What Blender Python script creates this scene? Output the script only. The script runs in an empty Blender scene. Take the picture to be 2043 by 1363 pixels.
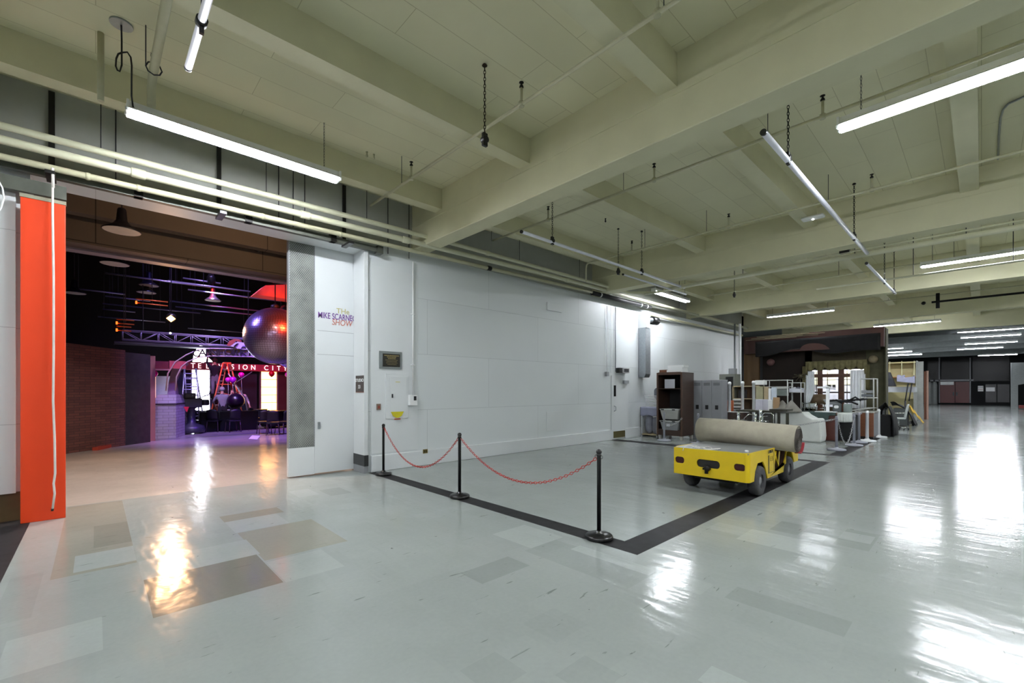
import bpy, bmesh, math, random
from mathutils import Vector, Matrix
random.seed(7)
PI = math.pi
SC = bpy.context.scene
COL = SC.collection

# ------------------------------------------------------------------ camera
# world: +X runs along the studio wall into the hall, +Y runs towards that wall
F, CX, HY, H = 882.0, 1021.5, 778.0, 1.67
TH = math.atan2(936.5, F)
S_, C_ = math.sin(TH), math.cos(TH)
cam = bpy.data.cameras.new('camera'); camo = bpy.data.objects.new('camera', cam); COL.objects.link(camo)
camo.location = (0, 0, H); camo.rotation_euler = (PI/2, 0, TH - PI/2)
cam.sensor_width = 36; cam.lens = F/2043*36; cam.shift_y = (HY-681.5)/2043
cam.clip_start = 0.05; cam.clip_end = 300
SC.camera = camo
# ------------------------------------------------------------------ world + exposure
w = bpy.data.worlds.new('world'); SC.world = w; w.use_nodes = True
w.node_tree.nodes['Background'].inputs[0].default_value = (0.5, 0.55, 0.6, 1)
w.node_tree.nodes['Background'].inputs[1].default_value = 0.0
SC.view_settings.view_transform = 'Standard'; SC.view_settings.look = 'None'
SC.view_settings.gamma = 1; SC.view_settings.use_curve_mapping = False
SC.view_settings.exposure = 1.5
TUBE = 92.0         # strength of the fluorescent tubes
try:
    SC.cycles.max_bounces = 8; SC.cycles.diffuse_bounces = 5; SC.cycles.glossy_bounces = 4
    SC.cycles.sample_clamp_indirect = 6.0; SC.cycles.caustics_reflective = False; SC.cycles.caustics_refractive = False
    SC.cycles.use_denoising = True
except Exception: pass

# ------------------------------------------------------------------ measuring: a pixel of the photograph -> a place in the hall
def _ray(px, py):
    r = (px-CX)/F
    return (r*S_+C_, -r*C_+S_, -(py-HY)/F)
def FL(px, py, z=0.0):
    a = _ray(px, py); k = (z-H)/a[2]; return (a[0]*k, a[1]*k)
def WY(px, py, Y):
    a = _ray(px, py); k = Y/a[1]; return (a[0]*k, H+a[2]*k)
def WX(px, py, X):
    a = _ray(px, py); k = X/a[0]; return (a[1]*k, H+a[2]*k)

# ------------------------------------------------------------------ materials
def lin(c):
    if isinstance(c, str):
        c = c.lstrip('#'); c = [int(c[i:i+2], 16)/255 for i in (0, 2, 4)]
    return tuple((x/12.92 if x <= 0.04045 else ((x+0.055)/1.055)**2.4) for x in c[:3])
MATS = {}
def P(name, col, rough=0.5, metal=0.0, var=0.08, scale=6.0, bump=0.0, bscale=40.0, coat=0.0, trans=0.0, alpha=1.0, sheen=0.0, stretch=None):
    """procedural surface: base colour with a soft noise of its own, optional bump"""
    if name in MATS: return MATS[name]
    m = bpy.data.materials.new(name); m.use_nodes = True; nt = m.node_tree; b = nt.nodes['Principled BSDF']
    c = lin(col)
    tc = nt.nodes.new('ShaderNodeTexCoord'); src = tc.outputs['Object']
    if stretch:
        mp = nt.nodes.new('ShaderNodeMapping'); mp.inputs['Scale'].default_value = stretch
        nt.links.new(src, mp.inputs[0]); src = mp.outputs[0]
    nz = nt.nodes.new('ShaderNodeTexNoise'); nz.inputs['Scale'].default_value = scale; nz.inputs['Detail'].default_value = 5
    nt.links.new(src, nz.inputs['Vector'])
    mx = nt.nodes.new('ShaderNodeMix'); mx.data_type = 'RGBA'
    mx.inputs[6].default_value = tuple(x*(1-var*2) for x in c)+(1,)
    mx.inputs[7].default_value = tuple(min(1, x*(1+var*2)) for x in c)+(1,)
    nt.links.new(nz.outputs[0], mx.inputs[0]); nt.links.new(mx.outputs[2], b.inputs['Base Color'])
    b.inputs['Roughness'].default_value = rough; b.inputs['Metallic'].default_value = metal
    if coat: b.inputs['Coat Weight'].default_value = coat; b.inputs['Coat Roughness'].default_value = 0.08
    if trans: b.inputs['Transmission Weight'].default_value = trans
    if alpha < 1: b.inputs['Alpha'].default_value = alpha
    if sheen: b.inputs['Sheen Weight'].default_value = sheen
    if bump:
        n2 = nt.nodes.new('ShaderNodeTexNoise'); n2.inputs['Scale'].default_value = bscale; n2.inputs['Detail'].default_value = 4
        nt.links.new(src, n2.inputs['Vector'])
        bp = nt.nodes.new('ShaderNodeBump'); bp.inputs['Strength'].default_value = bump; bp.inputs['Distance'].default_value = 0.02
        nt.links.new(n2.outputs[0], bp.inputs['Height']); nt.links.new(bp.outputs[0], b.inputs['Normal'])
    MATS[name] = m; return m
def EM(name, col, s):
    if name in MATS: return MATS[name]
    m = bpy.data.materials.new(name); m.use_nodes = True; nt = m.node_tree; b = nt.nodes['Principled BSDF']
    b.inputs['Base Color'].default_value = lin(col)+(1,); b.inputs['Emission Color'].default_value = lin(col)+(1,)
    b.inputs['Emission Strength'].default_value = s
    MATS[name] = m; return m
def brickmat(name, c1, c2, mortar, bw, bh, ms, rough=0.7, axes='XZ', bump=0.3, offset=0.5, var=0.12, nscale=3.0):
    """courses of boards, blocks or bricks laid on the plane given by axes"""
    m = bpy.data.materials.new(name); m.use_nodes = True; nt = m.node_tree; b = nt.nodes['Principled BSDF']
    tc = nt.nodes.new('ShaderNodeTexCoord'); sp = nt.nodes.new('ShaderNodeSeparateXYZ'); cb = nt.nodes.new('ShaderNodeCombineXYZ')
    nt.links.new(tc.outputs['Object'], sp.inputs[0])
    nt.links.new(sp.outputs['XYZ'.index(axes[0])], cb.inputs[0]); nt.links.new(sp.outputs['XYZ'.index(axes[1])], cb.inputs[1])
    br = nt.nodes.new('ShaderNodeTexBrick'); nt.links.new(cb.outputs[0], br.inputs['Vector'])
    br.inputs['Scale'].default_value = 1; br.inputs['Brick Width'].default_value = bw; br.inputs['Row Height'].default_value = bh
    br.inputs['Mortar Size'].default_value = ms; br.inputs['Mortar Smooth'].default_value = 0.3; br.offset = offset
    br.inputs['Color1'].default_value = lin(c1)+(1,); br.inputs['Color2'].default_value = lin(c2)+(1,); br.inputs['Mortar'].default_value = lin(mortar)+(1,)
    nz = nt.nodes.new('ShaderNodeTexNoise'); nz.inputs['Scale'].default_value = nscale; nz.inputs['Detail'].default_value = 6
    nt.links.new(tc.outputs['Object'], nz.inputs['Vector'])
    mr = nt.nodes.new('ShaderNodeMapRange'); mr.inputs[3].default_value = 1-var; mr.inputs[4].default_value = 1+var
    nt.links.new(nz.outputs[0], mr.inputs[0])
    mx = nt.nodes.new('ShaderNodeVectorMath'); mx.operation = 'SCALE'
    nt.links.new(br.outputs[0], mx.inputs[0]); nt.links.new(mr.outputs[0], mx.inputs['Scale'])
    nt.links.new(mx.outputs[0], b.inputs['Base Color']); b.inputs['Roughness'].default_value = rough
    bp = nt.nodes.new('ShaderNodeBump'); bp.inputs['Strength'].default_value = bump; bp.inputs['Distance'].default_value = 0.01
    iv = nt.nodes.new('ShaderNodeMath'); iv.operation = 'SUBTRACT'; iv.inputs[0].default_value = 1
    nt.links.new(br.outputs['Fac'], iv.inputs[1]); nt.links.new(iv.outputs[0], bp.inputs['Height']); nt.links.new(bp.outputs[0], b.inputs['Normal'])
    MATS[name] = m; return m

# ------------------------------------------------------------------ mesh builder
class M:
    def __init__(s): s.v = []; s.f = []; s.m = []; s.sm = []
    def add(s, vs, fs, mi=0, smooth=False):
        o = len(s.v); s.v += [tuple(v) for v in vs]
        for f in fs: s.f.append([i+o for i in f]); s.m.append(mi); s.sm.append(smooth)
        return s
    def box(s, x0, x1, y0, y1, z0, z1, mi=0, mat=None):
        vs = [(x, y, z) for z in (z0, z1) for y in (y0, y1) for x in (x0, x1)]
        if mat is not None: vs = [mat @ Vector(v) for v in vs]
        return s.add(vs, [(0, 2, 3, 1), (4, 5, 7, 6), (0, 1, 5, 4), (2, 6, 7, 3), (0, 4, 6, 2), (1, 3, 7, 5)], mi)
    def quad(s, a, b, c, d, mi=0): return s.add([a, b, c, d], [(0, 1, 2, 3)], mi)
    def prism(s, poly, axis, a0, a1, mi=0):
        """poly in the two other axes (in order), pushed along axis from a0 to a1"""
        def pt(p, a):
            if axis == 'X': return (a, p[0], p[1])
            if axis == 'Y': return (p[0], a, p[1])
            return (p[0], p[1], a)
        n = len(poly); vs = [pt(p, a0) for p in poly]+[pt(p, a1) for p in poly]
        fs = [tuple(range(n))[::-1], tuple(range(n, 2*n))]+[(i, (i+1) % n, (i+1) % n+n, i+n) for i in range(n)]
        return s.add(vs, fs, mi)
    def tube(s, pts, r, n=8, mi=0, caps=True, closed=False, smooth=True):
        pts = [Vector(p) for p in pts]; N = len(pts); rs = r if isinstance(r, (list, tuple)) else [r]*N
        rings = []; prev = None
        for i, p in enumerate(pts):
            if closed: d = pts[(i+1) % N]-pts[i-1]
            elif i == 0: d = pts[1]-p
            elif i == N-1: d = p-pts[i-1]
            else: d = (pts[i+1]-p).normalized()+(p-pts[i-1]).normalized()
            d.normalize()
            if prev is None:
                a = d.cross(Vector((0, 0, 1)))
                if a.length < 1e-3: a = d.cross(Vector((1, 0, 0)))
            else:
                a = prev-d*prev.dot(d)
                if a.length < 1e-4: a = d.orthogonal()
            a.normalize(); b = d.cross(a); prev = a
            rings.append([p+(a*math.cos(2*PI*k/n)+b*math.sin(2*PI*k/n))*rs[i] for k in range(n)])
        vs = [v for q in rings for v in q]; fs = []
        for i in range(N if closed else N-1):
            j = (i+1) % N
            for k in range(n): fs.append((i*n+k, j*n+k, j*n+(k+1) % n, i*n+(k+1) % n))
        s.add(vs, fs, mi, smooth)
        if caps and not closed:
            o = len(s.v)-len(vs)
            s.f.append([o+k for k in range(n)]); s.m.append(mi); s.sm.append(False)
            s.f.append([o+(N-1)*n+k for k in range(n)][::-1]); s.m.append(mi); s.sm.append(False)
        return s
    def cyl(s, p0, p1, r, n=16, mi=0, r1=None): return s.tube([p0, p1], [r, r if r1 is None else r1], n, mi)
    def lathe(s, prof, c=(0, 0, 0), n=24, mi=0, smooth=True, sx=1, sy=1, caps=True):
        """prof: (radius, z) from bottom to top"""
        vs = [(c[0]+r*sx*math.cos(2*PI*k/n), c[1]+r*sy*math.sin(2*PI*k/n), c[2]+z) for r, z in prof for k in range(n)]
        fs = [(i*n+k, i*n+(k+1) % n, (i+1)*n+(k+1) % n, (i+1)*n+k) for i in range(len(prof)-1) for k in range(n)]
        s.add(vs, fs, mi, smooth)
        o = len(s.v)-len(vs)
        if not caps: return s
        if prof[0][0] > 1e-4: s.f.append([o+k for k in range(n)][::-1]); s.m.append(mi); s.sm.append(False)
        if prof[-1][0] > 1e-4: s.f.append([o+(len(prof)-1)*n+k for k in range(n)]); s.m.append(mi); s.sm.append(False)
        return s
    def ball(s, c, r, n=16, k=10, mi=0, sx=1, sy=1, smooth=True):
        return s.lathe([(r*math.sin(PI*i/k), -r*math.cos(PI*i/k)) for i in range(k+1)], c, n, mi, smooth, sx, sy)
    def link(s, c, d, L, W, r, roll, mi=0):
        """one oval chain link, long axis d"""
        d = Vector(d).normalized(); a = d.cross(Vector((0.3, 0.2, 1))).normalized(); b = d.cross(a)
        side = a*math.cos(roll)+b*math.sin(roll); pts = []
        for k in range(10):
            t = 2*PI*k/10; pts.append(Vector(c)+d*(L/2*math.cos(t))+side*(W/2*math.sin(t)))
        return s.tube(pts, r, 5, mi, closed=True)
    def grid(s, fn, nu, nv, mi=0, smooth=True):
        vs = [fn(i/nu, j/nv) for j in range(nv+1) for i in range(nu+1)]
        fs = [(j*(nu+1)+i, j*(nu+1)+i+1, (j+1)*(nu+1)+i+1, (j+1)*(nu+1)+i) for j in range(nv) for i in range(nu)]
        return s.add(vs, fs, mi, smooth)
    def build(s, name, mats, parent=None, bevel=0.0, seg=2, local=False, weld=False):
        if not isinstance(mats, (list, tuple)): mats = [mats]
        off = Vector((0, 0, 0))
        if parent is not None and not local:
            p = parent
            while p is not None: off = off+p.location; p = p.parent
        me = bpy.data.meshes.new(name)
        me.from_pydata([tuple(Vector(v)-off) for v in s.v], [], s.f)
        for m in mats: me.materials.append(m)
        me.polygons.foreach_set('material_index', s.m); me.polygons.foreach_set('use_smooth', s.sm)
        bm = bmesh.new(); bm.from_mesh(me)
        if weld: bmesh.ops.remove_doubles(bm, verts=bm.verts, dist=1e-4)
        bmesh.ops.recalc_face_normals(bm, faces=bm.faces); bm.to_mesh(me); bm.free()
        me.update()
        o = bpy.data.objects.new(name, me); COL.objects.link(o)
        if parent is not None: o.parent = parent
        if bevel:
            b = o.modifiers.new('edge', 'BEVEL'); b.width = bevel; b.segments = seg; b.limit_method = 'ANGLE'; b.angle_limit = 0.6
            b.harden_normals = False
        return o
def tag(o, label, cat, group=None):
    o['label'] = label; o['category'] = cat
    if group: o['group'] = group
    return o
def T(name, label, cat, loc=(0, 0, 0), rz=0.0, group=None):
    o = bpy.data.objects.new(name, None); COL.objects.link(o); o.empty_display_size = 0.1
    o.location = loc; o.rotation_euler = (0, 0, rz)
    return tag(o, label, cat, group)
def struct(o): o['kind'] = 'structure'; return o
def dup(root, loc, rz=None, label=None, group=None):
    def cp(o, par):
        c = o.copy(); COL.objects.link(c)
        if par is not None: c.parent = par
        for ch in KIDS.get(o.name, []): cp(ch, c)
        return c
    KIDS = {}
    for o in bpy.data.objects:
        if o.parent: KIDS.setdefault(o.parent.name, []).append(o)
    r = cp(root, None); r.location = loc
    if rz is not None: r.rotation_euler = (0, 0, rz)
    if label: r['label'] = label
    if group: r['group'] = group
    return r
def text(s, size, mat, parent, loc, rot, name='lettering', ext=0.002, align='CENTER', shear=0.0, bold=0.0, sx=1.0):
    cu = bpy.data.curves.new('t', 'FONT'); cu.body = s; cu.size = size; cu.extrude = ext; cu.align_x = align; cu.align_y = 'CENTER'
    cu.shear = shear; cu.offset = bold
    o = bpy.data.objects.new('t', cu); COL.objects.link(o)
    dg = bpy.context.evaluated_depsgraph_get(); me = bpy.data.meshes.new_from_object(o.evaluated_get(dg))
    bpy.data.objects.remove(o)
    me.name = name; me.materials.clear(); me.materials.append(mat)
    q = bpy.data.objects.new(name, me); COL.objects.link(q)
    off = Vector((0, 0, 0)); p = parent
    while p is not None: off = off+p.location; p = p.parent
    q.location = Vector(loc)-off; q.rotation_euler = rot; q.scale = (sx, 1, 1)
    if parent is not None: q.parent = parent
    return q
RX = (PI/2, 0, 0)            # lettering on a face that looks towards -Y
RNX = (PI/2, 0, -PI/2)       # lettering on a face that looks towards -X

# ------------------------------------------------------------------ common materials
WHITE = P('white wall paint', '#d3d7d8', 0.45, var=0.02, scale=1.5, bump=0.03, bscale=25)
CREAM = P('cream pipe paint', '#c9c9ae', 0.35, var=0.05, scale=5, bump=0.05)
CREAMD = P('dull cream pipe paint', '#b4b294', 0.45, var=0.08, scale=6)
BEAMM = P('cream painted concrete', '#cfccac', 0.75, var=0.05, scale=2.2, bump=0.10, bscale=14)
BLACK = P('black plastic', '#121212', 0.35, var=0.2)
BLKM = P('black iron', '#1a1917', 0.5, 0.6, var=0.25, scale=20)
DARK = P('dark steel', '#35353a', 0.45, 0.5)
GALV = P('galvanised steel', '#9aa0a4', 0.35, 0.8, var=0.1, scale=14)
CHROME = P('chrome', '#d8dadc', 0.12, 1.0, var=0.02)
WPL = P('white plastic pipe', '#f2f4f6', 0.4, var=0.03)
GPL = P('grey plastic post', '#9a9ca6', 0.45, var=0.05)
ENAM = P('white enamel', '#e6e8e8', 0.3, var=0.01)
WOODD = P('dark brown wood', '#38261d', 0.4, var=0.25, scale=3, stretch=(1, 1, 12))
WOODM = P('red brown wood', '#6b4028', 0.4, var=0.2, scale=3, stretch=(1, 1, 10))
WOODL = P('pale wood', '#a89878', 0.55, var=0.12, scale=4, stretch=(1, 1, 9))
CARD = P('cardboard', '#a08462', 0.8, var=0.08)
GREY = P('grey paint', '#8a8d90', 0.45, var=0.05)
PAPER = P('paper', '#dfe0ea', 0.8, var=0.02)
RUB = P('tyre rubber', '#3a3a3c', 0.85, var=0.2, scale=25, bump=0.2)

# ================================================================== FLOOR
def quadrect(q):
    ps = [FL(*p) for p in q]; xs = sorted(p[0] for p in ps); ys = sorted(p[1] for p in ps)
    return ((xs[0]+xs[1])/2, (xs[2]+xs[3])/2, (ys[0]+ys[1])/2, (ys[2]+ys[3])/2)
BASE = 0.0
patches = [   # four corners in the photograph, tone against the common tile
 ([(285,1158),(509,1107),(569,1162),(307,1232)], -.34, 1), ([(532,1121),(641,1097),(689,1130),(569,1162)], .10, 0),
 ([(472,1064),(622,1036),(690,1078),(532,1121)], -.10, 1), ([(446,1042),(553,1025),(576,1044),(472,1063)], .08, 0),
 ([(438,1031),(566,1010),(553,1025),(446,1042)], -.15, 1), ([(134,1012),(243,999),(275,1120),(100,1160)], -.10, 1),
 ([(187,1051),(254,1040),(264,1086),(187,1088)], -.22, 1), ([(190,1103),(264,1089),(275,1120),(100,1150)], .09, 0),
 ([(0,1282),(204,1231),(205,1296),(0,1358)], .13, 0), ([(275,1120),(500,1075),(509,1107),(285,1158)], .07, 0),
 ([(983,1066),(1046,1047),(1124,1072),(1059,1094)], .14, 0), ([(920,1144),(1011,1110),(1057,1128),(962,1166)], -.13, 0),
 ([(1059,1094),(1124,1072),(1293,1150),(1240,1185)], -.08, 0), ([(1142,1093),(1170,1085),(1300,1143),(1290,1152)], .12, 0),
 ([(1469,1075),(1496,1058),(1622,1078),(1595,1105)], .17, 0), ([(1582,1029),(1609,1014),(1658,1022),(1633,1047)], .12, 0),
 ([(1584,1120),(1598,1106),(1667,1125),(1655,1141)], .11, 0), ([(1533,1056),(1562,1040),(1609,1049),(1596,1069)], -.14, 0),
 ([(1664,1087),(1687,1055),(1756,1067),(1735,1100)], -.10, 0), ([(1672,1074),(1684,1060),(1745,1072),(1738,1086)], .07, 0),
 ([(1444,1196),(1465,1173),(1700,1236),(1690,1268)], -.09, 0), ([(1388,1363),(1418,1329),(1500,1363),(1480,1392)], .13, 0),
 ([(1918,1058),(1925,1052),(2043,1068),(2043,1080)], -.12, 0), ([(1415,1048),(1440,1042),(1496,1058),(1469,1075)], .08, 0),
 ([(565,985),(600,975),(650,985),(610,990)], .10, 0), ([(640,978),(680,972),(700,984),(655,990)], -.12, 0),
 ([(1596,1069),(1609,1060),(1650,1070),(1640,1085)], .09, 0), ([(1040,1240),(1110,1215),(1180,1250),(1100,1280)], -.03, 0),
 ([(1350,1165),(1385,1150),(1420,1170),(1390,1192)], .06, 0), ([(0,1160),(90,1140),(60,1230),(0,1250)], -.05, 0),
 ([(905,1340),(985,1306),(1060,1340),(985,1380)], -.06, 0), ([(1100,1345),(1170,1312),(1250,1350),(1180,1390)], -.06, 0)]
rects = [(quadrect(q), t, h) for q, t, h in patches]
TX0, TX1 = 3.985, 4.25        # dark line across the bay mouth
strips = [(TX0, TX1, 2.385, 8.44), (TX1, 12.35, 2.385, 2.70), (12.1, 12.35, 2.7, 3.3), (12.40, 12.85, 3.3, 8.44),
          (13.6, 21.5, 2.38, 2.70), (13.6, 13.8, 2.7, 3.6), (21.5, 33.0, 2.36, 2.62), (-1.25, -0.60, 4.0, 8.5)]
def build_floor():
    X0, X1, Y0, Y1 = -12, 80, -16, 34
    xs = {X0, X1}; ys = {Y0, Y1, 8.95}
    for r, t, h in rects: xs |= {r[0], r[1]}; ys |= {r[2], r[3]}
    for r in strips: xs |= {r[0], r[1]}; ys |= {r[2], r[3]}
    def thin(v):
        v = sorted(v); o = [v[0]]
        for a in v[1:]:
            if a-o[-1] > 0.004: o.append(a)
        return o
    xs, ys = thin(xs), thin(ys); nx, ny = len(xs), len(ys)
    vs = [(x, y, 0) for y in ys for x in xs]; fs = []; mi = []; cl = []
    for j in range(ny-1):
        for i in range(nx-1):
            cx_, cy_ = (xs[i]+xs[i+1])/2, (ys[j]+ys[j+1])/2
            fs.append((j*nx+i, j*nx+i+1, (j+1)*nx+i+1, (j+1)*nx+i))
            m = 0
            for r in strips:
                if r[0] < cx_ < r[1] and r[2] < cy_ < r[3]: m = 1
            if cy_ > 8.95: m = 2
            t = 0.0; h = 0
            for r, tt, hh in rects:
                if r[0] < cx_ < r[1] and r[2] < cy_ < r[3]: t, h = tt, hh
            mi.append(m); cl.append((0.5+t, float(h), 0, 1))
    me = bpy.data.meshes.new('floor'); me.from_pydata(vs, [], fs)
    at = me.color_attributes.new('tile_tone', 'FLOAT_COLOR', 'CORNER')
    k = 0
    for p in me.polygons:
        for _ in p.loop_indices: at.data[k].color = cl[p.index]; k += 1
    for fi in (FLM, STRIPM, STUDF): me.materials.append(fi)
    me.polygons.foreach_set('material_index', mi); me.update()
    o = bpy.data.objects.new('floor', me); COL.objects.link(o); struct(o)
def floor_mat(name, base, attr=True, rough=0.2):
    m = bpy.data.materials.new(name); m.use_nodes = True; nt = m.node_tree; L = nt.links.new; b = nt.nodes['Principled BSDF']
    tc = nt.nodes.new('ShaderNodeTexCoord')
    def noise(sc, det=5, vec=None, dist=0.0):
        n = nt.nodes.new('ShaderNodeTexNoise'); n.inputs['Scale'].default_value = sc; n.inputs['Detail'].default_value = det; n.inputs['Distortion'].default_value = dist
        L(vec or tc.outputs['Object'], n.inputs['Vector']); return n.outputs[0]
    def math_(op, a, b_):
        n = nt.nodes.new('ShaderNodeMath'); n.operation = op
        for i, q in enumerate((a, b_)):
            if isinstance(q, (int, float)): n.inputs[i].default_value = q
            else: L(q, n.inputs[i])
        return n.outputs[0]
    def rng(v, a, b_, c, d):
        n = nt.nodes.new('ShaderNodeMapRange'); L(v, n.inputs[0])
        for i, q in enumerate((a, b_, c, d)): n.inputs[i+1].default_value = q
        return n.outputs[0]
    # per-tile tone, 30.5 cm vinyl tiles
    mp = nt.nodes.new('ShaderNodeVectorMath'); mp.operation = 'SCALE'; mp.inputs['Scale'].default_value = 1/0.3048; L(tc.outputs['Object'], mp.inputs[0])
    fl = nt.nodes.new('ShaderNodeVectorMath'); fl.operation = 'FLOOR'; L(mp.outputs[0], fl.inputs[0])
    wn = nt.nodes.new('ShaderNodeTexWhiteNoise'); L(fl.outputs[0], wn.inputs[0])
    tile = rng(wn.outputs[0], 0, 1, 0.985, 1.015)
    tone = math_('MULTIPLY', tile, rng(noise(0.55, 3), 0.3, 0.7, 0.93, 1.06))
    tone = math_('MULTIPLY', tone, rng(noise(30, 6), 0.3, 0.7, 0.975, 1.02))
    # scuffs: thin marks of their own
    ms = nt.nodes.new('ShaderNodeMapping'); ms.inputs['Scale'].default_value = (1.2, 9, 1); ms.inputs['Rotation'].default_value = (0, 0, 0.9); L(tc.outputs['Object'], ms.inputs[0])
    sc1 = rng(noise(3.0, 8, ms.outputs[0], 0.6), 0.69, 0.715, 1.0, 0.6)
    spots = rng(noise(9, 3), 0.745, 0.76, 1.0, 0.4)
    tone = math_('MULTIPLY', tone, sc1); tone = math_('MULTIPLY', tone, spots)
    col = nt.nodes.new('ShaderNodeVectorMath'); col.operation = 'SCALE'
    if attr:
        at = nt.nodes.new('ShaderNodeVertexColor'); at.layer_name = 'tile_tone'; sp = nt.nodes.new('ShaderNodeSeparateColor'); L(at.outputs[0], sp.inputs[0])
        tone = math_('MULTIPLY', tone, math_('ADD', math_('MULTIPLY', math_('SUBTRACT', sp.outputs[0], 0.5), 1.15), 1.0))
        mx = nt.nodes.new('ShaderNodeMix'); mx.data_type = 'RGBA'; mx.inputs[6].default_value = lin(base)+(1,); mx.inputs[7].default_value = lin('#96958a')+(1,)
        L(sp.outputs[1], mx.inputs[0]); L(mx.outputs[2], col.inputs[0])
    else: col.inputs[0].default_value = lin(base)
    L(tone, col.inputs['Scale']); L(col.outputs[0], b.inputs['Base Color'])
    L(rng(noise(1.3, 6), 0.3, 0.7, rough*0.8, rough*1.25), b.inputs['Roughness'])
    b.inputs['Specular IOR Level'].default_value = 0.24
    bp = nt.nodes.new('ShaderNodeBump'); bp.inputs['Strength'].default_value = 0.30; bp.inputs['Distance'].default_value = 0.02
    mw = nt.nodes.new('ShaderNodeMapping'); mw.inputs['Rotation'].default_value = (0, 0, -0.78); mw.inputs['Scale'].default_value = (4.5, 1.2, 1); L(tc.outputs['Object'], mw.inputs[0])
    L(math_('ADD', math_('MULTIPLY', noise(6, 3), 0.35), noise(1.0, 2, mw.outputs[0], 0.4)), bp.inputs['Height']); L(bp.outputs[0], b.inputs['Normal'])
    MATS[name] = m; return m
FLM = floor_mat('waxed grey vinyl tile', '#939996', True, 0.15)
STUDF = floor_mat('waxed studio floor', '#a8a39c', False, 0.19)
STRIPM = P('black vinyl strip', '#222223', 0.42, var=0.35, scale=7, stretch=(1, 1, 1))
STRIPM.node_tree.nodes['Principled BSDF'].inputs['Specular IOR Level'].default_value = 0.12; STRIPM.node_tree.nodes['Principled BSDF'].inputs['Roughness'].default_value = 0.55
build_floor()

# ================================================================== WALLS
PANEL = brickmat('painted wall panels', '#d2d7d8', '#ced3d4', '#a9aeb0', 3.6, 1.23, 0.004, 0.42, 'XZ', 0.25, 0.5, 0.03, 1.2)
def sbox(name, *a, mat=WHITE, bevel=0.0):
    m = M(); m.box(*a); return struct(m.build(name, mat, bevel=bevel))
YW = 8.5
GX = [-1.55, 5.01, 11.5, 18.05, 24.6, 31.1]        # near faces of the ceiling girders
ZG, ZB, ZS = 4.71, 5.26, 5.66                     # girder, joist and slab undersides
sbox('wall_left', 3.96, 24.3, YW, YW+0.44, 0, 5.72, mat=PANEL)
sbox('wall_left_header', -0.62, 3.96, YW, YW+0.44, 4.48, 5.72, mat=PANEL)
sbox('wall_left_near', -12, -0.62, YW, YW+0.44, 0, 5.72, mat=PANEL)
sbox('wall_left_upper', -12, 24.3, YW-0.012, YW-0.002, 4.66, 5.66, mat=P('grey upper wall paint', '#a9aba4', 0.7, var=0.04))
sbox('wall_studio_pier', 3.93, 5.2, YW+0.6, YW+1.0, 0, 5.72)
sbox('wall_right', -12, 80, -16.2, -16, 0, 5.72, mat=PANEL)
sbox('wall_back', -12.2, -12, -16, 9, 0, 5.72, mat=PANEL)
# jamb lining of the studio opening, corner bead and baseboards
sbox('trim_1', 3.90, 3.985, YW-0.06, YW+0.44, 0.30, 4.48, mat=WHITE, bevel=0.006)
sbox('trim_2', 3.90, 3.985, YW-0.055, YW+0.44, 0.0, 0.14, mat=GREY)
sbox('trim_3', 3.897, 3.988, YW-0.065, YW+0.44, 0.14, 0.36, mat=P('black kick plate', '#2e2f30', 0.35))
sbox('baseboard_left', 4.06, 12.55, YW-0.055, YW, 0, 0.33, mat=WHITE, bevel=0.012)
sbox('baseboard_left.001', 13.35, 24.0, YW-0.055, YW, 0, 0.33, mat=WHITE, bevel=0.012)
sbox('baseboard_near', -12, -0.66, YW-0.03, YW, 0, 0.36, mat=P('brown kick board', '#5b4a2e', 0.4, var=0.15))
# small access panel seams on the wall
def wall_panel(px0, py0, px1, py1, name, th=0.012):
    a = WY(px0, py0, YW); b = WY(px1, py1, YW); m = M(); x0, x1 = a[0], b[0]; z1, z0 = a[1], b[1]
    m.box(x0, x1, YW-th, YW-0.001, z0, z1); return struct(m.build(name, WHITE, bevel=0.004))
wall_panel(1090, 603, 1119, 624, 'trim_6', 0.05)
wall_panel(1090, 822, 1119, 858, 'trim_7', 0.02)
sbox('trim_8', 4.07, 5.15, YW-0.008, YW-0.001, 0.36, 4.2, mat=WHITE, bevel=0.003)

# ================================================================== CEILING
SLAB = brickmat('board-marked ceiling slab', '#d7d4b4', '#d2cfaf', '#b4b08e', 2.44, 0.45, 0.0045, 0.8, 'XY', 0.2, 0.37, 0.06, 1.5)
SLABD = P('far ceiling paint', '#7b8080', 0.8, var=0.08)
sbox('ceiling', -12, 31.3, -16, YW+0.38, ZS, ZS+0.12, mat=SLAB)
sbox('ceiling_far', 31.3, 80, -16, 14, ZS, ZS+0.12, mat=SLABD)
n = 10
for gx in GX:
    m = M(); m.prism([(gx, ZS), (gx, ZG+0.01), (gx+0.012, ZG), (gx+0.37, ZG), (gx+0.38, ZG+0.01), (gx+0.38, ZS)], 'Y', -16, YW+0.01)
    m.box(gx-0.012, gx, -16, YW, ZB-0.085, ZB-0.07)
    struct(m.build('trim_%d' % n, BEAMM)); n += 1
bays = [(-12, GX[0])]+[(GX[i]+0.38, GX[i+1]) for i in range(5)]
for bi, (a, b) in enumerate(bays):
    for y in [-14.61+2.44*k for k in range(10)]:
        m = M(); m.box(a, b, y, y+0.24, ZB, ZS); struct(m.build('trim_%d' % n, BEAMM)); n += 1
m = M(); m.box(31.5, 80, -16, 14, ZS-0.4, ZS-0.38)
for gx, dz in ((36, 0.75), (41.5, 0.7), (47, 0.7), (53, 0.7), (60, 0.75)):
    k = M(); k.box(gx, gx+0.4, -16, 14, ZS-dz, ZS); struct(k.build('trim_%d' % n, SLABD if gx != 36 else P('dark girder', '#3c4142', 0.7))); n += 1
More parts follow.
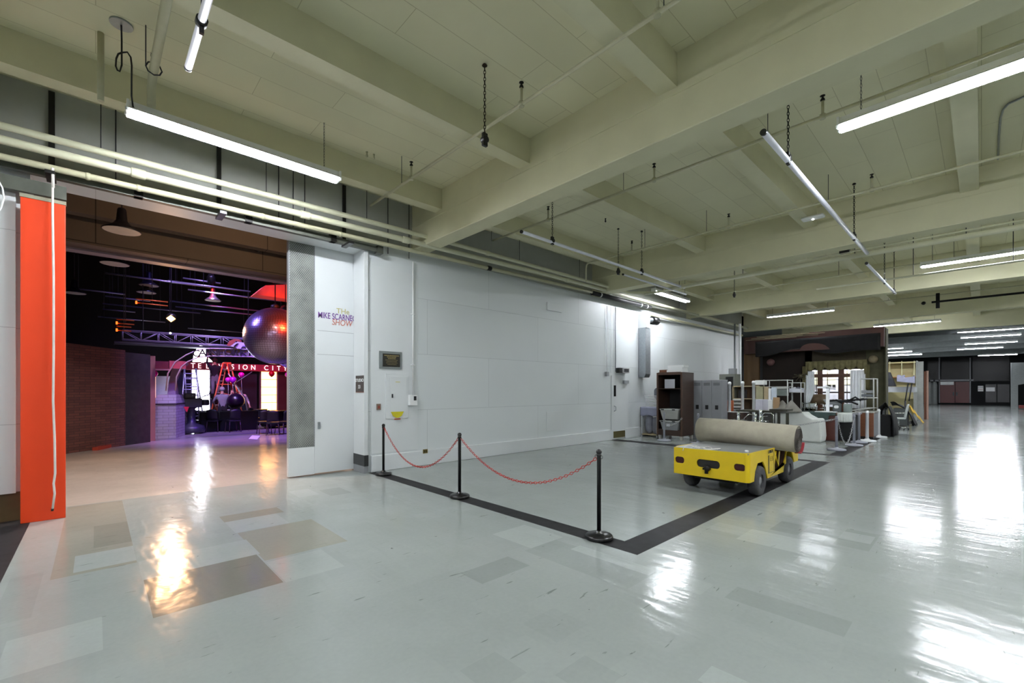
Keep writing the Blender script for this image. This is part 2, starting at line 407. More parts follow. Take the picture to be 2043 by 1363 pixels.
# pilasters under the girders
for gx in GX[1:4]:
    sbox('trim_%d' % n, gx-0.02, gx+0.40, YW-0.02, YW+0.2, 4.66, ZG+0.3, mat=BEAMM); n += 1

# far end of the hall
XF = 71.0
FARW = P('dark far wall', '#17191a', 0.7, var=0.2, scale=0.6)
GLZ = P('dark glazing', '#08090a', 0.3, var=0.5, scale=0.5)
sbox('wall_far', XF, XF+0.3, -16, 16, 0, 5.72, mat=FARW)
sbox('wall_side_far', 31.5, XF, 13.8, 14, 0, 5.72, mat=FARW)
sbox('wall_left_return', 24.0, 24.3, YW+0.38, 14, 0, 5.72, mat=WHITE)
def farbox(name, px0, py0, px1, py1, mat, d=0.08, X=XF, struct_=True):
    a = WX(px0, py0, X); b = WX(px1, py1, X); m = M(); m.box(X-d, X, b[0], a[0], max(0, b[1]), a[1])
    o = m.build(name, mat)
    return struct(o) if struct_ else o
for q_ in (GLZ, FARW): q_.node_tree.nodes['Principled BSDF'].inputs['Specular IOR Level'].default_value = 0.2
farbox('window_1', 1878, 716, 1934, 757, GLZ)
farbox('window_2', 1850, 716, 1874, 757, GLZ)
farbox('window_3', 1940, 712, 2014, 760, GLZ)
REDP = P('dark red painted door', '#5a1010', 0.4, var=0.1)
for i, (a, b) in enumerate(((1875, 1905), (1906, 1934))):
    d = farbox('door_%d' % (i+3), a, 762, b, 804, REDP, 0.12)
    y, z = WX(b-3 if i == 0 else a+3, 786, XF-0.12); mm = M(); mm.box(XF-0.17, XF-0.12, y-0.05, y+0.05, z-0.2, z+0.2); mm.build('door_handle', DARK, d)
farbox('trim_90', 1873, 714, 1875.5, 804, GREY, 0.2); farbox('trim_91', 1934.5, 714, 1937, 804, GREY, 0.2)
farbox('trim_92', 1848, 758, 1942, 760.5, GREY, 0.2)
farbox('door_5', 1990, 767, 2014, 803, P('dark grey door', '#1a1b1e', 0.35), 0.1)
farbox('door_6', 1966, 767, 1988, 803, P('dark grey door', '#1a1b1e', 0.35), 0.1)
def sign_far(name, px0, py0, px1, py1, label, words):
    a = WX(px0, py0, XF-0.13); b = WX(px1, py1, XF-0.13); t = T(name, label, 'sign', (XF-0.13, (a[0]+b[0])/2, b[1]))
    m = M(); m.box(XF-0.16, XF, b[0], a[0], b[1], a[1]); m.build('panel', ENAM, t)
    if words:
        zz = a[1]-(a[1]-b[1])*0.25
        for k, (wd, cc) in enumerate(words):
            text(wd, (a[1]-b[1])*0.3, P('sign '+cc, cc, 0.5), t, (XF-0.165, (a[0]+b[0])/2, zz-k*(a[1]-b[1])*0.42), RNX, sx=0.9)
sign_far('warning_sign', 1951, 770, 1962, 781, 'small white sign with a red bottom line on the dark far door', [('STOP', '#303030'), ('EXIT', '#b02020')])
sign_far('notice_board', 1967, 773, 1985, 781, 'blank white rectangular sign on the dark far wall', None)
sign_far('door_header_sign', 1876, 762, 1903, 768, 'long white strip sign above the red double door', None)
# pale portal structure at the right edge
po = T('loading_portal', 'pale grey portal frame standing at the far right edge', 'portal', (60, -3.9, 0))
a = WX(2017, 724, 60); b = WX(2043, 724, 60)
m = M(); m.box(60, 60.5, a[0]-0.42, a[0], 0, a[1]); m.build('post', P('pale portal paint', '#8f9493', 0.6), po)
m = M(); m.prism([(a[0]-0.42, a[1]), (a[0]-0.42, a[1]-2.0), (a[0]-2.6, a[1]-1.4), (a[0]-9, a[1]-1.4), (a[0]-9, a[1])], 'X', 60, 60.5); m.build('lintel', MATS['pale portal paint'], po)
r = T('pallet_rack', 'red steel rack lying low beside the far portal', 'rack', (57, -3.0, 0))
m = M(); m.box(57, 58, -6, -2.2, 0.1, 0.35); m.build('beam', P('red steel', '#7c2a26', 0.5), r)
m = M(); m.tube([(57.5, -3.4, 0.35), (57.5, -4.4, 1.6), (57.5, -4.4, 4.2)], 0.08); m.build('upright', GREY, r)
for i, px in enumerate((1854, 1864)):
    y, z = WX(px, 800, 69); t = T('gas_cylinder', ['pale tall cylinder standing left of its twin beside the red doors', 'pale tall cylinder standing between its twin and the red doors'][i], 'cylinder', (69, y, 0))
    m = M(); m.lathe([(0.24, 0), (0.26, 0.1), (0.26, 2.2), (0.2, 2.5), (0.08, 2.6)], (69, y, 0)); m.build('tank', P('grey tank', '#7d8180', 0.5), t)
    m = M(); m.cyl((69, y, 2.6), (69, y, 2.8), 0.07, 8); m.build('valve', DARK, t)

# ================================================================== FLUORESCENT FIXTURES
TUBEM = EM('fluorescent tube', '#f4f8ff', TUBE)
def make_fixture():
    t = T('fluorescent_light', 'x', 'ceiling light')
    m = M(); m.box(-1.22, 1.22, -0.055, 0.055, 0.055, 0.125); m.build('housing', ENAM, t, bevel=0.004, local=True)
    m = M(); m.prism([(-0.055, 0.05), (-0.125, 0.006), (-0.128, 0.012), (-0.055, 0.06), (0.055, 0.06), (0.128, 0.012), (0.125, 0.006), (0.055, 0.05)], 'X', -1.215, 1.215)
    m.build('reflector', ENAM, t, local=True)
    for x0 in (-1.2, 0.012):
        for y in (-0.062, 0.062):
            m = M(); m.cyl((x0, y, 0.004), (x0+1.188, y, 0.004), 0.019, 8); m.build('tube', TUBEM, t, local=True)
    for x in (-1.225, 1.2):
        m = M(); m.box(x, x+0.025, -0.085, 0.085, -0.004, 0.125)
        for y in (-0.055, 0.055): m.box(x-0.012 if x < 0 else x+0.02, x+0.005 if x < 0 else x+0.037, y-0.014, y+0.014, 0.0, 0.035)
        m.build('end_cap', ENAM, t, local=True)
    for x in (-1.0, 1.0):
        m = M()
        for k in range(17): m.link((x, 0, 0.145+k*0.0415), (0, 0, 1), 0.05, 0.018, 0.0025, (k % 2)*PI/2)
        m.build('hanger_chain', DARK, t, local=True)
    return t
fx0 = make_fixture()
ZL = 4.85
fixtures = [   # x, y, along wall?, label
 (1.48, 6.72, 0, 'bright twin-tube fixture hanging over the studio opening, nearest on the left'),
 (6.62, -0.02, 1, 'bright twin-tube fixture at the upper right corner, largest in view'),
 (15.6, -0.14, 1, 'bright fixture in the third ceiling bay at the right edge'),
 (14.4, 7.30, 0, 'bright fixture beside the wall above the dark brown cabinet'),
 (21.5, 5.25, 1, 'thin lit fixture just in front of the brown stage set top'),
 (28.5, 2.5, 1, 'lit fixture upper of the pair right of the stage set top corner'),
 (31.25, 2.45, 1, 'lit fixture lower of the pair right of the stage set top corner'),
 (34.9, -0.3, 1, 'topmost lit fixture of the far right column of four'),
 (38.7, -0.35, 1, 'second lit fixture from the top of the far right column'),
 (44.2, -0.42, 1, 'third lit fixture from the top of the far right column'),
 (49.5, 0.1, 1, 'lowest lit fixture of the far right column'),
 (44.8, 5.3, 1, 'highest of three lit fixtures above the cream shelving'),
 (49.2, 5.15, 1, 'middle of three lit fixtures above the cream shelving'),
 (53.7, 4.86, 1, 'lowest of three lit fixtures above the cream shelving'),
 (0.6, -2.6, 1, 'fixture of the row behind and right of the viewer'),
 (-4.6, 6.72, 0, 'fixture over the wall left of the orange panel'),
 (-4.5, 0.5, 1, 'fixture in the bay behind the viewer'),
 (6.62, -7.0, 1, 'fixture right of the upper right corner fixture, beyond the frame'),
 (15.6, -6.5, 1, 'fixture of the third bay beyond the right edge'),
 (24.0, -3.4, 1, 'fixture of the fourth bay beyond the right edge'),
 (36.0, -7.0, 1, 'fixture of the far hall beyond the right edge'),
 (60.0, -1.0, 1, 'fixture nearest the far red doors')]
for i, (x, y, al, lab) in enumerate(fixtures):
    if i == 0: o = fx0; o.location = (x, y, ZL); o['label'] = lab
    else: o = dup(fx0, (x, y, ZL), PI/2 if al else 0, lab)
    o['group'] = 'fluorescent fixtures'
    if 4 <= i <= 13: o.scale = (1, 0.5, 1)
def set_tubes(i_name, factor):
    mt = EM('fluorescent tube at %d percent' % int(factor*100), '#f4f8ff', TUBE*factor)
    for o in bpy.data.objects:
        if o.parent and o.parent.name == i_name and o.name.startswith('tube'): o.material_slots[0].link = 'OBJECT'; o.material_slots[0].material = mt
for nm_, f_ in [('fluorescent_light.003', 0.7), ('fluorescent_light.004', 0.25)]: set_tubes(nm_, f_)
# unlit fixtures deeper in the hall
OFFT = P('unlit tube', '#aab0b2', 0.3)
def off_fixture(x, y, lab):
    t = T('unlit_fixture', lab, 'ceiling light', (x, y, ZL+0.2), group='unlit fixtures')
    m = M(); m.box(-0.06, 0.06, -1.22, 1.22, 0.05, 0.12); m.build('housing', ENAM, t, local=True)
    m = M(); m.cyl((0, -1.2, 0.02), (0, 1.2, 0.02), 0.02, 8); m.build('tube', OFFT, t, local=True)
    for yq in (-1.0, 1.0): m = M(); m.cyl((0, yq, 0.12), (0, yq, ZS-ZL-0.2), 0.006, 6); m.build('hanger_rod', DARK, t, local=True)
off_fixture(33.6, 3.3, 'dull unlit fixture just below the lit pair beside the stage set'); off_fixture(37.5, 3.5, 'dull unlit fixture second below the lit pair beside the stage set')

# ================================================================== PIPES UNDER THE CEILING
def pipe_run(name, label, cat, pts, r, mat, extra=(), n=12, group=None):
    t = T(name, label, cat, pts[0], group=group); m = M(); m.tube(pts, r, n); m.build('pipe', mat, t)
    for pname, mm, mt in extra: mm.build(pname, mt, t)
    return t
def rod(x, y, z0, z1, r=0.006): m = M(); m.cyl((x, y, z0), (x, y, z1), r, 6); return m
def coupling(x0, x1, y, z, r): m = M(); m.lathe([(r, x0), (r*1.12, x0+0.02), (r*1.12, x1-0.02), (r, x1)]); m.v = [(v[2], y+v[0], z+v[1]) for v in m.v]; return m
zp1 = WY(450, 371, 7.9)[1]; zp2 = WY(450, 385, 8.0)[1]; zp3 = WY(450, 412, 8.2)[1]
def zi(tab, x):
    for (a, za), (b, zb) in zip(tab, tab[1:]):
        if x <= b: return za+(zb-za)*(x-a)/(b-a)
    return tab[-1][1]
P1 = [(-12, 4.70), (-0.8, 4.778), (5.6, 4.86), (12.2, 4.85), (24, 4.80)]; P2 = [(-12, 4.58), (-0.83, 4.65), (3.4, 4.695), (9.0, 4.765), (24, 4.74)]; P3 = [(-12, 4.44), (-0.85, 4.517), (3.5, 4.579), (10.5, 4.67), (24, 4.67)]
zp1 = 4.86; zp2 = 4.70; zp3 = zi(P3, 11.1)
ex = [('coupling', coupling(x, x+0.16, 8.0, zi(P2, x), 0.058), CREAM) for x in (0.35, 2.55, 4.5, 9.6, 14.0)]
pipe_run('water_pipe', 'middle and thickest of the three cream pipes along the wall top', 'pipe', [(x, 8.0, z) for x, z in P2[:-1]]+[(23.6, 8.0, zi(P2, 23.6))], 0.052, CREAM, ex)
ex = [('coupling', coupling(x, x+0.12, 7.9, zi(P1, x), 0.05), CREAM) for x in (-2, 6.6, 12.2)]+[('hanger_rod', rod(x, 7.9, zi(P1, x), ZS), DARK) for x in (0.05, 2.0, 3.7, 7.7, 10.1, 16.2)]
pipe_run('water_pipe', 'uppermost of the three cream pipes along the wall top', 'pipe', [(x, 7.9, z) for x, z in P1[:-1]]+[(12.5, 7.85, zp1-0.05), (12.9, 7.2, zp1-0.1)], 0.044, CREAM, ex)
ex = [('coupling', coupling(x, x+0.05, 8.2, zi(P3, x), 0.044), CREAMD) for x in (-0.1, 0.42, 2.0, 3.3)]+[('joint', coupling(6.9, 7.02, 8.2, zi(P3, 7), 0.05), BLKM)]
pipe_run('water_pipe', 'lowest of the three cream pipes along the wall top, ending in black', 'pipe', [(x, 8.2, z) for x, z in P3[:-1]]+[(11.1, 8.2, zp3)], 0.042, CREAMD, ex)
m = M(); m.tube([(11.1, 8.2, zp3-0.02), (14.6, 8.2, zp3-0.02)], 0.07, 12)
t = T('insulated_pipe', 'black insulated pipe section continuing the lowest cream pipe', 'pipe', (11.1, 8.2, zp3)); m.build('sleeve', P('black pipe insulation', '#1b1b1a', 0.6), t)
for x in (11.5, 13.9, 14.3): m = M(); m.cyl((x, 8.2, zp3-0.02), (x+0.05, 8.2, zp3-0.02), 0.076, 12); m.build('band', ENAM, t)
for yy, zz, lab in ((8.12, 4.775, 'thin cream conduit just under the uppermost wall pipe'), (8.2, 4.75, 'thin grey conduit behind the two upper wall pipes')):
    pipe_run('conduit', lab, 'pipe', [(-12, yy, zz-0.13), (-0.8, yy, zz-0.06), (5.6, yy, zz+0.02), (22.0, yy, zz+0.02)], 0.012, CREAMD, n=6)
m = M(); m.box(-12, 4.22, 8.33, 8.42, 4.45, 4.545); m.box(4.12, 4.24, 8.30, 8.44, 4.42, 4.57)
t = T('door_track', 'dark steel sliding door track over the studio opening', 'rail', (-12, 8.38, 4.36)); m.build('rail', P('weathered steel', '#55584f', 0.5, 0.3, var=0.2), t)
for k, x in enumerate((0.4, 1.8, 3.2)):
    m = M(); m.box(x, x+0.10, 8.31, 8.44, 4.45, 4.60); m.build('bracket', BLKM, t)
pipe_run('conduit', 'cream pipe just below the black insulated section, running to the far wall end', 'pipe', [(14.6, 8.3, 4.42), (23.8, 8.3, 4.42)], 0.05, CREAMD)
# black straps that carry the pipes
for i, (px, y0, y1) in enumerate(((103, 180, 362), (437, 310, 402), (687, 375, 425))):
    x = WY(px, y0, 8.44)[0]; t = T('pipe_strap', ['flat black strap above the orange panel', 'flat black strap behind the nearest lit fixture', 'short black strap right of the nearest lit fixture'][i], 'strap', (x, 8.44, 4.5), group='black pipe straps')
    m = M(); m.box(x-0.03, x+0.03, 8.43, 8.47, 4.5, 5.62); m.build('strap', BLACK, t); m = M(); m.box(x-0.045, x+0.045, 8.10, 8.47, 4.42, 4.46); m.build('foot', BLACK, t)
for i, px in enumerate((231, 556, 585, 608, 774, 816)):
    x = WY(px, 300, 8.46)[0]; m = M(); m.cyl((x, 8.46, 4.5), (x, 8.46, ZS), 0.008, 6)
    tag(m.build('hanger_rod', DARK), ['thin rod left of the nearest lit fixture', 'thin rod behind the right half of the nearest lit fixture', 'thin rod behind the nearest lit fixture near its right end', 'thin rod just before the right end of the nearest lit fixture', 'thin rod at the sprinkler pipe end by the wall', 'thin rod in the corner beside the first girder'][i], 'rod', 'thin wall-side hanger rods')
# sprinkler branch lines
def sprinkler(label, X, y0, y1, heads, rods, z=5.17, r=0.022, mat=CREAMD, drop=None):
    t = T('sprinkler_pipe', label, 'pipe', (X, y0, z)); m = M()
    pts = [(X, y0, z), (X, y1, z)]
    if drop: pts = [(X, y0, z), (X, y1-0.12, z), (X, y1-0.03, z-0.03), (X, y1, z-0.12), (X, y1, drop)]
    m.tube(pts, r, 10); m.build('pipe', mat, t)
    for y in heads:
        m = M(); m.cyl((X, y, z), (X, y, z+0.20), 0.017, 8); m.lathe([(0.035, z-0.03), (0.035, z+0.03)], (X, y, 0), 8)
        h = m.build('riser', CREAMD, t); m = M(); m.lathe([(0.012, 0), (0.028, 0.01), (0.022, 0.03), (0.006, 0.05), (0.03, 0.065), (0.03, 0.07)], (X, y, z+0.20), 10); m.build('sprinkler_head', BLKM, h)
    for y in rods: rod(X, y, z, ZS, 0.005).build('hanger_rod', DARK, t)
    return t
yy = lambda px, py, z=5.17: FL(px, py, z)[1]
sprinkler('thin sprinkler pipe crossing the nearest joists at upper centre', 3.80, -9, 7.95, [yy(1038, 207), yy(824, 357), yy(1313, 28)], [yy(805, 370), 2.0])
sprinkler('thin sprinkler pipe just beyond the first deep girder', 6.78, -9, 7.85, [yy(1092, 438), yy(1303, 358), yy(1643, 236)], [yy(1240, 380), yy(1530, 272), 7.9], drop=None)
sprinkler('thin sprinkler pipe in front of the second deep girder', 9.88, -9, 7.5, [yy(1263, 503), yy(1458, 455), yy(1740, 380)], [yy(1412, 465), yy(1655, 404), yy(1290, 497)], drop=4.66)
sprinkler('faint sprinkler pipe beyond the second deep girder', 16.6, -9, 7.0, [], [3.0, 0.5])
sprinkler('faint sprinkler pipe beyond the third deep girder', 22.6, -9, 6.0, [], [2.5])
m = M()
for x in (11.93, 12.05): pass
t = pipe_run('ceiling_pipe', 'thick cream pipe crossing the hall behind the second deep girder', 'pipe', [(12.1, 6.35, 4.60), (12.1, -12, 4.60)], 0.055, CREAM,
   [('clamp', rod(12.1, y, 4.6, ZS, 0.008), DARK) for y in (5.9, 4.2, 1.9, 0.2)])
pipe_run('ceiling_pipe', 'slim cream pipe sitting on the thick cream crossing pipe', 'pipe', [(12.0, 3.0, 4.69), (12.0, -12, 4.69)], 0.02, CREAM, n=8)
pipe_run('ceiling_pipe', 'slim white pipe crossing behind the hanging white batten', 'pipe', [(15.3, 3.3, 4.60), (15.3, -12, 4.60)], 0.025, CREAM, [('clamp', rod(15.3, y, 4.6, ZS, 0.008), DARK) for y in (1.2, -0.5)], n=8)
pipe_run('ceiling_pipe', 'cream pipe drooping beside the ceiling light by the wall', 'pipe', [(12.3, 7.1, 4.62), (12.3, 6.2, 4.60)], 0.035, CREAM)
pipe_run('black_pipe', 'black valve pipe under the third bay at the far right', 'pipe', [(20.5, 1.15, 4.62), (20.5, -10, 4.62)], 0.035, BLKM,
   [('valve', M().cyl((20.5, 1.0, 4.4), (20.5, 1.0, 4.9), 0.05, 8), BLKM), ('handle', M().ball((20.5, 1.35, 4.62), 0.06, 8, 6), BLKM)])
# conduit that bends over the slab at the right edge
pipe_run('conduit', 'grey conduit bending over the ceiling slab at the right edge', 'pipe', [FL(*q, 5.63)+(5.63,) for q in ((1991, 318), (1993, 270), (1996, 235), (2001, 219), (2012, 207), (2043, 193), (2160, 150))], 0.014, GALV, n=6)
# pipes at the upper left
pipe_run('drop_pipe', 'cream pipe dropping from the slab left of the cable loop', 'pipe', [(FL(201, 66, ZS)[0], FL(201, 66, ZS)[1], ZS)]*1+[(FL(201, 66, ZS)[0], FL(201, 66, ZS)[1], 4.3+0.6)], 0.03, CREAMD)
a = FL(303, 160, 5.22); b = FL(340, 0, 5.22)
pipe_run('drop_pipe', 'thick cream pipe running over the nearest lit fixture and down', 'pipe', [(b[0], -4, 5.22), (a[0], a[1]-0.1, 5.22), (a[0], a[1], 5.19), (a[0], a[1]+0.06, 5.1), (a[0], a[1]+0.06, 4.95)], 0.042, CREAMD,
   [('clamp_ring', M().tube([(a[0]+0.07*math.cos(q*PI/4), a[1]-0.25, 5.22+0.07*math.sin(q*PI/4)) for q in range(8)], 0.008, 5, closed=True), DARK), ('clamp_rod', rod(a[0]-0.07, a[1]-0.25, 5.22, ZS, 0.006), DARK)])
d = FL(242, 47, ZS); t = T('cable_plate', 'round grey ceiling plate with a black cable loop', 'ceiling plate', (d[0], d[1], ZS))
m = M(); m.lathe([(0.10, -0.02), (0.10, 0)], (d[0], d[1], ZS), 20); m.build('plate', GALV, t)
pts = []
for px, py in ((242, 50), (243, 80), (243, 105), (243, 128), (239, 143), (234, 142), (231, 130), (232, 116), (236, 107), (244, 103), (254, 105), (261, 114), (263, 130), (263, 155), (264, 178), (268, 192), (278, 204)):
    q = WY(px, py, d[1]+0.02*math.sin(px)); pts.append((q[0], d[1]+0.3*max(0, (py-150)/55.0), q[1]))
m = M(); m.tube(pts, 0.009, 6); m.build('cable', BLACK, t)
# white lighting battens on chains
def chain_hang(name, label, x, y, z0, z1=ZS, clamp=True, mat=BLKM, group=None):
    t = T(name, label, 'chain', (x, y, z0), group=group); m = M(); n_ = int((z1-z0)/0.042)
    for k in range(n_): m.link((x, y, z0+0.03+k*0.042), (0, 0, 1), 0.054, 0.026, 0.0045, (k % 2)*PI/2)
    m.build('links', mat, t)
    m = M(); m.lathe([(0.02, 0), (0.035, 0.01), (0.02, 0.03)], (x, y, z1-0.03), 8); m.build('ceiling_hook', mat, t)
    if clamp:
        m = M(); m.box(x-0.035, x+0.035, y-0.02, y+0.02, z0-0.12, z0+0.04); m.cyl((x, y-0.035, z0-0.04), (x, y+0.035, z0-0.04), 0.045, 10); m.build('clamp', BLACK, t, bevel=0.006)
    return t
c = FL(967, 128, ZS); chain_hang('hanging_chain', 'rusty black chain hanging free near the upper centre of the ceiling', c[0], c[1], WX(967, 292, c[0])[1]+0.12, mat=P('rusty chain', '#33281c', 0.6, 0.5))
def batten(label, p0, p1, r=0.03):
    t = T('lighting_batten', label, 'batten', p0); m = M(); m.tube([p0, p1], r, 12); m.build('tube', P('white batten tube', '#d6d8e0', 0.35), t)
    v = Vector(p0); dd = (Vector(p1)-v).normalized()
    m = M(); m.tube([v-dd*0.004, v+dd*0.03], r*1.04, 12); m.build('end_cap', BLACK, t); return t
batten('long white batten tube hanging at the right of the ceiling', (5.52, 1.70, 4.60), (12.2, 1.68, 4.60), 0.034)
batten('short white batten tube beyond the thick crossing pipe', (12.45, 1.75, 4.48), (17.0, 1.72, 4.48), 0.03)
batten('white batten tube hanging in the bay nearest the wall', (5.73, 5.84, 4.60), (12.3, 5.84, 4.60), 0.03)
batten('second white batten end lying beside the wall-bay batten', (9.6, 6.15, 4.56), (13.0, 6.12, 4.56), 0.024)
a = FL(375, 137, 4.6); batten('white batten tube entering from the top left edge', (a[0], a[1], 4.6), (a[0], 2.0, 4.6), 0.03)
m = M(); m.cyl((a[0], 4.22, 4.6), (a[0], 4.28, 4.6), 0.042, 12); m.box(a[0]-0.015, a[0]+0.015, 4.235, 4.265, 4.50, 4.6)
t = T('pipe_clamp', 'black clamp gripping the batten at the top left edge', 'clamp', (a[0], 4.25, 4.6)); m.build('jaw', BLACK, t); rod(a[0], 4.25, 4.6, ZB, 0.006).build('rod', DARK, t)
for x, y, z, lab in ((6.45, 1.695, 4.6, 'black chain and clamp at the near end of the long right batten'), (10.66, 1.685, 4.6, 'black chain and clamp at the middle of the long right batten'),
                     (6.6, 5.84, 4.6, 'black chain and clamp at the near end of the wall-bay batten'), (9.97, 5.84, 4.6, 'black chain and clamp near the far end of the wall-bay batten'),
                     (9.4, 6.15, 4.56, 'thin black chain on the second wall-bay batten'), (15.0, 1.735, 4.48, 'black chain and clamp on the short batten'), (16.7, 1.72, 4.48, 'black chain at the far end of the short batten'),
                     (14.0, 5.1, 4.5, 'black chain hanging right of the fixture beside the wall')):
    chain_hang('batten_chain', lab, x, y, z+0.07, group='batten chains')
y, z = WX(1685, 508, 12.0); m = M(); m.box(11.95, 12.08, y-0.09, y+0.09, 4.68, 4.76); m.ball((12.0, y+0.06, 4.80), 0.05, 10, 6); m.ball((12.0, y-0.06, 4.80), 0.05, 10, 6)
tag(m.build('pipe_roller', BLACK), 'small black double roller clamp on the thick crossing pipe', 'clamp')
c = FL(1622, 422, ZB+0.1); t = T('emergency_light', 'small white rounded box under the joist right of centre', 'light', (c[0], c[1], ZB))
m = M(); m.box(-0.1, 0.1, -0.2, 0.2, -0.06, 0.0); m.build('body', ENAM, t, bevel=0.03, local=True); m = M(); m.ball((0, 0, -0.06), 0.02, 8, 6); m.build('lens', EM('small lamp', '#ffffff', 6), t, local=True)
for i, (px, py) in enumerate(((732, 303), (746, 308), (1208, 436), (1723, 69))):
    c = FL(px, py, ZS); m = M(); m.lathe([(0.01, -0.09), (0.022, -0.07), (0.012, -0.03), (0.02, 0)], (c[0], c[1], ZS), 8)
    tag(m.build('ceiling_hook', CREAMD if i < 2 else BLKM), ['left hook of two small hooks in the slab right of the nearest fixture', 'right hook of two small hooks in the slab right of the nearest fixture', 'single dark hook in the slab beyond the first girder', 'dark hook in the slab near the top right'][i], 'hook', 'small ceiling hooks')

# ================================================================== STUDIO DOOR AND OPENING
YD = 8.95
def mesh_mat():
    m = bpy.data.materials.new('expanded metal'); m.use_nodes = True; nt = m.node_tree; L = nt.links.new; b = nt.nodes['Principled BSDF']
    tc = nt.nodes.new('ShaderNodeTexCoord'); sp = nt.nodes.new('ShaderNodeSeparateXYZ'); L(tc.outputs['Object'], sp.inputs[0])
    def mt(op, a, b_=0.0):
        n_ = nt.nodes.new('ShaderNodeMath'); n_.operation = op
        for i, q in enumerate((a, b_)):
            if isinstance(q, (int, float)): n_.inputs[i].default_value = q
            else: L(q, n_.inputs[i])
        return n_.outputs[0]
    x = mt('MULTIPLY', sp.outputs[0], 95.0); z = mt('MULTIPLY', sp.outputs[2], 62.0)
    s1 = mt('ABSOLUTE', mt('SINE', mt('ADD', x, z))); s2 = mt('ABSOLUTE', mt('SINE', mt('SUBTRACT', x, z)))
    k = mt('LESS_THAN', mt('MINIMUM', s1, s2), 0.33)
    nz = nt.nodes.new('ShaderNodeTexNoise'); nz.inputs['Scale'].default_value = 3.0; nz.inputs['Detail'].default_value = 8; L(tc.outputs['Object'], nz.inputs[0])
    cr = nt.nodes.new('ShaderNodeMix'); cr.data_type = 'RGBA'; cr.inputs[6].default_value = lin('#2c2f2b')+(1,); cr.inputs[7].default_value = lin('#6c6f69')+(1,)
    mr = nt.nodes.new('ShaderNodeMapRange'); mr.inputs[1].default_value = 0.38; mr.inputs[2].default_value = 0.66; L(nz.outputs[0], mr.inputs[0]); L(mr.outputs[0], cr.inputs[0])
    mx = nt.nodes.new('ShaderNodeMix'); mx.data_type = 'RGBA'; L(k, mx.inputs[0]); L(cr.outputs[2], mx.inputs[6]); mx.inputs[7].default_value = lin('#9fa4a0')+(1,)
    L(mx.outputs[2], b.inputs['Base Color']); b.inputs['Roughness'].default_value = 0.5
    return m
XPM = mesh_mat()
dr = T('door_1', 'x', 'x'); del dr['label'], dr['category']; struct(dr); dr.location = (2.64, YD, 0)
m = M(); m.box(3.12, 4.9, YD, YD+0.09, 0.03, 4.62); m.build('door_leaf', WHITE, dr, bevel=0.006)
zk = WY(600, 893, YD)[1]
m = M(); m.box(2.64, 3.12, YD, YD+0.09, 0.02, zk); m.build('kick_plate', WHITE, dr, bevel=0.006)
m = M(); m.box(2.665, 3.115, YD-0.002, YD+0.085, zk, 4.55); m.build('mesh_panel', XPM, dr)
m = M(); m.box(2.64, 2.665, YD-0.01, YD+0.09, zk, 4.55); m.box(3.105, 3.122, YD-0.012, YD, zk, 4.55); m.build('edge_strip', GREY, dr)
m = M(); m.box(3.18, 3.22, YD-0.03, YD, WY(637, 856, YD)[1], WY(637, 842, YD)[1]); m.build('handle', GALV, dr)
for k, zz in enumerate((WY(650, 661, YD)[1], WY(650, 708, YD)[1])):
    m = M(); m.box(3.17, 4.9, YD-0.003, YD, zz, zz+0.006); m.build('seam', GREY, dr)
def dtx(px0, px1, py): a = WY(px0, py, YD); b = WY(px1, py, YD); return (a[0]+b[0])/2, b[0]-a[0], (a[1]+b[1])/2
x, wd, z = dtx(671, 697, 622); text('THe', 0.15, P('gold lettering', '#b7b070', 0.4), dr, (x, YD-0.006, z), RX)
x0 = WY(634, 630, YD)[0]; text('MIKE SCARNEC', 0.17, P('purple lettering', '#6a3a8c', 0.4), dr, (x0, YD-0.006, WY(665, 632, YD)[1]), RX, align='LEFT', bold=0.0012, sx=0.66)
x, wd, z = dtx(664, 700, 645); text('SHOW', 0.17, P('coral lettering', '#c0705e', 0.4), dr, (x, YD-0.006, z), RX, shear=0.15, sx=0.8)
# studio number sign on the jamb
a = WX(711, 750, 3.9); b = WX(726, 782, 3.9)
t = T('studio_sign', 'brown sign reading STUDIO 33 on the door jamb', 'sign', (3.9, (a[0]+b[0])/2, b[1]))
m = M(); m.box(3.885, 3.899, b[0], a[0], b[1], a[1]); m.build('plate', P('dark brown plate', '#40332e', 0.4), t)
m = M(); m.box(3.889, 3.899, b[0]-0.008, a[0]+0.008, b[1]-0.012, b[1]); m.build('edge', P('orange edge', '#8d4a34', 0.5), t)
yc = (a[0]+b[0])/2; zz = a[1]-b[1]
text('STUDIO', zz*0.27, ENAM, t, (3.882, yc, a[1]-zz*0.3), RNX, sx=1.25, bold=0.0008); text('33', zz*0.3, ENAM, t, (3.882, yc, a[1]-zz*0.70), RNX, sx=1.1, bold=0.0008)
# orange panel with rope
t = T('orange_panel', 'tall bright orange panel standing at the left of the studio opening', 'panel', (-0.48, 8.23, 0))
m = M(); m.box(-0.683, -0.286, 8.20, 8.255, 0.0, 4.08)
m.build('panel', P('orange plastic', '#d83a00', 0.5, var=0.05, scale=0.8), t, bevel=0.006)
m = M(); m.box(-0.69, -0.28, 8.195, 8.26, 4.08, 4.125); m.build('top_rail', P('beige rail', '#97937e', 0.5), t)
a = WY(105, 362, 8.12); pts = [(a[0], 8.12, 4.50)]
for px, py in ((105, 430), (107, 560), (107, 700), (106, 800), (109, 880), (110, 945), (107, 965), (109, 985), (105, 1015)):
    q = WY(px, py, 8.12); pts.append((q[0], 8.12, q[1]))
r = T('pull_rope', 'white rope hanging down in front of the orange panel', 'rope', pts[0]); m = M(); m.tube(pts, 0.012, 8); m.build('rope', P('white rope', '#d9d3cc', 0.8), r)
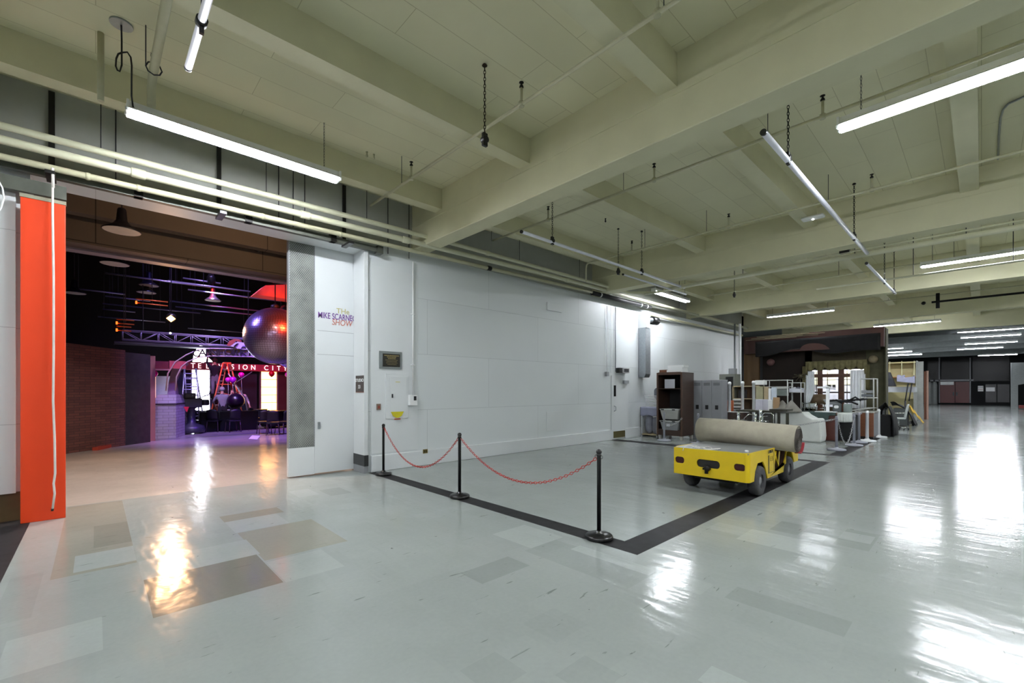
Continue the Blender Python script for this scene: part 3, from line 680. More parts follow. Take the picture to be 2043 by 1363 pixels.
m = M(); m.tube([pts[-1], (pts[-1][0]-0.003, 8.12, pts[-1][2]-0.03)], 0.013, 8); m.build('tip', BLACK, r); m = M(); m.tube([(a[0], 8.12, 4.5), (a[0]+0.005, 8.12, 4.25)], 0.015, 8); m.build('grip', P('white rope', '#d9d3cc', 0.8), r)
pipe_run('white_cable', 'thin white cable hanging at the left edge beside the orange panel', 'cable', [WY(-6, 355, 8.1)[:1]+(8.1,)+WY(-6, 355, 8.1)[1:], WY(5, 375, 8.1)[:1]+(8.1,)+WY(5, 375, 8.1)[1:], WY(8, 395, 8.1)[:1]+(8.1,)+WY(8, 395, 8.1)[1:], WY(2, 415, 8.1)[:1]+(8.1,)+WY(2, 415, 8.1)[1:], WY(-8, 430, 8.1)[:1]+(8.1,)+WY(-8, 430, 8.1)[1:]], 0.009, WPL, n=6)
m = M(); m.box(-12, -0.28, 8.27, 8.33, 4.17, 4.34); t = T('door_rail', 'weathered grey steel rail above the orange panel', 'rail', (-0.28, 8.3, 4.17)); m.build('rail', P('weathered steel', '#55584f', 0.5, 0.3, var=0.2), t)
m = M(); m.box(-12, -0.74, 8.40, 8.46, 0.36, 4.16); m.build('x', WHITE) if False else None
struct(m.build('wall_sliding_leaf', PANEL))
# plaque, breaker panel, switch boxes on the wall
def wallrect(px0, py0, px1, py1, Y=YW):
    a = WY(px0, py0, Y); b = WY(px1, py1, Y); return min(a[0], b[0]), max(a[0], b[0]), min(a[1], b[1]), max(a[1], b[1])
x0, x1, z0, z1 = wallrect(757, 700, 802, 737, 8.47); t = T('memorial_plaque', 'dark bronze plaque with a grey border on the white wall', 'plaque', ((x0+x1)/2, YW, z0))
m = M(); m.box(x0, x1, 8.468, 8.491, z0, z1); m.build('border', P('pewter', '#7e8484', 0.4, 0.5), t, bevel=0.005)
w_, h_ = x1-x0, z1-z0
m = M(); m.box(x0+w_*0.14, x1-w_*0.10, 8.460, 8.468, z0+h_*0.12, z1-h_*0.14); m.build('plate', P('dark bronze', '#211f18', 0.4, 0.4), t)
m = M(); rr = random.Random(3)
for k, (s0, s1, hh) in enumerate(((0.2, 0.84, .05), (0.32, 0.72, .045), (0.36, 0.7, .045), (0.25, 0.8, .02), (0.3, 0.76, .02), (0.28, 0.78, .02), (0.34, 0.7, .02))):
    zz = z1-h_*(0.24+k*0.085); xx = x0+w_*s0
    while xx < x0+w_*s1: l = w_*rr.uniform(0.015, 0.04); m.box(xx, xx+l, 8.457, 8.461, zz-h_*hh/2, zz+h_*hh/2); xx += l+w_*0.012
m.build('raised_lettering', P('old brass', '#9a8a5a', 0.4, 0.5), t)
x0, x1, z0, z1 = wallrect(770, 746, 815, 834, 8.47); t = T('breaker_panel', 'flush white electrical panel with a yellow label below the plaque', 'panel', ((x0+x1)/2, YW, z0))
m = M(); m.box(x0, x1, 8.476, 8.491, z0, z1); m.build('frame', WHITE, t, bevel=0.004)
m = M(); m.box(x0+0.10, x1-0.05, 8.468, 8.476, z0+0.06, z1-0.06); dd = m.build('door', WHITE, t, bevel=0.003)
m = M(); m.box(x0+0.13, x0+0.16, 8.460, 8.468, (z0+z1)/2-0.03, (z0+z1)/2+0.05); m.build('latch', DARK, dd)
a = wallrect(780, 822, 806, 833, 8.46); m = M(); m.prism([(a[0], a[3]), (a[1], a[3]), (a[1]-0.05, a[2]+0.04), (a[1]-0.12, a[2]), (a[0]+0.12, a[2]), (a[0]+0.05, a[2]+0.04)], 'Y', 8.462, 8.467); m.build('warning_label', P('yellow label', '#cfc51e', 0.5), t)
m = M(); m.box(a[0]+0.08, a[1]-0.08, 8.462, 8.467, a[2]-0.04, a[2]-0.015); m.build('red_label', P('red label', '#a5532a', 0.5), t)
m = M(); m.box(x0+0.22, x0+0.32, 8.462, 8.467, z1-0.17, z1-0.16); m.build('small_label', P('yellow label', '#cfc51e', 0.5), t)
x0, x1, z0, z1 = wallrect(752, 806, 760, 818, 8.47); t = T('light_switch', 'small grey switch plate left of the electrical panel', 'switch', (x0, YW, z0)); m = M(); m.box(x0, x1, 8.475, 8.491, z0, z1); m.build('plate', P('bronze plate', '#8a7668', 0.4, 0.4), t)
m = M(); m.box(x0+0.025, x1-0.025, 8.468, 8.475, z0+0.03, z1-0.04); m.build('toggle', P('brick toggle', '#8c3c2c', 0.5), t)
x0, x1, z0, z1 = wallrect(817, 788, 832, 809, 8.42); t = T('switch_box', 'white surface box with a black switch at the foot of the wall conduit', 'box', (x0, YW, z0)); m = M(); m.box(x0, x1, 8.40, 8.499, z0, z1); m.build('body', ENAM, t, bevel=0.008)
m = M(); m.box((x0+x1)/2, (x0+x1)/2+0.06, 8.39, 8.40, z1-0.12, z1-0.03); m.build('switch', BLACK, t)
xc = WY(824, 600, 8.45)[0]; pipe_run('wall_conduit', 'white vertical conduit on the wall above the white switch box', 'pipe', [(xc, 8.45, z1), (xc, 8.45, 4.45)], 0.017, ENAM, [('strap', M().box(xc-0.04, xc+0.04, 8.425, 8.499, zz, zz+0.02), ENAM) for zz in (2.2, 3.3)])
x0, x1, z0, z1 = wallrect(844, 897, 853, 904, 8.44); t = T('floor_outlet', 'brass outlet plate on the baseboard behind the first chain', 'outlet', (x0, 8.44, z0)); m = M(); m.box(x0, x1, 8.432, 8.4445, z0, z1); m.build('plate', P('brass plate', '#7a6c36', 0.4, 0.5), t)
m = M(); m.box(x0+0.02, x0+0.04, 8.428, 8.432, z0+0.02, z1-0.02); m.box(x1-0.05, x1-0.03, 8.428, 8.432, z0+0.02, z1-0.02); m.build('socket', BLACK, t)
# flush door further along, with its hardware
x0, x1 = WY(1219, 800, YW)[0], WY(1252, 800, YW)[0]; zt = 2.15
d2 = struct(T('door_2', '', '')); del d2['label'], d2['category']; d2.location = (x0, YW, 0)
m = M(); m.box(x0, x1, 8.47, 8.495, 0.03, zt); m.build('door_leaf', WHITE, d2, bevel=0.004)
a = wallrect(1225, 769, 1228, 791, 8.46); m = M(); m.box(a[0], a[1]+0.03, 8.46, 8.47, a[2], a[3]); m.build('view_slot', BLACK, d2)
m = M(); m.box(x0+0.1, x1-0.05, 8.46, 8.47, 0.05, 0.27); m.build('kick_plate', P('olive kick plate', '#5d5532', 0.4, 0.2), d2)
m = M(); m.tube([(x0+0.12, 8.46, 0.95), (x0+0.17, 8.42, 0.98), (x0+0.17, 8.42, 1.10), (x0+0.12, 8.46, 1.13)], 0.012, 6); m.build('handle', GALV, d2)
for i, (px, y0, y1, rr_) in enumerate(((1211, 588, 742, 0.012), (1219, 592, 744, 0.010), (1228, 594, 742, 0.016))):
    x, zt_ = WY(px, y0, 8.46); z = WY(px, y1, 8.46)[1]
    ex = [('junction_box', M().box(x-0.06, x+0.06, 8.42, 8.499, z-0.14, z), GREY)] if i == 0 else []
    pipe_run('wall_conduit', ['vertical conduit ending in a small grey box, left of the flush wall door', 'thinnest of the three vertical conduits above the flush wall door', 'rightmost vertical conduit above the flush wall door'][i], 'pipe', [(x, 8.46, z), (x, 8.46, 4.45)], rr_, WPL if i < 2 else GALV, ex, n=6)
x, z = WY(1233, 744, 8.45); x2, z2 = WY(1250, 735, 8.45)
t = T('alarm_box', 'black and white box above the flush wall door', 'alarm', (x, 8.45, z)); m = M(); m.box(x-0.05, x+0.12, 8.36, 8.499, z, z2); m.build('body', BLACK, t, bevel=0.01)
m = M(); m.box(x+0.12, x2-0.02, 8.32, 8.499, z, z2); m.build('display', P('grey display', '#a8a8a8', 0.4), t); m = M(); m.box(x+0.17, x2-0.07, 8.312, 8.32, z+0.03, z2-0.03); m.build('window', DARK, t)
x, z = WY(1243, 765, 8.45); m = M(); m.box(x, x+0.3, 8.40, 8.47, z, z+0.10); tag(m.build('door_closer', GREY), 'grey closer mounted at the top of the flush wall door', 'closer')
x0 = WY(1283, 700, 8.3)[0]; x1 = x0+0.34; zt, zb = WY(1283, 654, 8.3)[1], WY(1283, 752, 8.3)[1]
t = T('air_duct', 'galvanised rectangular duct running down the wall beside the cabinet', 'duct', (x0, 8.3, zb))
m = M(); m.prism([(8.499, zb-0.02), (8.25, zb-0.02), (8.20, zb+0.10), (8.20, zt), (8.499, zt)], 'X', x0, x1); m.build('duct', GALV, t, bevel=0.006)
m = M(); m.box(x0, x0+0.22, 8.15, 8.499, zt, zt+0.5); m.build('upper_box', ENAM, t, bevel=0.006)
m = M(); m.cyl((x0+0.22, 8.22, zt+0.3), (x0+0.62, 8.22, zt+0.3), 0.10, 14); m.build('collar', GALV, t); m = M(); m.cyl((x0+0.42, 8.20, zt+0.3), (x0+0.78, 8.20, zt+0.3), 0.15, 12); m.build('cap', BLACK, t)

# ================================================================== BLACK POSTS WITH RED CHAIN
def make_post(h=1.0, mat=BLACK, r=0.024, base_r=0.15, ball=True, name='stanchion_post', sides=24):
    t = T(name, 'x', 'post')
    m = M()
    m.lathe([(base_r*0.93, 0), (base_r, 0.008), (base_r, 0.035), (base_r*0.93, 0.05), (base_r*0.45, 0.062), (r*1.5, 0.075), (r*1.35, 0.095)], (0, 0, 0), sides)
    m.build('base', mat, t, local=True)
    m = M(); m.lathe([(r, 0.08), (r, h-0.075), (r*1.25, h-0.07), (r*1.25, h-0.05), (r*0.7, h-0.045)], (0, 0, 0), 18); m.build('pole', mat, t, local=True)
    m = M()
    if ball: m.ball((0, 0, h-0.026), 0.033, 16, 10)
    else: m.lathe([(r, h-0.05), (r*0.95, h-0.01), (r*0.6, h)], (0, 0, 0), 14)
    m.build('finial', mat, t, local=True); return t
PP = [(4.106, 8.035), (4.106, 5.544), (4.11, 2.941)]
p0 = make_post(1.0, P('black post plastic', '#0f0f10', 0.3, var=0.15, scale=10), 0.0235, 0.155)
labs = ['black chain post beside the wall baseboard', 'black chain post in the middle between the two red chains', 'black chain post nearest the viewer at the dark floor corner']
for i, (x, y) in enumerate(PP):
    if i == 0: o = p0; o.location = (x, y, 0); o['label'] = labs[0]
    else: o = dup(p0, (x, y, 0), 0, labs[i])
    o['group'] = 'black stanchion posts'
REDC = P('red plastic chain', '#b52a1c', 0.35, var=0.1)
def chain_span(name, label, a, b, sag, pitch, W, r, mat, group=None, L=None, wig=0.0):
    """links along a hanging curve between two points"""
    a, b = Vector(a), Vector(b); N = 240
    pts = [a.lerp(b, k/N)+Vector((0, 0, -sag*4*(k/N)*(1-k/N))) for k in range(N+1)]
    out = [pts[0]]; acc = 0
    for p, q in zip(pts, pts[1:]):
        acc += (q-p).length
        if acc >= pitch: out.append(q); acc = 0
    m = M()
    for k, (p, q) in enumerate(zip(out, out[1:])): m.link((p+q)/2, q-p, L or pitch*1.36, W, r, (k % 2)*PI/2+0.4)
    o = m.build(name, mat); tag(o, label, 'chain', group); return o
za = WX(772, 880, 4.106)[1]
chain_span('red_chain', 'red plastic chain hanging between the wall post and the middle post', (4.106, 8.00, 0.93), (4.106, 5.575, 0.92), 0.60, 0.040, 0.030, 0.0042, REDC, 'red barrier chains')
chain_span('red_chain', 'red plastic chain hanging between the middle post and the nearest post', (4.106, 5.51, 0.92), (4.11, 2.975, 0.90), 0.46, 0.040, 0.030, 0.0042, REDC, 'red barrier chains')
for i, (y, s) in enumerate(((5.544, 1), (5.544, -1), (2.941, 1), (2.941, -1), (8.035, -1))):
    m = M(); m.tube([(4.106, y+s*(0.036+0.016*math.cos(q*PI/5)), 0.92+0.02*math.sin(q*PI/5)) for q in range(10)], 0.003, 5, closed=True)
    host = [o for o in COL.objects if o.name.startswith('stanchion_post') and abs(o.location.y-y) < 0.01][0]
    m.build('chain_hook', BLACK, host)
# ================================================================== YELLOW CART
YEL = P('yellow cart paint', '#d8b90c', 0.4, var=0.06, scale=5, bump=0.02)
YELD = MATS['yellow cart paint']
DECK = P('grey deck plate', '#85898a', 0.4, 0.4, var=0.08)
CXc, CYc = 8.37, 2.985
ct = T('utility_cart', 'yellow electric utility cart with a grey deck carrying the carpet roll', 'cart', (7.11, 2.97, 0))
x0, x1, ya, yb = 7.11, 9.66, 2.38, 3.56       # body
def rrect(y0, y1, z0, z1, r, n=5):
    pts = []
    for cy, cz, a0 in ((y1-r, z1-r, 0), (y0+r, z1-r, 90), (y0+r, z0+r, 180), (y1-r, z0+r, 270)):
        for k in range(n+1): q = math.radians(a0+90*k/n); pts.append((cy+r*math.cos(q), cz+r*math.sin(q)))
    return pts
def plate_with_holes(name, outer, holes, X, th, mat, parent, axis='X'):
    """flat plate with real cut-outs (filled by triangulation)"""
    bm = bmesh.new(); es = []
    for lp in [outer]+holes:
        vs = [bm.verts.new((X, p[0], p[1]) if axis == 'X' else (p[0], X, p[1])) for p in lp]
        es += [bm.edges.new((vs[i], vs[(i+1) % len(vs)])) for i in range(len(vs))]
    bmesh.ops.triangle_fill(bm, edges=es, use_beauty=True, use_dissolve=False)
    r = bmesh.ops.extrude_face_region(bm, geom=bm.faces[:])
    d = Vector((th, 0, 0)) if axis == 'X' else Vector((0, th, 0))
    bmesh.ops.translate(bm, verts=[e for e in r['geom'] if isinstance(e, bmesh.types.BMVert)], vec=d)
    bmesh.ops.recalc_face_normals(bm, faces=bm.faces)
    off = Vector((0, 0, 0)); p = parent
    while p is not None: off += p.location; p = p.parent
    bmesh.ops.translate(bm, verts=bm.verts, vec=-off)
    me = bpy.data.meshes.new(name); bm.to_mesh(me); bm.free(); me.materials.append(mat)
    o = bpy.data.objects.new(name, me); COL.objects.link(o); o.parent = parent; return o
# front bumper plate: bottom edge slightly raised, wide slot and two light openings
def fr(px, py): y, z = WX(px, py, x0); return (y, z)
zt, zbm = 0.715, 0.27
L1 = rrect(fr(1365, 0)[0], fr(1347, 0)[0], fr(1355, 924)[1], fr(1355, 911)[1], 0.045)
SL = rrect(fr(1436, 0)[0], fr(1390, 0)[0], fr(1412, 934)[1], fr(1412, 918)[1], 0.055)
L2 = rrect(fr(1487, 0)[0], fr(1464, 0)[0], fr(1475, 940)[1], fr(1475, 926)[1], 0.045)
plate_with_holes('front_panel', [(ya+0.06, zbm), (yb, zbm), (yb, zt-0.012), (ya+0.06, zt)], [L1, SL, L2], x0, 0.02, YEL, ct)
TL = P('dark red tail lamp', '#3c1210', 0.2, var=0.1)
for lp in (L1, L2):
    ys = [p[0] for p in lp]; zs = [p[1] for p in lp]; m = M(); m.prism(rrect(min(ys), max(ys), min(zs), max(zs), 0.045), 'X', x0+0.02, x0+0.04); m.build('lamp', TL, ct)
m = M(); m.box(x0+0.03, x0+0.06, ya+0.1, yb-0.02, zbm+0.02, zt-0.03); m.build('inner_panel', P('cart interior black', '#0c0c0c', 0.6), ct)
# rounded front corner and right side skin with wheel arches
m = M(); R_ = 0.06
cor = [(x0+R_-R_*math.cos(q), ya+R_-R_*math.sin(q)) for q in [PI/2*k/6 for k in range(7)]]
cor2 = [(x0+R_-(R_-0.02)*math.cos(q), ya+R_-(R_-0.02)*math.sin(q)) for q in [PI/2*k/6 for k in range(7)]]
m.prism(cor+cor2[::-1], 'Z', zbm, zt); m.build('corner_panel', YEL, ct)
W1, W2 = 7.62, 9.12
side = [(x0+R_, zt), (x0+R_, zbm), (W1-0.30, zbm), (W1-0.25, 0.42), (W1-0.14, 0.53), (W1+0.10, 0.53), (W1+0.22, 0.42), (W1+0.32, zbm-0.04), (8.78, zbm-0.04), (W2-0.27, 0.40), (W2-0.15, 0.56), (W2+0.15, 0.56), (W2+0.27, 0.40), (W2+0.31, 0.33), (x1, 0.33), (x1, 0.60), (8.95, 0.60), (8.93, 0.36), (8.30, 0.28), (8.30, 0.70)]
for yy_, nm in ((ya, 'side_panel'), (yb-0.02, 'side_panel')):
    m = M(); m.prism(side, 'Y', yy_, yy_+0.02); m.build(nm, YEL, ct)
m = M(); m.box(x0+0.01, 8.30, ya+0.01, yb-0.01, zt-0.025, zt-0.008); m.build('deck', DECK, ct)
m = M(); m.box(8.93, x1, ya+0.01, yb-0.01, 0.58, 0.60); m.build('rear_deck', DECK, ct)
m = M(); m.box(8.28, 8.31, ya+0.02, yb-0.02, 0.24, zt-0.02); m.box(8.91, 8.94, ya+0.02, yb-0.02, 0.24, 0.60); m.box(8.28, 8.94, ya+0.03, yb-0.03, 0.22, 0.25); m.build('footwell', P('brown rusted floor', '#4a2f1c', 0.6, var=0.2), ct)
m = M(); m.tube([(8.40, ya+0.06, 0.28), (8.5, ya+0.04, 0.62)], 0.016, 6); m.tube([(8.45, ya+0.04, 0.60), (8.55, ya+0.02, 0.36), (8.66, ya+0.03, 0.6)], 0.012, 6); m.build('cable', YEL, ct)
m = M(); m.box(x1, x1+0.02, ya, yb, 0.33, 0.60); m.build('rear_panel', YEL, ct)
m = M(); m.box(x0+0.2, x1-0.1, ya+0.25, yb-0.25, 0.2, 0.26); m.build('chassis', BLKM, ct)
m = M(); m.ball((x0-0.02, fr(1412, 940)[0], 0.42), 0.05, 10, 8); m.cyl((x0-0.05, fr(1412, 940)[0], 0.46), (x0-0.05, fr(1412, 940)[0], 0.34), 0.03, 8); m.box(x0-0.08, x0, fr(1412, 940)[0]-0.05, fr(1412, 940)[0]+0.05, 0.40, 0.43); m.build('tow_hitch', BLKM, ct)
m = M(); m.lathe([(0.06, 0), (0.10, 0.001), (0.075, 0.004)], (0, 0, 0), 14)
def wheel(x, y, r, w_, side_):
    m = M(); prof = [(0.45*r, -w_/2+0.01), (0.8*r, -w_/2), (0.94*r, -w_/2+0.012), (r, -w_/2+0.04), (r, w_/2-0.04), (0.94*r, w_/2-0.012), (0.8*r, w_/2), (0.45*r, w_/2-0.01), (0.45*r, -w_/2+0.01)]
    m.lathe(prof, (0, 0, 0), 28, caps=False); m.v = [(x+v[0], y+v[2], r+v[1]) for v in m.v]; o = m.build('wheel', RUB, ct)
    m = M(); m.lathe([(0.02, -w_*0.30), (0.25*r, -w_*0.34), (0.30*r, -w_*0.2), (0.47*r, -w_*0.3), (0.47*r, w_*0.3), (0.02, w_*0.3)], (0, 0, 0), 20); m.v = [(x+v[0], y+(v[2] if side_ < 0 else -v[2]), r+v[1]) for v in m.v]; m.build('hub', P('dusty hub', '#98999b', 0.6, 0.4), o)
for x in (W1, W2):
    for y, s in ((ya+0.06, -1), (yb-0.09, 1)): wheel(x, y, 0.235, 0.16, s)
# black lettering panel on the side
a = 8.13; m = M()
m.box(7.98, 8.02, ya-0.003, ya, 0.31, 0.60); m.box(7.96, 8.24, ya-0.003, ya, 0.305, 0.312); m.box(8.25, 8.257, ya-0.003, ya, 0.29, 0.64); m.build('stencil', BLACK, ct)
text('CARGO', 0.07, BLACK, ct, (8.08, ya-0.004, 0.655), RX, bold=0.001)
text('E 5', 0.11, P('grey stencil', '#8a7a1c', 0.5), ct, (8.14, ya-0.004, 0.53), RX)
m = M(); m.lathe([(0.028, 0), (0.028, 0.03), (0.018, 0.035)], (7.30, ya+0.10, zt-0.008), 12); tag(m.build('deck_cap', ENAM), 'small white cap on the front corner of the cart deck', 'cap')
# tangle of white cord on the deck
rr = random.Random(5); pts = []
for k in range(60):
    u = k/59; pts.append((7.28+0.10*math.sin(u*31)+rr.uniform(-.03, .03), 3.33-0.42*u+0.10*math.cos(u*27), 0.708+0.008*(1+math.sin(u*40))))
pts = [(7.10, 3.40, 0.66), (7.105, 3.39, 0.70)]+pts
m = M(); m.tube(pts, 0.006, 5); tag(m.build('white_cord', P('white cord', '#e4e2dc', 0.7)), 'tangled white cord lying on the cart deck', 'cord')
# carpet roll
X_ = 8.62; ra = 0.225; ya_, zl = 3.78, 0.905; yr, zr = 2.12, 0.835
xl = 8.62
m = M(); m.tube([(xl, 3.78, 0.90), (xl, 3.3, 0.895), (xl, 2.12, 0.84)], [ra, ra, ra*1.02], 40)
t = T('carpet_roll', 'large grey-beige carpet roll lying across the yellow cart', 'carpet roll', (xl, 2.9, 0.66))
CARP = P('beige carpet backing', '#a39d8c', 0.95, var=0.10, scale=8, bump=0.25, bscale=160)
m.build('roll', CARP, t)
# spiral end and the red-lined flap
m = M(); sp = []
for k in range(150):
    q = k*0.26; r_ = ra*(0.97-0.90*k/150); sp.append((xl+r_*math.cos(q), 2.108, 0.838+r_*math.sin(q)))
m.tube(sp, 0.0045, 4); m.build('spiral_end', P('dark pile edge', '#4a453f', 0.9), t)
m = M(); m.cyl((xl, 2.1205, 0.84), (xl, 2.112, 0.84), ra*0.98, 32); m.build('end_face', P('grey pile', '#5c5852', 0.95, var=0.25, scale=40), t)
m = M(); m.grid(lambda u, v: (xl+(ra+0.012)*math.cos(-1.75+u*1.45), 2.16-0.085*v, 0.835+(ra+0.012)*math.sin(-1.75+u*1.45)), 10, 2); fo = m.build('flap', P('dark red lining', '#7d1420', 0.8), t)
sd = fo.modifiers.new('thick', 'SOLIDIFY'); sd.thickness = 0.012

# ================================================================== STORED FURNITURE BEHIND THE CART
def bx(name, label, cat, x0, x1, y0, y1, z0, z1, mat, bevel=0.008, group=None):
    m = M(); m.box(x0, x1, y0, y1, z0, z1); return tag(m.build(name, mat, bevel=bevel), label, cat, group)
def frontal(px0, py0, px1, py1, X):
    a = WX(px0, py0, X); b = WX(px1, py1, X); return b[0], a[0], max(0.0, b[1]), a[1]     # y0,y1,z0,z1
# small table with blue grey cloth
X = 14.3; y0, y1, z0, z1 = frontal(1270, 812, 1311, 870, X); y1 = min(y1, 8.42); zt = z1
t = T('side_table', 'small table with a blue-grey cloth left of the dark brown cabinet', 'table', (X, (y0+y1)/2, 0)); CL = P('blue grey cloth', '#8e90a4', 0.9, var=0.06, bump=0.2)
for yy_ in (y0+0.03, y1-0.03):
    for xx in (X+0.02, X+0.55): m = M(); m.box(xx, xx+0.035, yy_-0.018, yy_+0.018, 0, zt-0.03); m.build('leg', P('pale grey frame', '#b9bcc2', 0.5), t)
m = M(); m.box(X, X+0.6, y0, y1, zt-0.03, zt); m.build('top', GREY, t)
m = M(); m.box(X+0.02, X+0.57, y0+0.01, y1-0.01, 0.06, 0.10); m.build('lower_shelf', WOODL, t)
m = M(); m.grid(lambda u, v: (X-0.012+0.01*math.sin(u*23)*v, y0+(y1-y0)*u, zt+0.006-0.30*v-0.015*math.sin(u*9)*v), 24, 6)
m.grid(lambda u, v: (X-0.012+0.62*v, y0+(y1-y0)*u, zt+0.008), 2, 2); c = m.build('table_cloth', CL); c.modifiers.new('t', 'SOLIDIFY').thickness = 0.005; tag(c, 'blue-grey cloth hanging over the front of the small table', 'cloth')
for k, (u, sc) in enumerate(((0.68, 1.0), (0.30, 0.85))):
    yc = y0+(y1-y0)*u; m = M(); m.lathe([(0.06, 0), (0.14*sc, 0.10), (0.16*sc, 0.3), (0.13*sc, 0.55), (0.05, 0.64*sc+0.05)], (X+0.28, yc, 0.10), 16); tag(m.build('stuffed_bag', P('grey bag fabric', '#8b8d98', 0.9, var=0.15)), ['larger grey sack under the blue-grey cloth table', 'smaller grey sack under the blue-grey cloth table'][k], 'bag')
y0b, y1b, z0b, z1b = frontal(1289, 790, 1311, 812, X+0.15)
t = T('wire_basket', 'white tapered basket on the small cloth-covered table', 'basket', (X+0.3, (y0b+y1b)/2, zt+0.01)); m = M(); n_ = 9
for k in range(n_):
    f = k/(n_-1); s_ = 0.78+0.22*f; zz = zt+0.02+(z1b-zt-0.02)*f; yc = (y0b+y1b)/2; hw = (y1b-y0b)/2*s_
    m.tube([(X+0.08, yc-hw, zz), (X+0.08, yc+hw, zz), (X+0.48, yc+hw, zz), (X+0.48, yc-hw, zz)], 0.008, 4, closed=True)
m.build('wires', ENAM, t); m = M(); zz = z1b; hw = (y1b-y0b)/2; m.tube([(X+0.06, yc-hw, zz), (X+0.06, yc+hw, zz), (X+0.50, yc+hw, zz), (X+0.50, yc-hw, zz)], 0.016, 6, closed=True); m.build('rim', ENAM, t)
y0c, y1c, z0c, z1c = frontal(1297, 774, 1316, 792, X+0.7)
y1c = min(y1c, 8.3); y0c = min(y0c, 7.95)
t = T('office_chair', 'grey rounded chair back half hidden behind the dark brown cabinet', 'chair', (X+0.75, (y0c+y1c)/2, 0)); m = M(); m.prism(rrect(y0c-0.1, y1c, z0c-0.1, z1c, 0.12), 'X', X+0.72, X+0.80); m.build('backrest', P('grey upholstery', '#6c7178', 0.8), t, bevel=0.02)
m = M(); m.box(X+0.72, X+1.2, y0c-0.1, y1c-0.02, 0.5, 0.58); m.build('seat', MATS['grey upholstery'], t, bevel=0.02); m = M(); m.cyl((X+0.95, (y0c+y1c)/2, 0), (X+0.95, (y0c+y1c)/2, 0.5), 0.03, 8); m.lathe([(0.25, 0), (0.25, 0.04), (0.05, 0.1)], (X+0.95, (y0c+y1c)/2, 0), 10); m.build('pedestal', BLACK, t)
yv, zv = WX(1261, 860, 15.2); bx('white_board', 'low white box against the wall behind the small cloth table', 'box', 14.9, 15.2, 8.28, 8.46, 0, WX(1261, 849, 15.0)[1]+0.05, ENAM)
# tall dark cabinet, open shelves facing the viewer
X = 13.97; y0, y1, z0, z1 = frontal(1311, 744, 1361, 880, X); zt = z1
t = T('bookcase', 'tall dark brown open cabinet on white feet holding bins', 'cabinet', (X, (y0+y1)/2, 0)); D = 0.85; zf = 0.14
m = M(); m.box(X, X+D, y0, y0+0.035, zf, zt); m.build('side_panel', WOODD, t); m = M(); m.box(X, X+D, y1-0.035, y1, zf, zt); m.build('side_panel', WOODD, t)
m = M(); m.box(X, X+D, y0+0.035, y1-0.035, zt-0.06, zt); m.build('top_panel', WOODD, t); m = M(); m.box(X, X+D, y0+0.035, y1-0.035, zf, zf+0.2); m.build('bottom_panel', WOODD, t)
m = M(); m.box(X+D-0.03, X+D, y0+0.035, y1-0.035, zf+0.2, zt-0.06); m.build('back_panel', P('dark back board', '#262527', 0.7), t)
for zz in (WX(1340, 775, X)[1], WX(1340, 841, X)[1]-0.02): m = M(); m.box(X+0.02, X+D-0.03, y0+0.035, y1-0.035, zz-0.02, zz); m.build('shelf', WOODD, t)
m = M(); m.box(X-0.015, X, y0-0.01, y0+0.05, zf, zt); m.box(X-0.015, X, y1-0.05, y1+0.01, zf, zt); m.box(X-0.015, X, y0+0.05, y1-0.05, zt-0.08, zt+0.01); m.build('face_frame', P('worn brown edge', '#4a3327', 0.45, var=0.2, scale=8), t)
for xx in (X+0.03, X+D-0.12):
    for yy_ in (y0+0.02, y1-0.12): m = M(); m.prism([(yy_, 0), (yy_+0.07, 0), (yy_+0.1, zf), (yy_, zf)], 'X', xx, xx+0.08); m.build('foot', P('pale foot', '#a9a7a2', 0.5), t)
CABZ, CABX, CABY = zt, X, (y0, y1)
bx('brown_box', 'small brown box on the left of the cabinet top behind the white boxes', 'box', X+0.15, X+0.5, y1-0.28, y1-0.0, zt, zt+0.10, WOODM)
for k, (px0, px1, pa, pb, lab) in enumerate(((1325, 1362, 744, 740.5, 'bottom white flat box of the stack on the cabinet'), (1326, 1361, 740, 735.5, 'middle white flat box of the stack on the cabinet'), (1325, 1363, 735, 731, 'top white flat box of the stack on the cabinet'))):
    q = frontal(px0, pb, px1, pa, X+0.1); hh = 0.075; bx('white_box', lab, 'box', X+0.08+0.03*k, X+0.50, q[0], q[1]-0.1, zt+0.005+k*(hh+0.004), zt+0.005+k*(hh+0.004)+hh, ENAM, 0.006, 'white flat boxes on the cabinet')
q = frontal(1326, 757, 1346, 774, X+0.25); bx('paper_sheet', 'pale lilac sheet standing on the upper cabinet shelf', 'paper', X+0.25, X+0.262, q[0], q[1], WX(1340, 775, X)[1]+0.003, q[3], PAPER, 0)
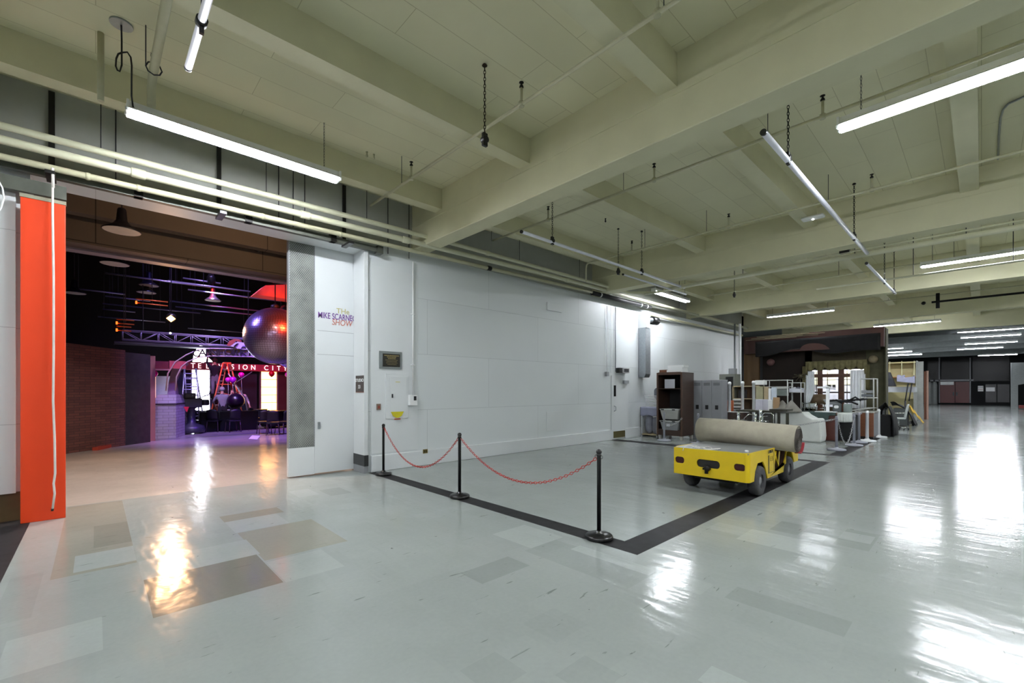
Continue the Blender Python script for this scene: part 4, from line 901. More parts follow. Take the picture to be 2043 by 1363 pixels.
# two bins
BIN = P('pale grey bin plastic', '#a5a6a2', 0.5, var=0.1); BIN2 = P('grey bin plastic', '#8c8e90', 0.5, var=0.05)
for k, (pt, pb, mt, lab) in enumerate(((816, 838, BIN, 'upper grey plastic bin in the cabinet'), (839, 860, BIN2, 'lower grey plastic bin with a white label in the cabinet'))):
    y0c, y1c, z0c, z1c = frontal(1316, pt, 1355, pb, X-0.05); y0c += 0.02; y1c -= 0.02
    t = T('storage_bin', lab, 'bin', (X, (y0c+y1c)/2, z0c)); m = M(); s_ = 0.06
    vs = [(X-0.04+s_/2, y0c+s_, z0c), (X+0.6, y0c+s_, z0c), (X+0.6, y1c-s_, z0c), (X-0.04+s_/2, y1c-s_, z0c), (X-0.06, y0c, z1c-0.02), (X+0.64, y0c, z1c-0.02), (X+0.64, y1c, z1c-0.02), (X-0.06, y1c, z1c-0.02)]
    m.add(vs, [(0, 3, 2, 1), (4, 5, 6, 7), (0, 1, 5, 4), (1, 2, 6, 5), (2, 3, 7, 6), (3, 0, 4, 7)]); m.build('tub', mt, t, bevel=0.01)
    m = M(); m.box(X-0.075, X+0.65, y0c-0.015, y1c+0.015, z1c-0.02, z1c+0.005); m.build('lid', P('pale lid', '#c6c8c6', 0.5), t, bevel=0.006)
    for yy_ in (y0c+(y1c-y0c)*0.25, y0c+(y1c-y0c)*0.85): m = M(); m.box(X-0.085, X-0.07, yy_-0.05, yy_+0.05, z1c-0.035, z1c); m.build('latch', BLACK, t)
    if k: m = M(); m.box(X-0.055, X-0.048, (y0c+y1c)/2-0.02, (y0c+y1c)/2+0.1, z1c-0.18, z1c-0.10); m.build('label', PAPER, t)
# lockers
X = 14.9; y0, y1, z0, z1 = frontal(1382, 759, 1440, 878, X); LK = P('grey locker paint', '#898b8f', 0.45, var=0.03)
t = T('locker_bank', 'bank of three tall grey lockers beside the dark brown cabinet', 'lockers', (X, (y0+y1)/2, 0)); m = M(); m.box(X+0.012, X+0.48, y0, y1, 0, z1); m.build('carcass', LK, t)
m = M(); m.box(X-0.005, X+0.48, y0-0.005, y1+0.005, z1-0.012, z1+0.008); m.build('top_lip', P('pale locker edge', '#b4b6b8', 0.4), t)
for k in range(3):
    a, b = y0+(y1-y0)*k/3+0.006, y0+(y1-y0)*(k+1)/3-0.006; m = M(); m.box(X-0.006, X+0.012, a, b, 0.08, z1-0.015); dd = m.build('door', LK, t, bevel=0.003)
    zz = WX(1390, 812, X)[1]; m = M(); m.box(X-0.012, X-0.006, (a+b)/2-0.05, (a+b)/2+0.05, zz-0.07, zz+0.07); m.build('handle', BLACK, dd)
    m = M()
    for q in range(5): m.box(X-0.009, X-0.006, a+0.05, b-0.05, z1-0.10-q*0.02, z1-0.093-q*0.02)
    m.build('vent', DARK, dd)
# grey rope posts
gp = make_post(0.95, GPL, 0.032, 0.22, False, 'barrier_post', 20)
gpos = [((1325, 876), 'short grey post in front of the cabinet bins'), ((1393, 884), 'short grey post in front of the lockers'), ((1669, 899), 'grey post nearest the cart, in front of the green-draped table'),
        ((1704, 890), 'grey post right of the white draped cloth'), ((1714, 884), 'grey post just behind the one beside the draped cloth')]
gl = []
for i, (p, lab) in enumerate(gpos):
    x, y = FL(*p)
    if i < 2: x = 13.50-0.1*i; y = WX(p[0], 850, x)[0]
    if i == 0: o = gp; o.location = (x, y, 0); o['label'] = lab
    else: o = dup(gp, (x, y, 0), 0, lab)
    o['group'] = 'grey barrier posts'; gl.append((x, y))
wp = make_post(1.0, WPL, 0.045, 0.24, False, 'white_post', 20)
for i, (p, h_, lab) in enumerate((((1730, 881), 1, 'white floor post in front of the wooden cabinet'), ((1753, 873), 1, 'white floor post second from the right end of the row'), ((1763, 867), 1, 'white floor post at the right end of the row'))):
    x, y = FL(*p); 
    if i == 0: o = wp; o.location = (x, y, 0); o['label'] = lab
    else: o = dup(wp, (x, y, 0), 0, lab)
    o['group'] = 'white floor posts'; gl.append((x, y)); 
GCH = P('grey rope chain', '#a6a6a8', 0.6)
chain_span('barrier_chain', 'grey chain between the cabinet post and the locker post', (gl[0][0], gl[0][1]-0.03, 0.55), (13.85, 6.66, 0.75), 0.10, 0.06, 0.04, 0.006, GCH)
chain_span('barrier_chain', 'pale chain rising from the carpet roll to the nearest grey post', (gl[2][0], gl[2][1]+0.03, 0.86), (14.2, 4.5, 0.48), 0.02, 0.06, 0.04, 0.007, GCH)
chain_span('barrier_chain', 'long drooping chain between the two foremost grey posts', (gl[2][0], gl[2][1]-0.03, 0.86), (gl[3][0], gl[3][1], 0.86), 0.72, 0.07, 0.035, 0.005, GCH)

# white pipes standing on a dark sideboard
X = 15.4; y0, y1, z0, z1 = frontal(1431, 822, 1478, 862, X)
t = T('sideboard', 'dark brown low cabinet right of the grey lockers', 'cabinet', (X, (y0+y1)/2, 0)); m = M(); m.box(X, X+0.55, y0, y1, 0, z1-0.03); m.build('body', WOODD, t); m = M(); m.box(X-0.02, X+0.57, y0-0.02, y1+0.02, z1-0.03, z1); m.build('top', WOODD, t, bevel=0.005)
m = M(); m.box(X-0.008, X, y0+0.03, y1-0.03, z1-0.2, z1-0.05); m.box(X-0.008, X, y0+0.03, y1-0.03, 0.1, z1-0.24); m.build('door', WOODD, t)
SBZ = z1
for i, (px, py0_, py1_, XX, lab) in enumerate(((1455.5, 762, 821, 15.6, 'leftmost of the three tall white pipe posts on the dark sideboard'), (1481.5, 761, 821, 15.8, 'middle one of the three tall white pipe posts'), (1503.5, 760, 821, 15.9, 'rightmost of the three tall white pipe posts beside the cluttered shelves'))):
    y, z = WX(px, py0_, XX); zb = SBZ if i < 2 else 0.0
    t = T('pipe_post', lab, 'post', (XX, y, zb), group='tall white pipe posts'); m = M(); m.lathe([(0.045, zb), (0.045, z-0.1), (0.052, z-0.1), (0.052, z-0.02), (0.03, z)], (XX, y, 0), 14); m.build('pipe', WPL, t)
    m = M(); m.box(XX-0.16, XX+0.16, y-0.17, y+0.17, zb, zb+0.02); m.build('base_plate', WPL, t, bevel=0.01)
# black tables with chrome fittings
X = 14.0; y0, y1, z0, z1 = frontal(1468, 818, 1556, 880, X)
t = T('console_table', 'narrow dark table behind the carpet roll with slim legs', 'table', (X, (y0+y1)/2, 0)); m = M(); m.box(X, X+0.6, y0, y1, z1-0.05, z1); m.build('top', P('dark olive wood', '#2b2a1c', 0.4), t, bevel=0.005)
for px in (1519, 1540, 1553, 1570): y, z = WX(px, 830, X); m = M(); m.box(X+0.02, X+0.06, y-0.035, y+0.035, 0, z1-0.05); m.build('leg', MATS['dark olive wood'], t)
m = M(); y2, z2 = WX(1572, 814, X+0.2); m.box(X+0.1, X+0.7, y2, y0+0.3, z1, z1+0.05); m.build('upper_leaf', MATS['dark olive wood'], t)
X = 13.6; zz = WX(1490, 842, X)[1]
y0, y1, z0, z1 = frontal(1458, 842, 1527, 880, X); t = T('black_bench', 'low black bench behind the carpet roll carrying chrome fittings', 'bench', (X, (y0+y1)/2, 0)); m = M(); m.box(X, X+0.4, y0, y1, z1-0.04, z1); m.build('top', BLACK, t)
for yy_ in (y0+0.05, y1-0.05): m = M(); m.box(X, X+0.4, yy_-0.03, yy_+0.03, 0, z1-0.04); m.build('leg', BLACK, t)
BZ = z1
def fitting(px, h, lab, kind):
    y = WX(px, 842, X+0.1)[0]; t = T('chrome_fitting', lab, 'fitting', (X+0.15, y, BZ), group='chrome fittings'); m = M()
    m.lathe([(0.11, 0), (0.11, 0.02), (0.04, 0.04), (0.045, h*0.5), (0.03, h*0.6), (0.045, h*0.75), (0.045, h*0.92), (0.02, h)], (X+0.15, y, BZ), 14); m.build('column', CHROME, t)
    m = M()
    if kind == 0: m.tube([(X+0.15+0.20*math.cos(q*PI/10), y+0.20*math.sin(q*PI/10), BZ+0.06) for q in range(20)], 0.008, 5, closed=True)
    else: m.tube([(X+0.15, y, BZ+h*0.8), (X+0.1, y+0.15, BZ+h*0.95), (X+0.1, y+0.28, BZ+h*0.5), (X+0.1, y+0.32, BZ+0.02)], 0.012, 6)
    m.build('ring' if kind == 0 else 'spout', CHROME, t)
fitting(1472, 0.30, 'chrome column in a ring, leftmost fitting on the black bench', 0); fitting(1506, 0.26, 'chrome column with a curved spout, middle fitting on the black bench', 1); fitting(1516, 0.38, 'tallest chrome fitting, rightmost on the black bench', 0)
m = M(); a = WX(1500, 841, X)[0]; b = WX(1522, 841, X)[0]; m.tube([(X-0.05, a, BZ+0.03), (X-0.05, b, BZ+0.03), (X-0.05, b-0.02, BZ+0.2), (X+0.3, b-0.02, BZ+0.2)], 0.012, 6); m.tube([(X-0.05, a, BZ+0.06), (X-0.05, b, BZ+0.06)], 0.01, 6); tag(m.build('chrome_rail', CHROME), 'chrome tube rail in front of the middle fitting', 'rail')
m = M(); y, z = WX(1532, 828, X); m.tube([(X, y-0.14, 0.02), (X, y-0.14, z), (X, y-0.08, z+0.05), (X, y+0.08, z+0.05), (X, y+0.14, z), (X, y+0.14, 0.02)], 0.013, 6); m.tube([(X, y-0.14, 0.5), (X, y+0.14, 0.5)], 0.012, 6)
tag(m.build('chair_frame', CHROME), 'chrome chair frame between the bench and the dark table legs', 'frame')
# shelf unit of odds and ends
X = 18.2; y0, y1, z0, z1 = frontal(1461, 770, 1500, 826, X)
t = T('pale_shelf_unit', 'open pale wood box shelf behind the white pipe posts', 'shelf', (X, (y0+y1)/2, 0)); m = M()
m.box(X, X+0.5, y0-0.3, y1, z1-0.04, z1); m.box(X, X+0.5, y1-0.04, y1, 0, z1); m.box(X, X+0.5, y0-0.3, y0-0.26, 0, z1); m.box(X, X+0.5, y0-0.3, y1, WX(1480, 795, X)[1]-0.03, WX(1480, 795, X)[1]); m.build('frame', WOODL, t)
m = M(); m.box(X+0.45, X+0.5, y0-0.26, y1-0.04, 0, z1-0.04); m.build('back', P('brown board', '#6d543f', 0.7), t)
q = frontal(1473, 778, 1490, 794, X+0.2); bx('picture_frame', 'dark frame standing inside the pale box shelf', 'frame', X+0.2, X+0.24, q[0], q[1], WX(1480, 795, X)[1], q[3], P('near black frame', '#1f1c1c', 0.4))
for i, (px0, py0_, px1, py1_, XX, mt, nm, lab, cat) in enumerate((
  (1449, 799, 1456, 821, 15.7, P('orange plastic case', '#c8632c', 0.5), 'orange_case', 'orange upright case at the foot of the left pipe post', 'case'),
  (1460, 796, 1478, 802, 16.2, BIN, 'grey_roll', 'top grey cushion of the stack behind the left pipe post', 'cushion'),
  (1460, 803, 1478, 809, 16.2, BIN, 'grey_roll', 'second grey cushion of the stack behind the left pipe post', 'cushion'),
  (1460, 810, 1478, 816, 16.2, BIN, 'grey_roll', 'third grey cushion of the stack behind the left pipe post', 'cushion'),
  (1460, 817, 1478, 822, 16.2, BIN, 'grey_roll', 'lowest grey cushion of the stack behind the left pipe post', 'cushion'),
  (1506, 759, 1524, 768, 17.2, ENAM, 'white_case', 'white flat case at the top right of the right pipe post', 'case'),
  (1508, 771, 1522, 792, 17.0, P('olive box', '#9b9878', 0.7), 'olive_box', 'olive box right of the right pipe post', 'box'),
  (1524, 772, 1533, 794, 17.0, WOODL, 'pale_board', 'pale upright board beside the olive box', 'board'),
  (1533, 775, 1538, 794, 16.9, ENAM, 'white_board', 'narrow white upright board among the shelf clutter', 'board'),
  (1539, 773, 1548, 793, 16.9, P('pale blue sheet', '#c0cbd6', 0.6), 'blue_board', 'pale blue upright board among the shelf clutter', 'board'),
  (1507, 797, 1522, 820, 16.6, P('white sack', '#c4c4ce', 0.9, var=0.1), 'white_sack', 'white sack low beside the right pipe post', 'sack'),
  (1522, 797, 1532, 820, 16.5, P('white sack', '#c4c4ce', 0.9), 'white_panel', 'white panel right of the white sack', 'panel'),
  (1532, 798, 1542, 820, 16.5, ENAM, 'white_panel', 'taller white panel beside the cardboard box', 'panel'),
  (1542, 793, 1554, 820, 16.4, CARD, 'cardboard_box', 'tan cardboard box standing between the shelves and the cones', 'box'),
  (1548, 772, 1569, 776, 17.4, P('pale printer plastic', '#b8bab6', 0.5), 'white_printer', 'pale flat machine with a dark display on the white cart', 'machine'),
  (1549, 777, 1568, 790, 17.4, P('translucent bin', '#6f7874', 0.3, var=0.2), 'clear_bin', 'greenish clear bin under the pale flat machine', 'bin'))):
    q = frontal(px0, py0_, px1, py1_, XX); depth = 0.12 if 'board' in nm or 'panel' in nm else 0.35
    z0_ = q[2] if nm not in ('pale_board', 'white_board', 'blue_board', 'olive_box') else WX(1530, 821, 16.4)[1]
    if nm == 'grey_roll':
        m = M(); m.tube([(XX+0.15, q[0], (q[2]+q[3])/2), (XX+0.15, q[1], (q[2]+q[3])/2)], (q[3]-q[2])/2, 12); tag(m.build(nm, mt), lab, cat, 'stacked grey cushions'); continue
    bx(nm, lab, cat, XX, XX+depth, q[0], q[1], z0_, q[3], mt, 0.01)
bx('storage_platform', 'low dark platform under the stored clutter behind the pipe posts', 'platform', 16.3, 18.1, 4.75, 6.3, 0.0, WX(1530, 821, 16.4)[1]-0.0, P('dark platform', '#2c2a28', 0.7))
def rack(name, label, px0, py0_, px1, X, D, shelves, mat=P('pale tube', '#b9bbb8', 0.4), r=0.015, zlow=0.0):
    y1_, z1_ = WX(px0, py0_, X); y0_, _ = WX(px1, py0_, X); t = T(name, label, 'rack', (X, (y0_+y1_)/2, zlow))
    for xx in (X, X+D):
        for yy_ in (y0_, y1_): m = M(); m.cyl((xx, yy_, zlow), (xx, yy_, z1_), r, 8); m.build('upright', mat, t)
    for zz in shelves:
        m = M(); zq = WX(px0, zz, X)[1]
        for xx in (X, X+D): m.cyl((xx, y0_, zq), (xx, y1_, zq), r*0.8, 6)
        for yy_ in (y0_, y1_): m.cyl((X, yy_, zq), (X+D, yy_, zq), r*0.8, 6)
        m.build('shelf_frame', mat, t)
    return t, y0_, y1_, z1_
PZ = WX(1530, 821, 16.4)[1]
rack('tube_rack', 'wide pale tube rack behind the cones', 1524, 758, 1571, 17.3, 0.6, (759, 772), zlow=PZ)
t, a, b, c = rack('tube_rack', 'white tube cart with folded white bags, left of the curtained window', 1572, 763, 1598, 17.6, 0.45, (764, 783), zlow=PZ)
m = M(); zq = WX(1572, 783, 17.6)[1]; m.grid(lambda u, v: (17.65+0.4*v, a+(b-a)*u, zq+0.14+0.05*math.sin(u*7)*math.cos(v*5)), 10, 5); m.box(17.62, 18.1, a+0.03, b-0.03, zq, zq+0.13); tag(m.build('folded_bags', P('white plastic bags', '#c9ccd6', 0.4, var=0.1)), 'white folded plastic bags on the white tube cart', 'bag')
rack('tube_rack', 'tall thin white tube rack right of the curtained window', 1717, 755, 1743, 19.6, 0.8, (756, 794), r=0.02, zlow=WX(1717, 818, 19.6)[1])
y0, y1, z0, z1 = frontal(1718, 779, 1741, 793, 19.7); 
bx('grey_device', 'upper grey device on the tall thin white rack', 'device', 19.7, 20.1, y0, y1, (z0+z1)/2+0.02, z1, GREY); bx('grey_device', 'lower grey device on the tall thin white rack', 'device', 19.7, 20.1, y0, y1, z0+0.02, (z0+z1)/2-0.01, P('mid grey', '#666b70', 0.5))
for i, (px, lab) in enumerate(((1561, 'left of the two small grey cones'), (1572, 'right of the two small grey cones'))):
    XX = 16.6; y, z = WX(px, 799, XX); zb = WX(px, 821, XX)[1]; m = M(); m.lathe([(0.30, 0), (0.29, 0.03), (0.02, z-zb)], (XX, y-0.1*i, zb), 16); tag(m.build('fabric_cone', P('grey felt', '#75736c', 0.9)), lab, 'cone', 'grey cones')
# white dust-sheeted lump
X = 16.6; 
pts = [(1540, 858), (1541, 830), (1547, 823), (1603, 823), (1609, 829), (1622, 836), (1634, 836), (1637, 845), (1639, 872), (1637, 876), (1600, 878), (1560, 870)]
yz = [WX(p[0], p[1], X) for p in pts]; m = M(); lo = min(p[1] for p in yz)
prof = [(y, max(0.02, z)) for y, z in yz]; prof[-2] = (prof[-2][0], 0.02); prof[-1] = (prof[-1][0], 0.02); prof[0] = (prof[0][0], 0.05)
prof = [(y, z if z > 0.15 else 0.0) for y, z in prof]; m.prism(prof, 'X', X, X+0.7); o = m.build('sheeted_object', P('white dust sheet', '#d3d6d2', 0.9, var=0.04, bump=0.35, bscale=7), bevel=0.05, seg=3); tag(o, 'white dust sheet covering a low slumped object behind the roll end', 'dust sheet')
# green draped table
X = 17.4; y0, y1, z0, z1 = frontal(1566, 821, 1668, 876, X); GRC = P('dark green cloth', '#33423f', 0.9, var=0.1, bump=0.2)
t = T('display_table', 'long table under a dark green cloth behind the white dust sheet', 'table', (X, (y0+y1)/2, 0)); m = M(); m.box(X, X+1.0, y0, y1, z1-0.04, z1); m.build('top', WOODM, t)
m = M(); m.box(X+0.05, X+0.9, y0+0.03, y1-0.3, 0.02, z1-0.04); m.build('base', P('mahogany panel', '#4a2016', 0.4, var=0.2), t)
m = M()
def gc(u, v):
    drop = (0.34+0.10*math.sin(u*5+1)+0.05*math.sin(u*17))*(1 if u < 0.86 else 0.35); return (X-0.02-0.02*math.sin(u*40)*v, y1-(y1-y0)*u, z1+0.01-drop*v)
m.grid(gc, 40, 8); m.grid(lambda u, v: (X-0.02+1.05*v, y1-(y1-y0)*u, z1+0.012), 4, 4); c = m.build('green_cloth', GRC); c.modifiers.new('t', 'SOLIDIFY').thickness = 0.008; tag(c, 'dark green cloth hanging over the long display table', 'cloth')
GZ = z1
y, z = WX(1650, 773, X+0.2); t = T('display_stand', 'white T-shaped stand on a flat square base on the green cloth', 'stand', (X+0.3, y, GZ+0.02)); m = M(); m.box(X+0.27, X+0.33, y-0.045, y+0.045, GZ+0.03, z); m.build('column', WPL, t)
m = M(); a1 = WX(1629, 774, X+0.2)[0]; m.box(X+0.27, X+0.33, y-0.06, a1, z-0.03, z+0.03); m.build('arm', WPL, t)
a1, b1 = WX(1625, 822, X)[0], WX(1668, 822, X)[0]; m = M(); m.box(X+0.02, X+0.6, b1, a1, GZ+0.014, GZ+0.035); m.build('base_plate', WPL, t)
for i, (px0, py0_, px1, py1_, XX, mt, nm, lab, cat) in enumerate((
  (1641, 797, 1676, 808, 17.9, P('grey crate', '#7b7f80', 0.5), 'grey_crate', 'grey crate behind the white T-shaped stand', 'crate'),
  (1661, 806, 1676, 817, 17.6, P('dark fitting', '#4d5254', 0.4), 'grey_machine', 'dark grey machine with a pale opening right of the T stand', 'machine'),
  (1682, 806, 1697, 818, 17.8, P('sage box', '#7c8784', 0.5), 'sage_box', 'sage grey box right of the dark grey machine', 'box'),
  (1629, 787, 1642, 806, 18.1, P('brown lamp shade', '#4b3a22', 0.7), 'brown_shade', 'brown shade standing below the window set', 'lamp shade'))):
    q = frontal(px0, py0_, px1, py1_, XX); zb = GZ+0.02; q = (q[0], q[1], min(q[2], GZ+0.3), q[3])
    if nm == 'brown_shade': m = M(); m.lathe([(0.30, q[2]), (0.18, q[3])], (XX, (q[0]+q[1])/2, 0), 16); tag(m.build(nm, mt), lab, cat)
    else: bx(nm, lab, cat, XX, XX+0.3, q[0], q[1], zb if nm != 'grey_crate' else q[2], q[3], mt, 0.02)
m = M(); q = frontal(1664, 809, 1673, 815, 17.58); m.prism(rrect(q[0], q[1], q[2], q[3], 0.04), 'X', 17.57, 17.6); tag(m.build('machine_window', ENAM), 'pale window of the dark grey machine', 'window')
# chrome stool frames on the cloth
def wireframe(name, label, px0, px1, py0_, X, zb, legs):
    y1_, z_ = WX(px0, py0_, X); y0_ = WX(px1, py0_, X)[0]; m = M(); m.tube([(X, y0_, z_), (X, y1_, z_)], 0.016, 6); m.tube([(X+0.2, y0_, z_), (X+0.2, y1_, z_)], 0.016, 6)
    m.tube([(X, y0_, zb+(z_-zb)*0.4), (X, y1_, zb+(z_-zb)*0.4)], 0.012, 6)
    m.tube([(X, y0_, z_), (X+0.2, y0_, z_)], 0.014, 6); m.tube([(X, y1_, z_), (X+0.2, y1_, z_)], 0.014, 6)
    for k in range(legs): yy_ = y0_+(y1_-y0_)*k/(legs-1); m.tube([(X, yy_, zb), (X, yy_, z_+0.04)], 0.016, 6)
    tag(m.build(name, CHROME), label, 'frame')
wireframe('chrome_frame', 'chrome tube frame standing on the green cloth left of the T stand', 1601, 1628, 805, X+0.3, GZ+0.02, 3)
wireframe('chrome_frame', 'bent chrome frame just left of the T stand column', 1630, 1645, 806, X+0.5, GZ+0.02, 2)
m = M(); rr = random.Random(9)
for k in range(9): y, z = WX(1655+k*6, 800-2*math.sin(k), 17.9); m.tube([(17.9, y, z), (17.9+rr.uniform(-.1, .1), y-0.2, z+rr.uniform(-.05, .15)), (17.9, y-0.35, z+rr.uniform(-.1, .1))], 0.03, 6)
tag(m.build('fabric_pile', P('black fabric', '#141416', 0.9)), 'heap of black fabric on the crate in front of the window set', 'fabric')
# table with white cloth, wooden cabinet
X = 17.6; y0, y1, z0, z1 = frontal(1670, 824, 1712, 880, X)
t = T('folding_table', 'dark table with a short white cloth right of the nearest grey post', 'table', (X, (y0+y1)/2, 0)); m = M(); m.box(X, X+0.7, y0, y1, z1-0.04, z1); m.build('top', GREY, t); m = M(); m.box(X+0.1, X+0.6, y0+0.1, y1-0.05, 0.02, z1-0.04); m.build('skirt', P('black skirt', '#18191b', 0.9), t)
y0c = WX(1701, 824, X)[0]; m = M(); m.grid(lambda u, v: (X-0.015-0.01*math.sin(u*30)*v, y1-(y1-y0c)*u, z1+0.01-0.30*v-0.01*math.sin(u*4)*v), 24, 5); m.grid(lambda u, v: (X-0.015+0.7*v, y1-(y1-y0c)*u, z1+0.012), 3, 3); c = m.build('white_cloth', P('white table cloth', '#c7ccc8', 0.9, var=0.05)); c.modifiers.new('t', 'SOLIDIFY').thickness = 0.006; tag(c, 'short white cloth on the dark table between the grey posts', 'cloth')
X = 19.1; y0, y1, z0, z1 = frontal(1713, 821, 1743, 873, X); 
t = T('wood_cabinet', 'wooden cabinet with a pale top behind the white floor posts', 'cabinet', (X, (y0+y1)/2, 0)); m = M(); m.box(X, X+0.9, y0, y1, 0.08, z1-0.04); m.build('body', WOODM, t); m = M(); m.box(X-0.03, X+0.95, y0-0.03, y1+0.1, z1-0.04, z1); m.build('top', P('pale worktop', '#a9a9a2', 0.4), t)
m = M(); m.box(X+0.04, X+0.9, y0+0.02, y1-0.02, 0, 0.08); m.build('plinth', BLACK, t); m = M(); m.box(X+0.02, X+0.88, y0-0.012, y0, 0.1, z1-0.06); m.build('end_panel', GREY, t)
m = M()
for k in range(7):
    y, z = WX(1700+k*6, 815, X+0.2); m.box(X+0.1+0.02*k, X+0.5, y-0.14, y+0.1, z1+0.01+0.018*k, z1+0.025+0.018*k)
tag(m.build('paper_stack', P('mixed papers', '#b4b6b2', 0.7)), 'untidy stack of flat sheets on the wooden cabinet', 'papers')['kind'] = 'stuff'
# black covered heap
X = 20.5; m = M()
def heap(u, v):
    y1_ = WX(1745, 800, X)[0]; y0_ = WX(1783, 800, X)[0]; a = PI*u; return (X+0.9*v*1.5, y1_-(y1_-y0_)*u, 1.20*math.sin(a)**0.35*(1-0.15*v)+0.04*math.sin(u*13+v*7))
m.grid(heap, 30, 6); c = m.build('black_cover', P('black cover cloth', '#0e0e10', 0.9)); c.modifiers.new('t', 'SOLIDIFY').thickness = 0.02; tag(c, 'black cloth cover over bulky furniture left of the white office chair', 'cover')
bx('covered_crate', 'black crate under the black cloth cover', 'crate', X+0.15, X+1.1, WX(1776, 800, X)[0], WX(1752, 800, X)[0], 0, 0.75, P('black cover cloth', '#0e0e10', 0.9))
# white office chair
x, y = FL(1793, 857); t = T('swivel_chair', 'white office chair with chrome arms at the end of the stored furniture', 'chair', (x, y, 0)); m = M(); m.grid(lambda u, v: (x+0.1+0.05*math.sin(PI*u), y-0.22+0.02*v-0.08*v, 0.50+0.55*v) if False else (x-0.2+0.42*u, y-0.22-0.10*v, 0.48+0.58*v), 6, 6); bk = m.build('backrest', P('white seat vinyl', '#c3cac8', 0.4), t); bk.modifiers.new('t', 'SOLIDIFY').thickness = 0.05
m = M(); m.box(x-0.22, x+0.22, y-0.22, y+0.24, 0.44, 0.50); m.build('seat', P('white seat vinyl', '#c3cac8', 0.4), t, bevel=0.02)
for s in (-1, 1): m = M(); m.tube([(x+s*0.24, y+0.2, 0.46), (x+s*0.26, y+0.22, 0.68), (x+s*0.26, y-0.2, 0.70)], 0.018, 6); m.build('armrest', CHROME, t)
m = M(); m.cyl((x, y, 0.1), (x, y, 0.44), 0.03, 8); m.build('column', CHROME, t); m = M()
for k in range(5): q = k*2*PI/5; m.tube([(x, y, 0.12), (x+0.32*math.cos(q), y+0.32*math.sin(q), 0.07)], 0.022, 6)
m.build('star_base', CHROME, t)
for k in range(5): q = k*2*PI/5; m = M(); m.ball((x+0.32*math.cos(q), y+0.32*math.sin(q), 0.03), 0.03, 8, 6); m.build('caster', BLACK, t)
x, y = FL(1808, 851); x += 0.5; bx('pedestal_drawers', 'dark grey drawer unit behind the white office chair', 'drawers', x, x+0.6, y+0.0, y+0.5, 0.0, 0.8, P('dark pedestal', '#4f5454', 0.5))
# cream shelving unit
X = 33.0; y0, y1, z0, z1 = frontal(1765, 722, 1827, 834, X); CRM = P('cream panel', '#d6cb96', 0.5, var=0.04)
t = T('cream_shelving', 'tall cream shelving unit with a grey side beyond the stage set', 'shelving', (X, (y0+y1)/2, 0)); m = M(); m.box(X+0.75, X+0.8, y0, y1+0.6, 0, z1); m.build('back_panel', CRM, t)
m = M(); m.box(X, X+0.8, y0-0.05, y0, 0, z1); m.build('side_panel', P('grey shelf side', '#9c9f9a', 0.5), t)
yq = WX(1842, 722, X)[0]
m = M(); m.box(X+0.05, X+0.15, yq, y0-0.05, 0, z1-0.05); m.build('end_panel', MATS['grey shelf side'], t)
for py in (723, 752): zq = WX(1800, py, X)[1]; m = M(); m.box(X, X+0.75, y0, y1+0.6, zq-0.05, zq); m.build('shelf', CRM if py < 740 else P('orange shelf edge', '#b57d45', 0.5), t)
for px in (1775, 1799, 1824): y = WX(px, 740, X)[0]; m = M(); m.box(X-0.01, X+0.04, y-0.02, y+0.02, WX(px, 752, X)[1], z1); m.build('divider', P('pale divider', '#e0dcae', 0.5), t)
q = frontal(1765, 772, 1827, 783, X-1.0); bx('white_counter', 'long white counter slab in front of the cream shelving', 'counter', X-1.0, X-0.2, q[0], q[1]+0.6, q[2], q[3], P('white counter', '#c9ccd2', 0.4))
for i, px in enumerate((1768, 1826)): y = WX(px, 783, X-0.9)[0]; bx('counter_leg', ['left support post of the white counter', 'right support post of the white counter'][i], 'post', X-0.95, X-0.85, y-0.07, y+0.07, 0, q[2], P('grey shelf side', '#9c9f9a', 0.5))
yl, zl_ = WX(1765, 750, X-0.9); q = frontal(1762, 743, 1786, 771, X-0.9); m = M(); m.prism([(q[1], q[2]), (q[0], q[2]), (q[0]+0.25, q[3]), (q[1], q[3])], 'X', X-0.95, X-0.3); tag(m.build('covered_monitor', P('dark grey cover', '#45474f', 0.8)), 'dark grey covered monitor on the white counter', 'monitor')
q = frontal(1789, 748, 1824, 765, X-1.6); t = T('draped_stand', 'lavender cloth draped over a slanted stand before the cream shelving', 'stand', (X-1.6, q[0]+0.5, 0)); m = M()
m.grid(lambda u, v: (X-1.6+0.5*v, q[1]+(q[0]-q[1])*u, q[2]+(q[3]-q[2])*(0.8+0.2*math.sin(u*6+1))*math.sin(PI*(0.12+0.76*v))**0.5), 16, 6); m.prism([(q[1]-0.0, q[2]+0.1), (q[0], q[2]), (q[0], q[3]-0.1), (q[0]+0.4, q[3]-0.15), (q[1]-0.3, q[3]), (q[1], q[3]-0.15)], 'X', X-1.6, X-1.15); m.build('cloth', P('lavender cloth', '#a9abc4', 0.9), t, bevel=0.03)
a = WX(1812, 765, X-1.6); b = WX(1806, 800, X-1.8); m = M(); m.tube([(X-1.6, a[0], a[1]), (X-1.8, b[0], b[1])], 0.03, 6); m.tube([(X-1.6, a[0]-0.15, a[1]), (X-1.8, b[0]-0.15, b[1])], 0.03, 6); m.tube([(X-1.8, b[0], b[1]), (X-1.8, b[0], 0.0)], 0.04, 6); m.build('legs', DARK, t)
for i, px in enumerate((1846, 1850)): y, z = WX(px, 741-i, 34.0); zb = WX(px, 800 if i == 0 else 790, 34)[1]; m = M(); m.box(34, 34.06, y-0.05, y+0.05, 0, z); tag(m.build('timber_plank', [P('rust plank', '#7c4a34', 0.6), P('pink plank', '#b79384', 0.6)][i]), ['rust coloured plank leaning right of the cream shelving', 'pinkish plank leaning right of the rust coloured one'][i], 'plank')
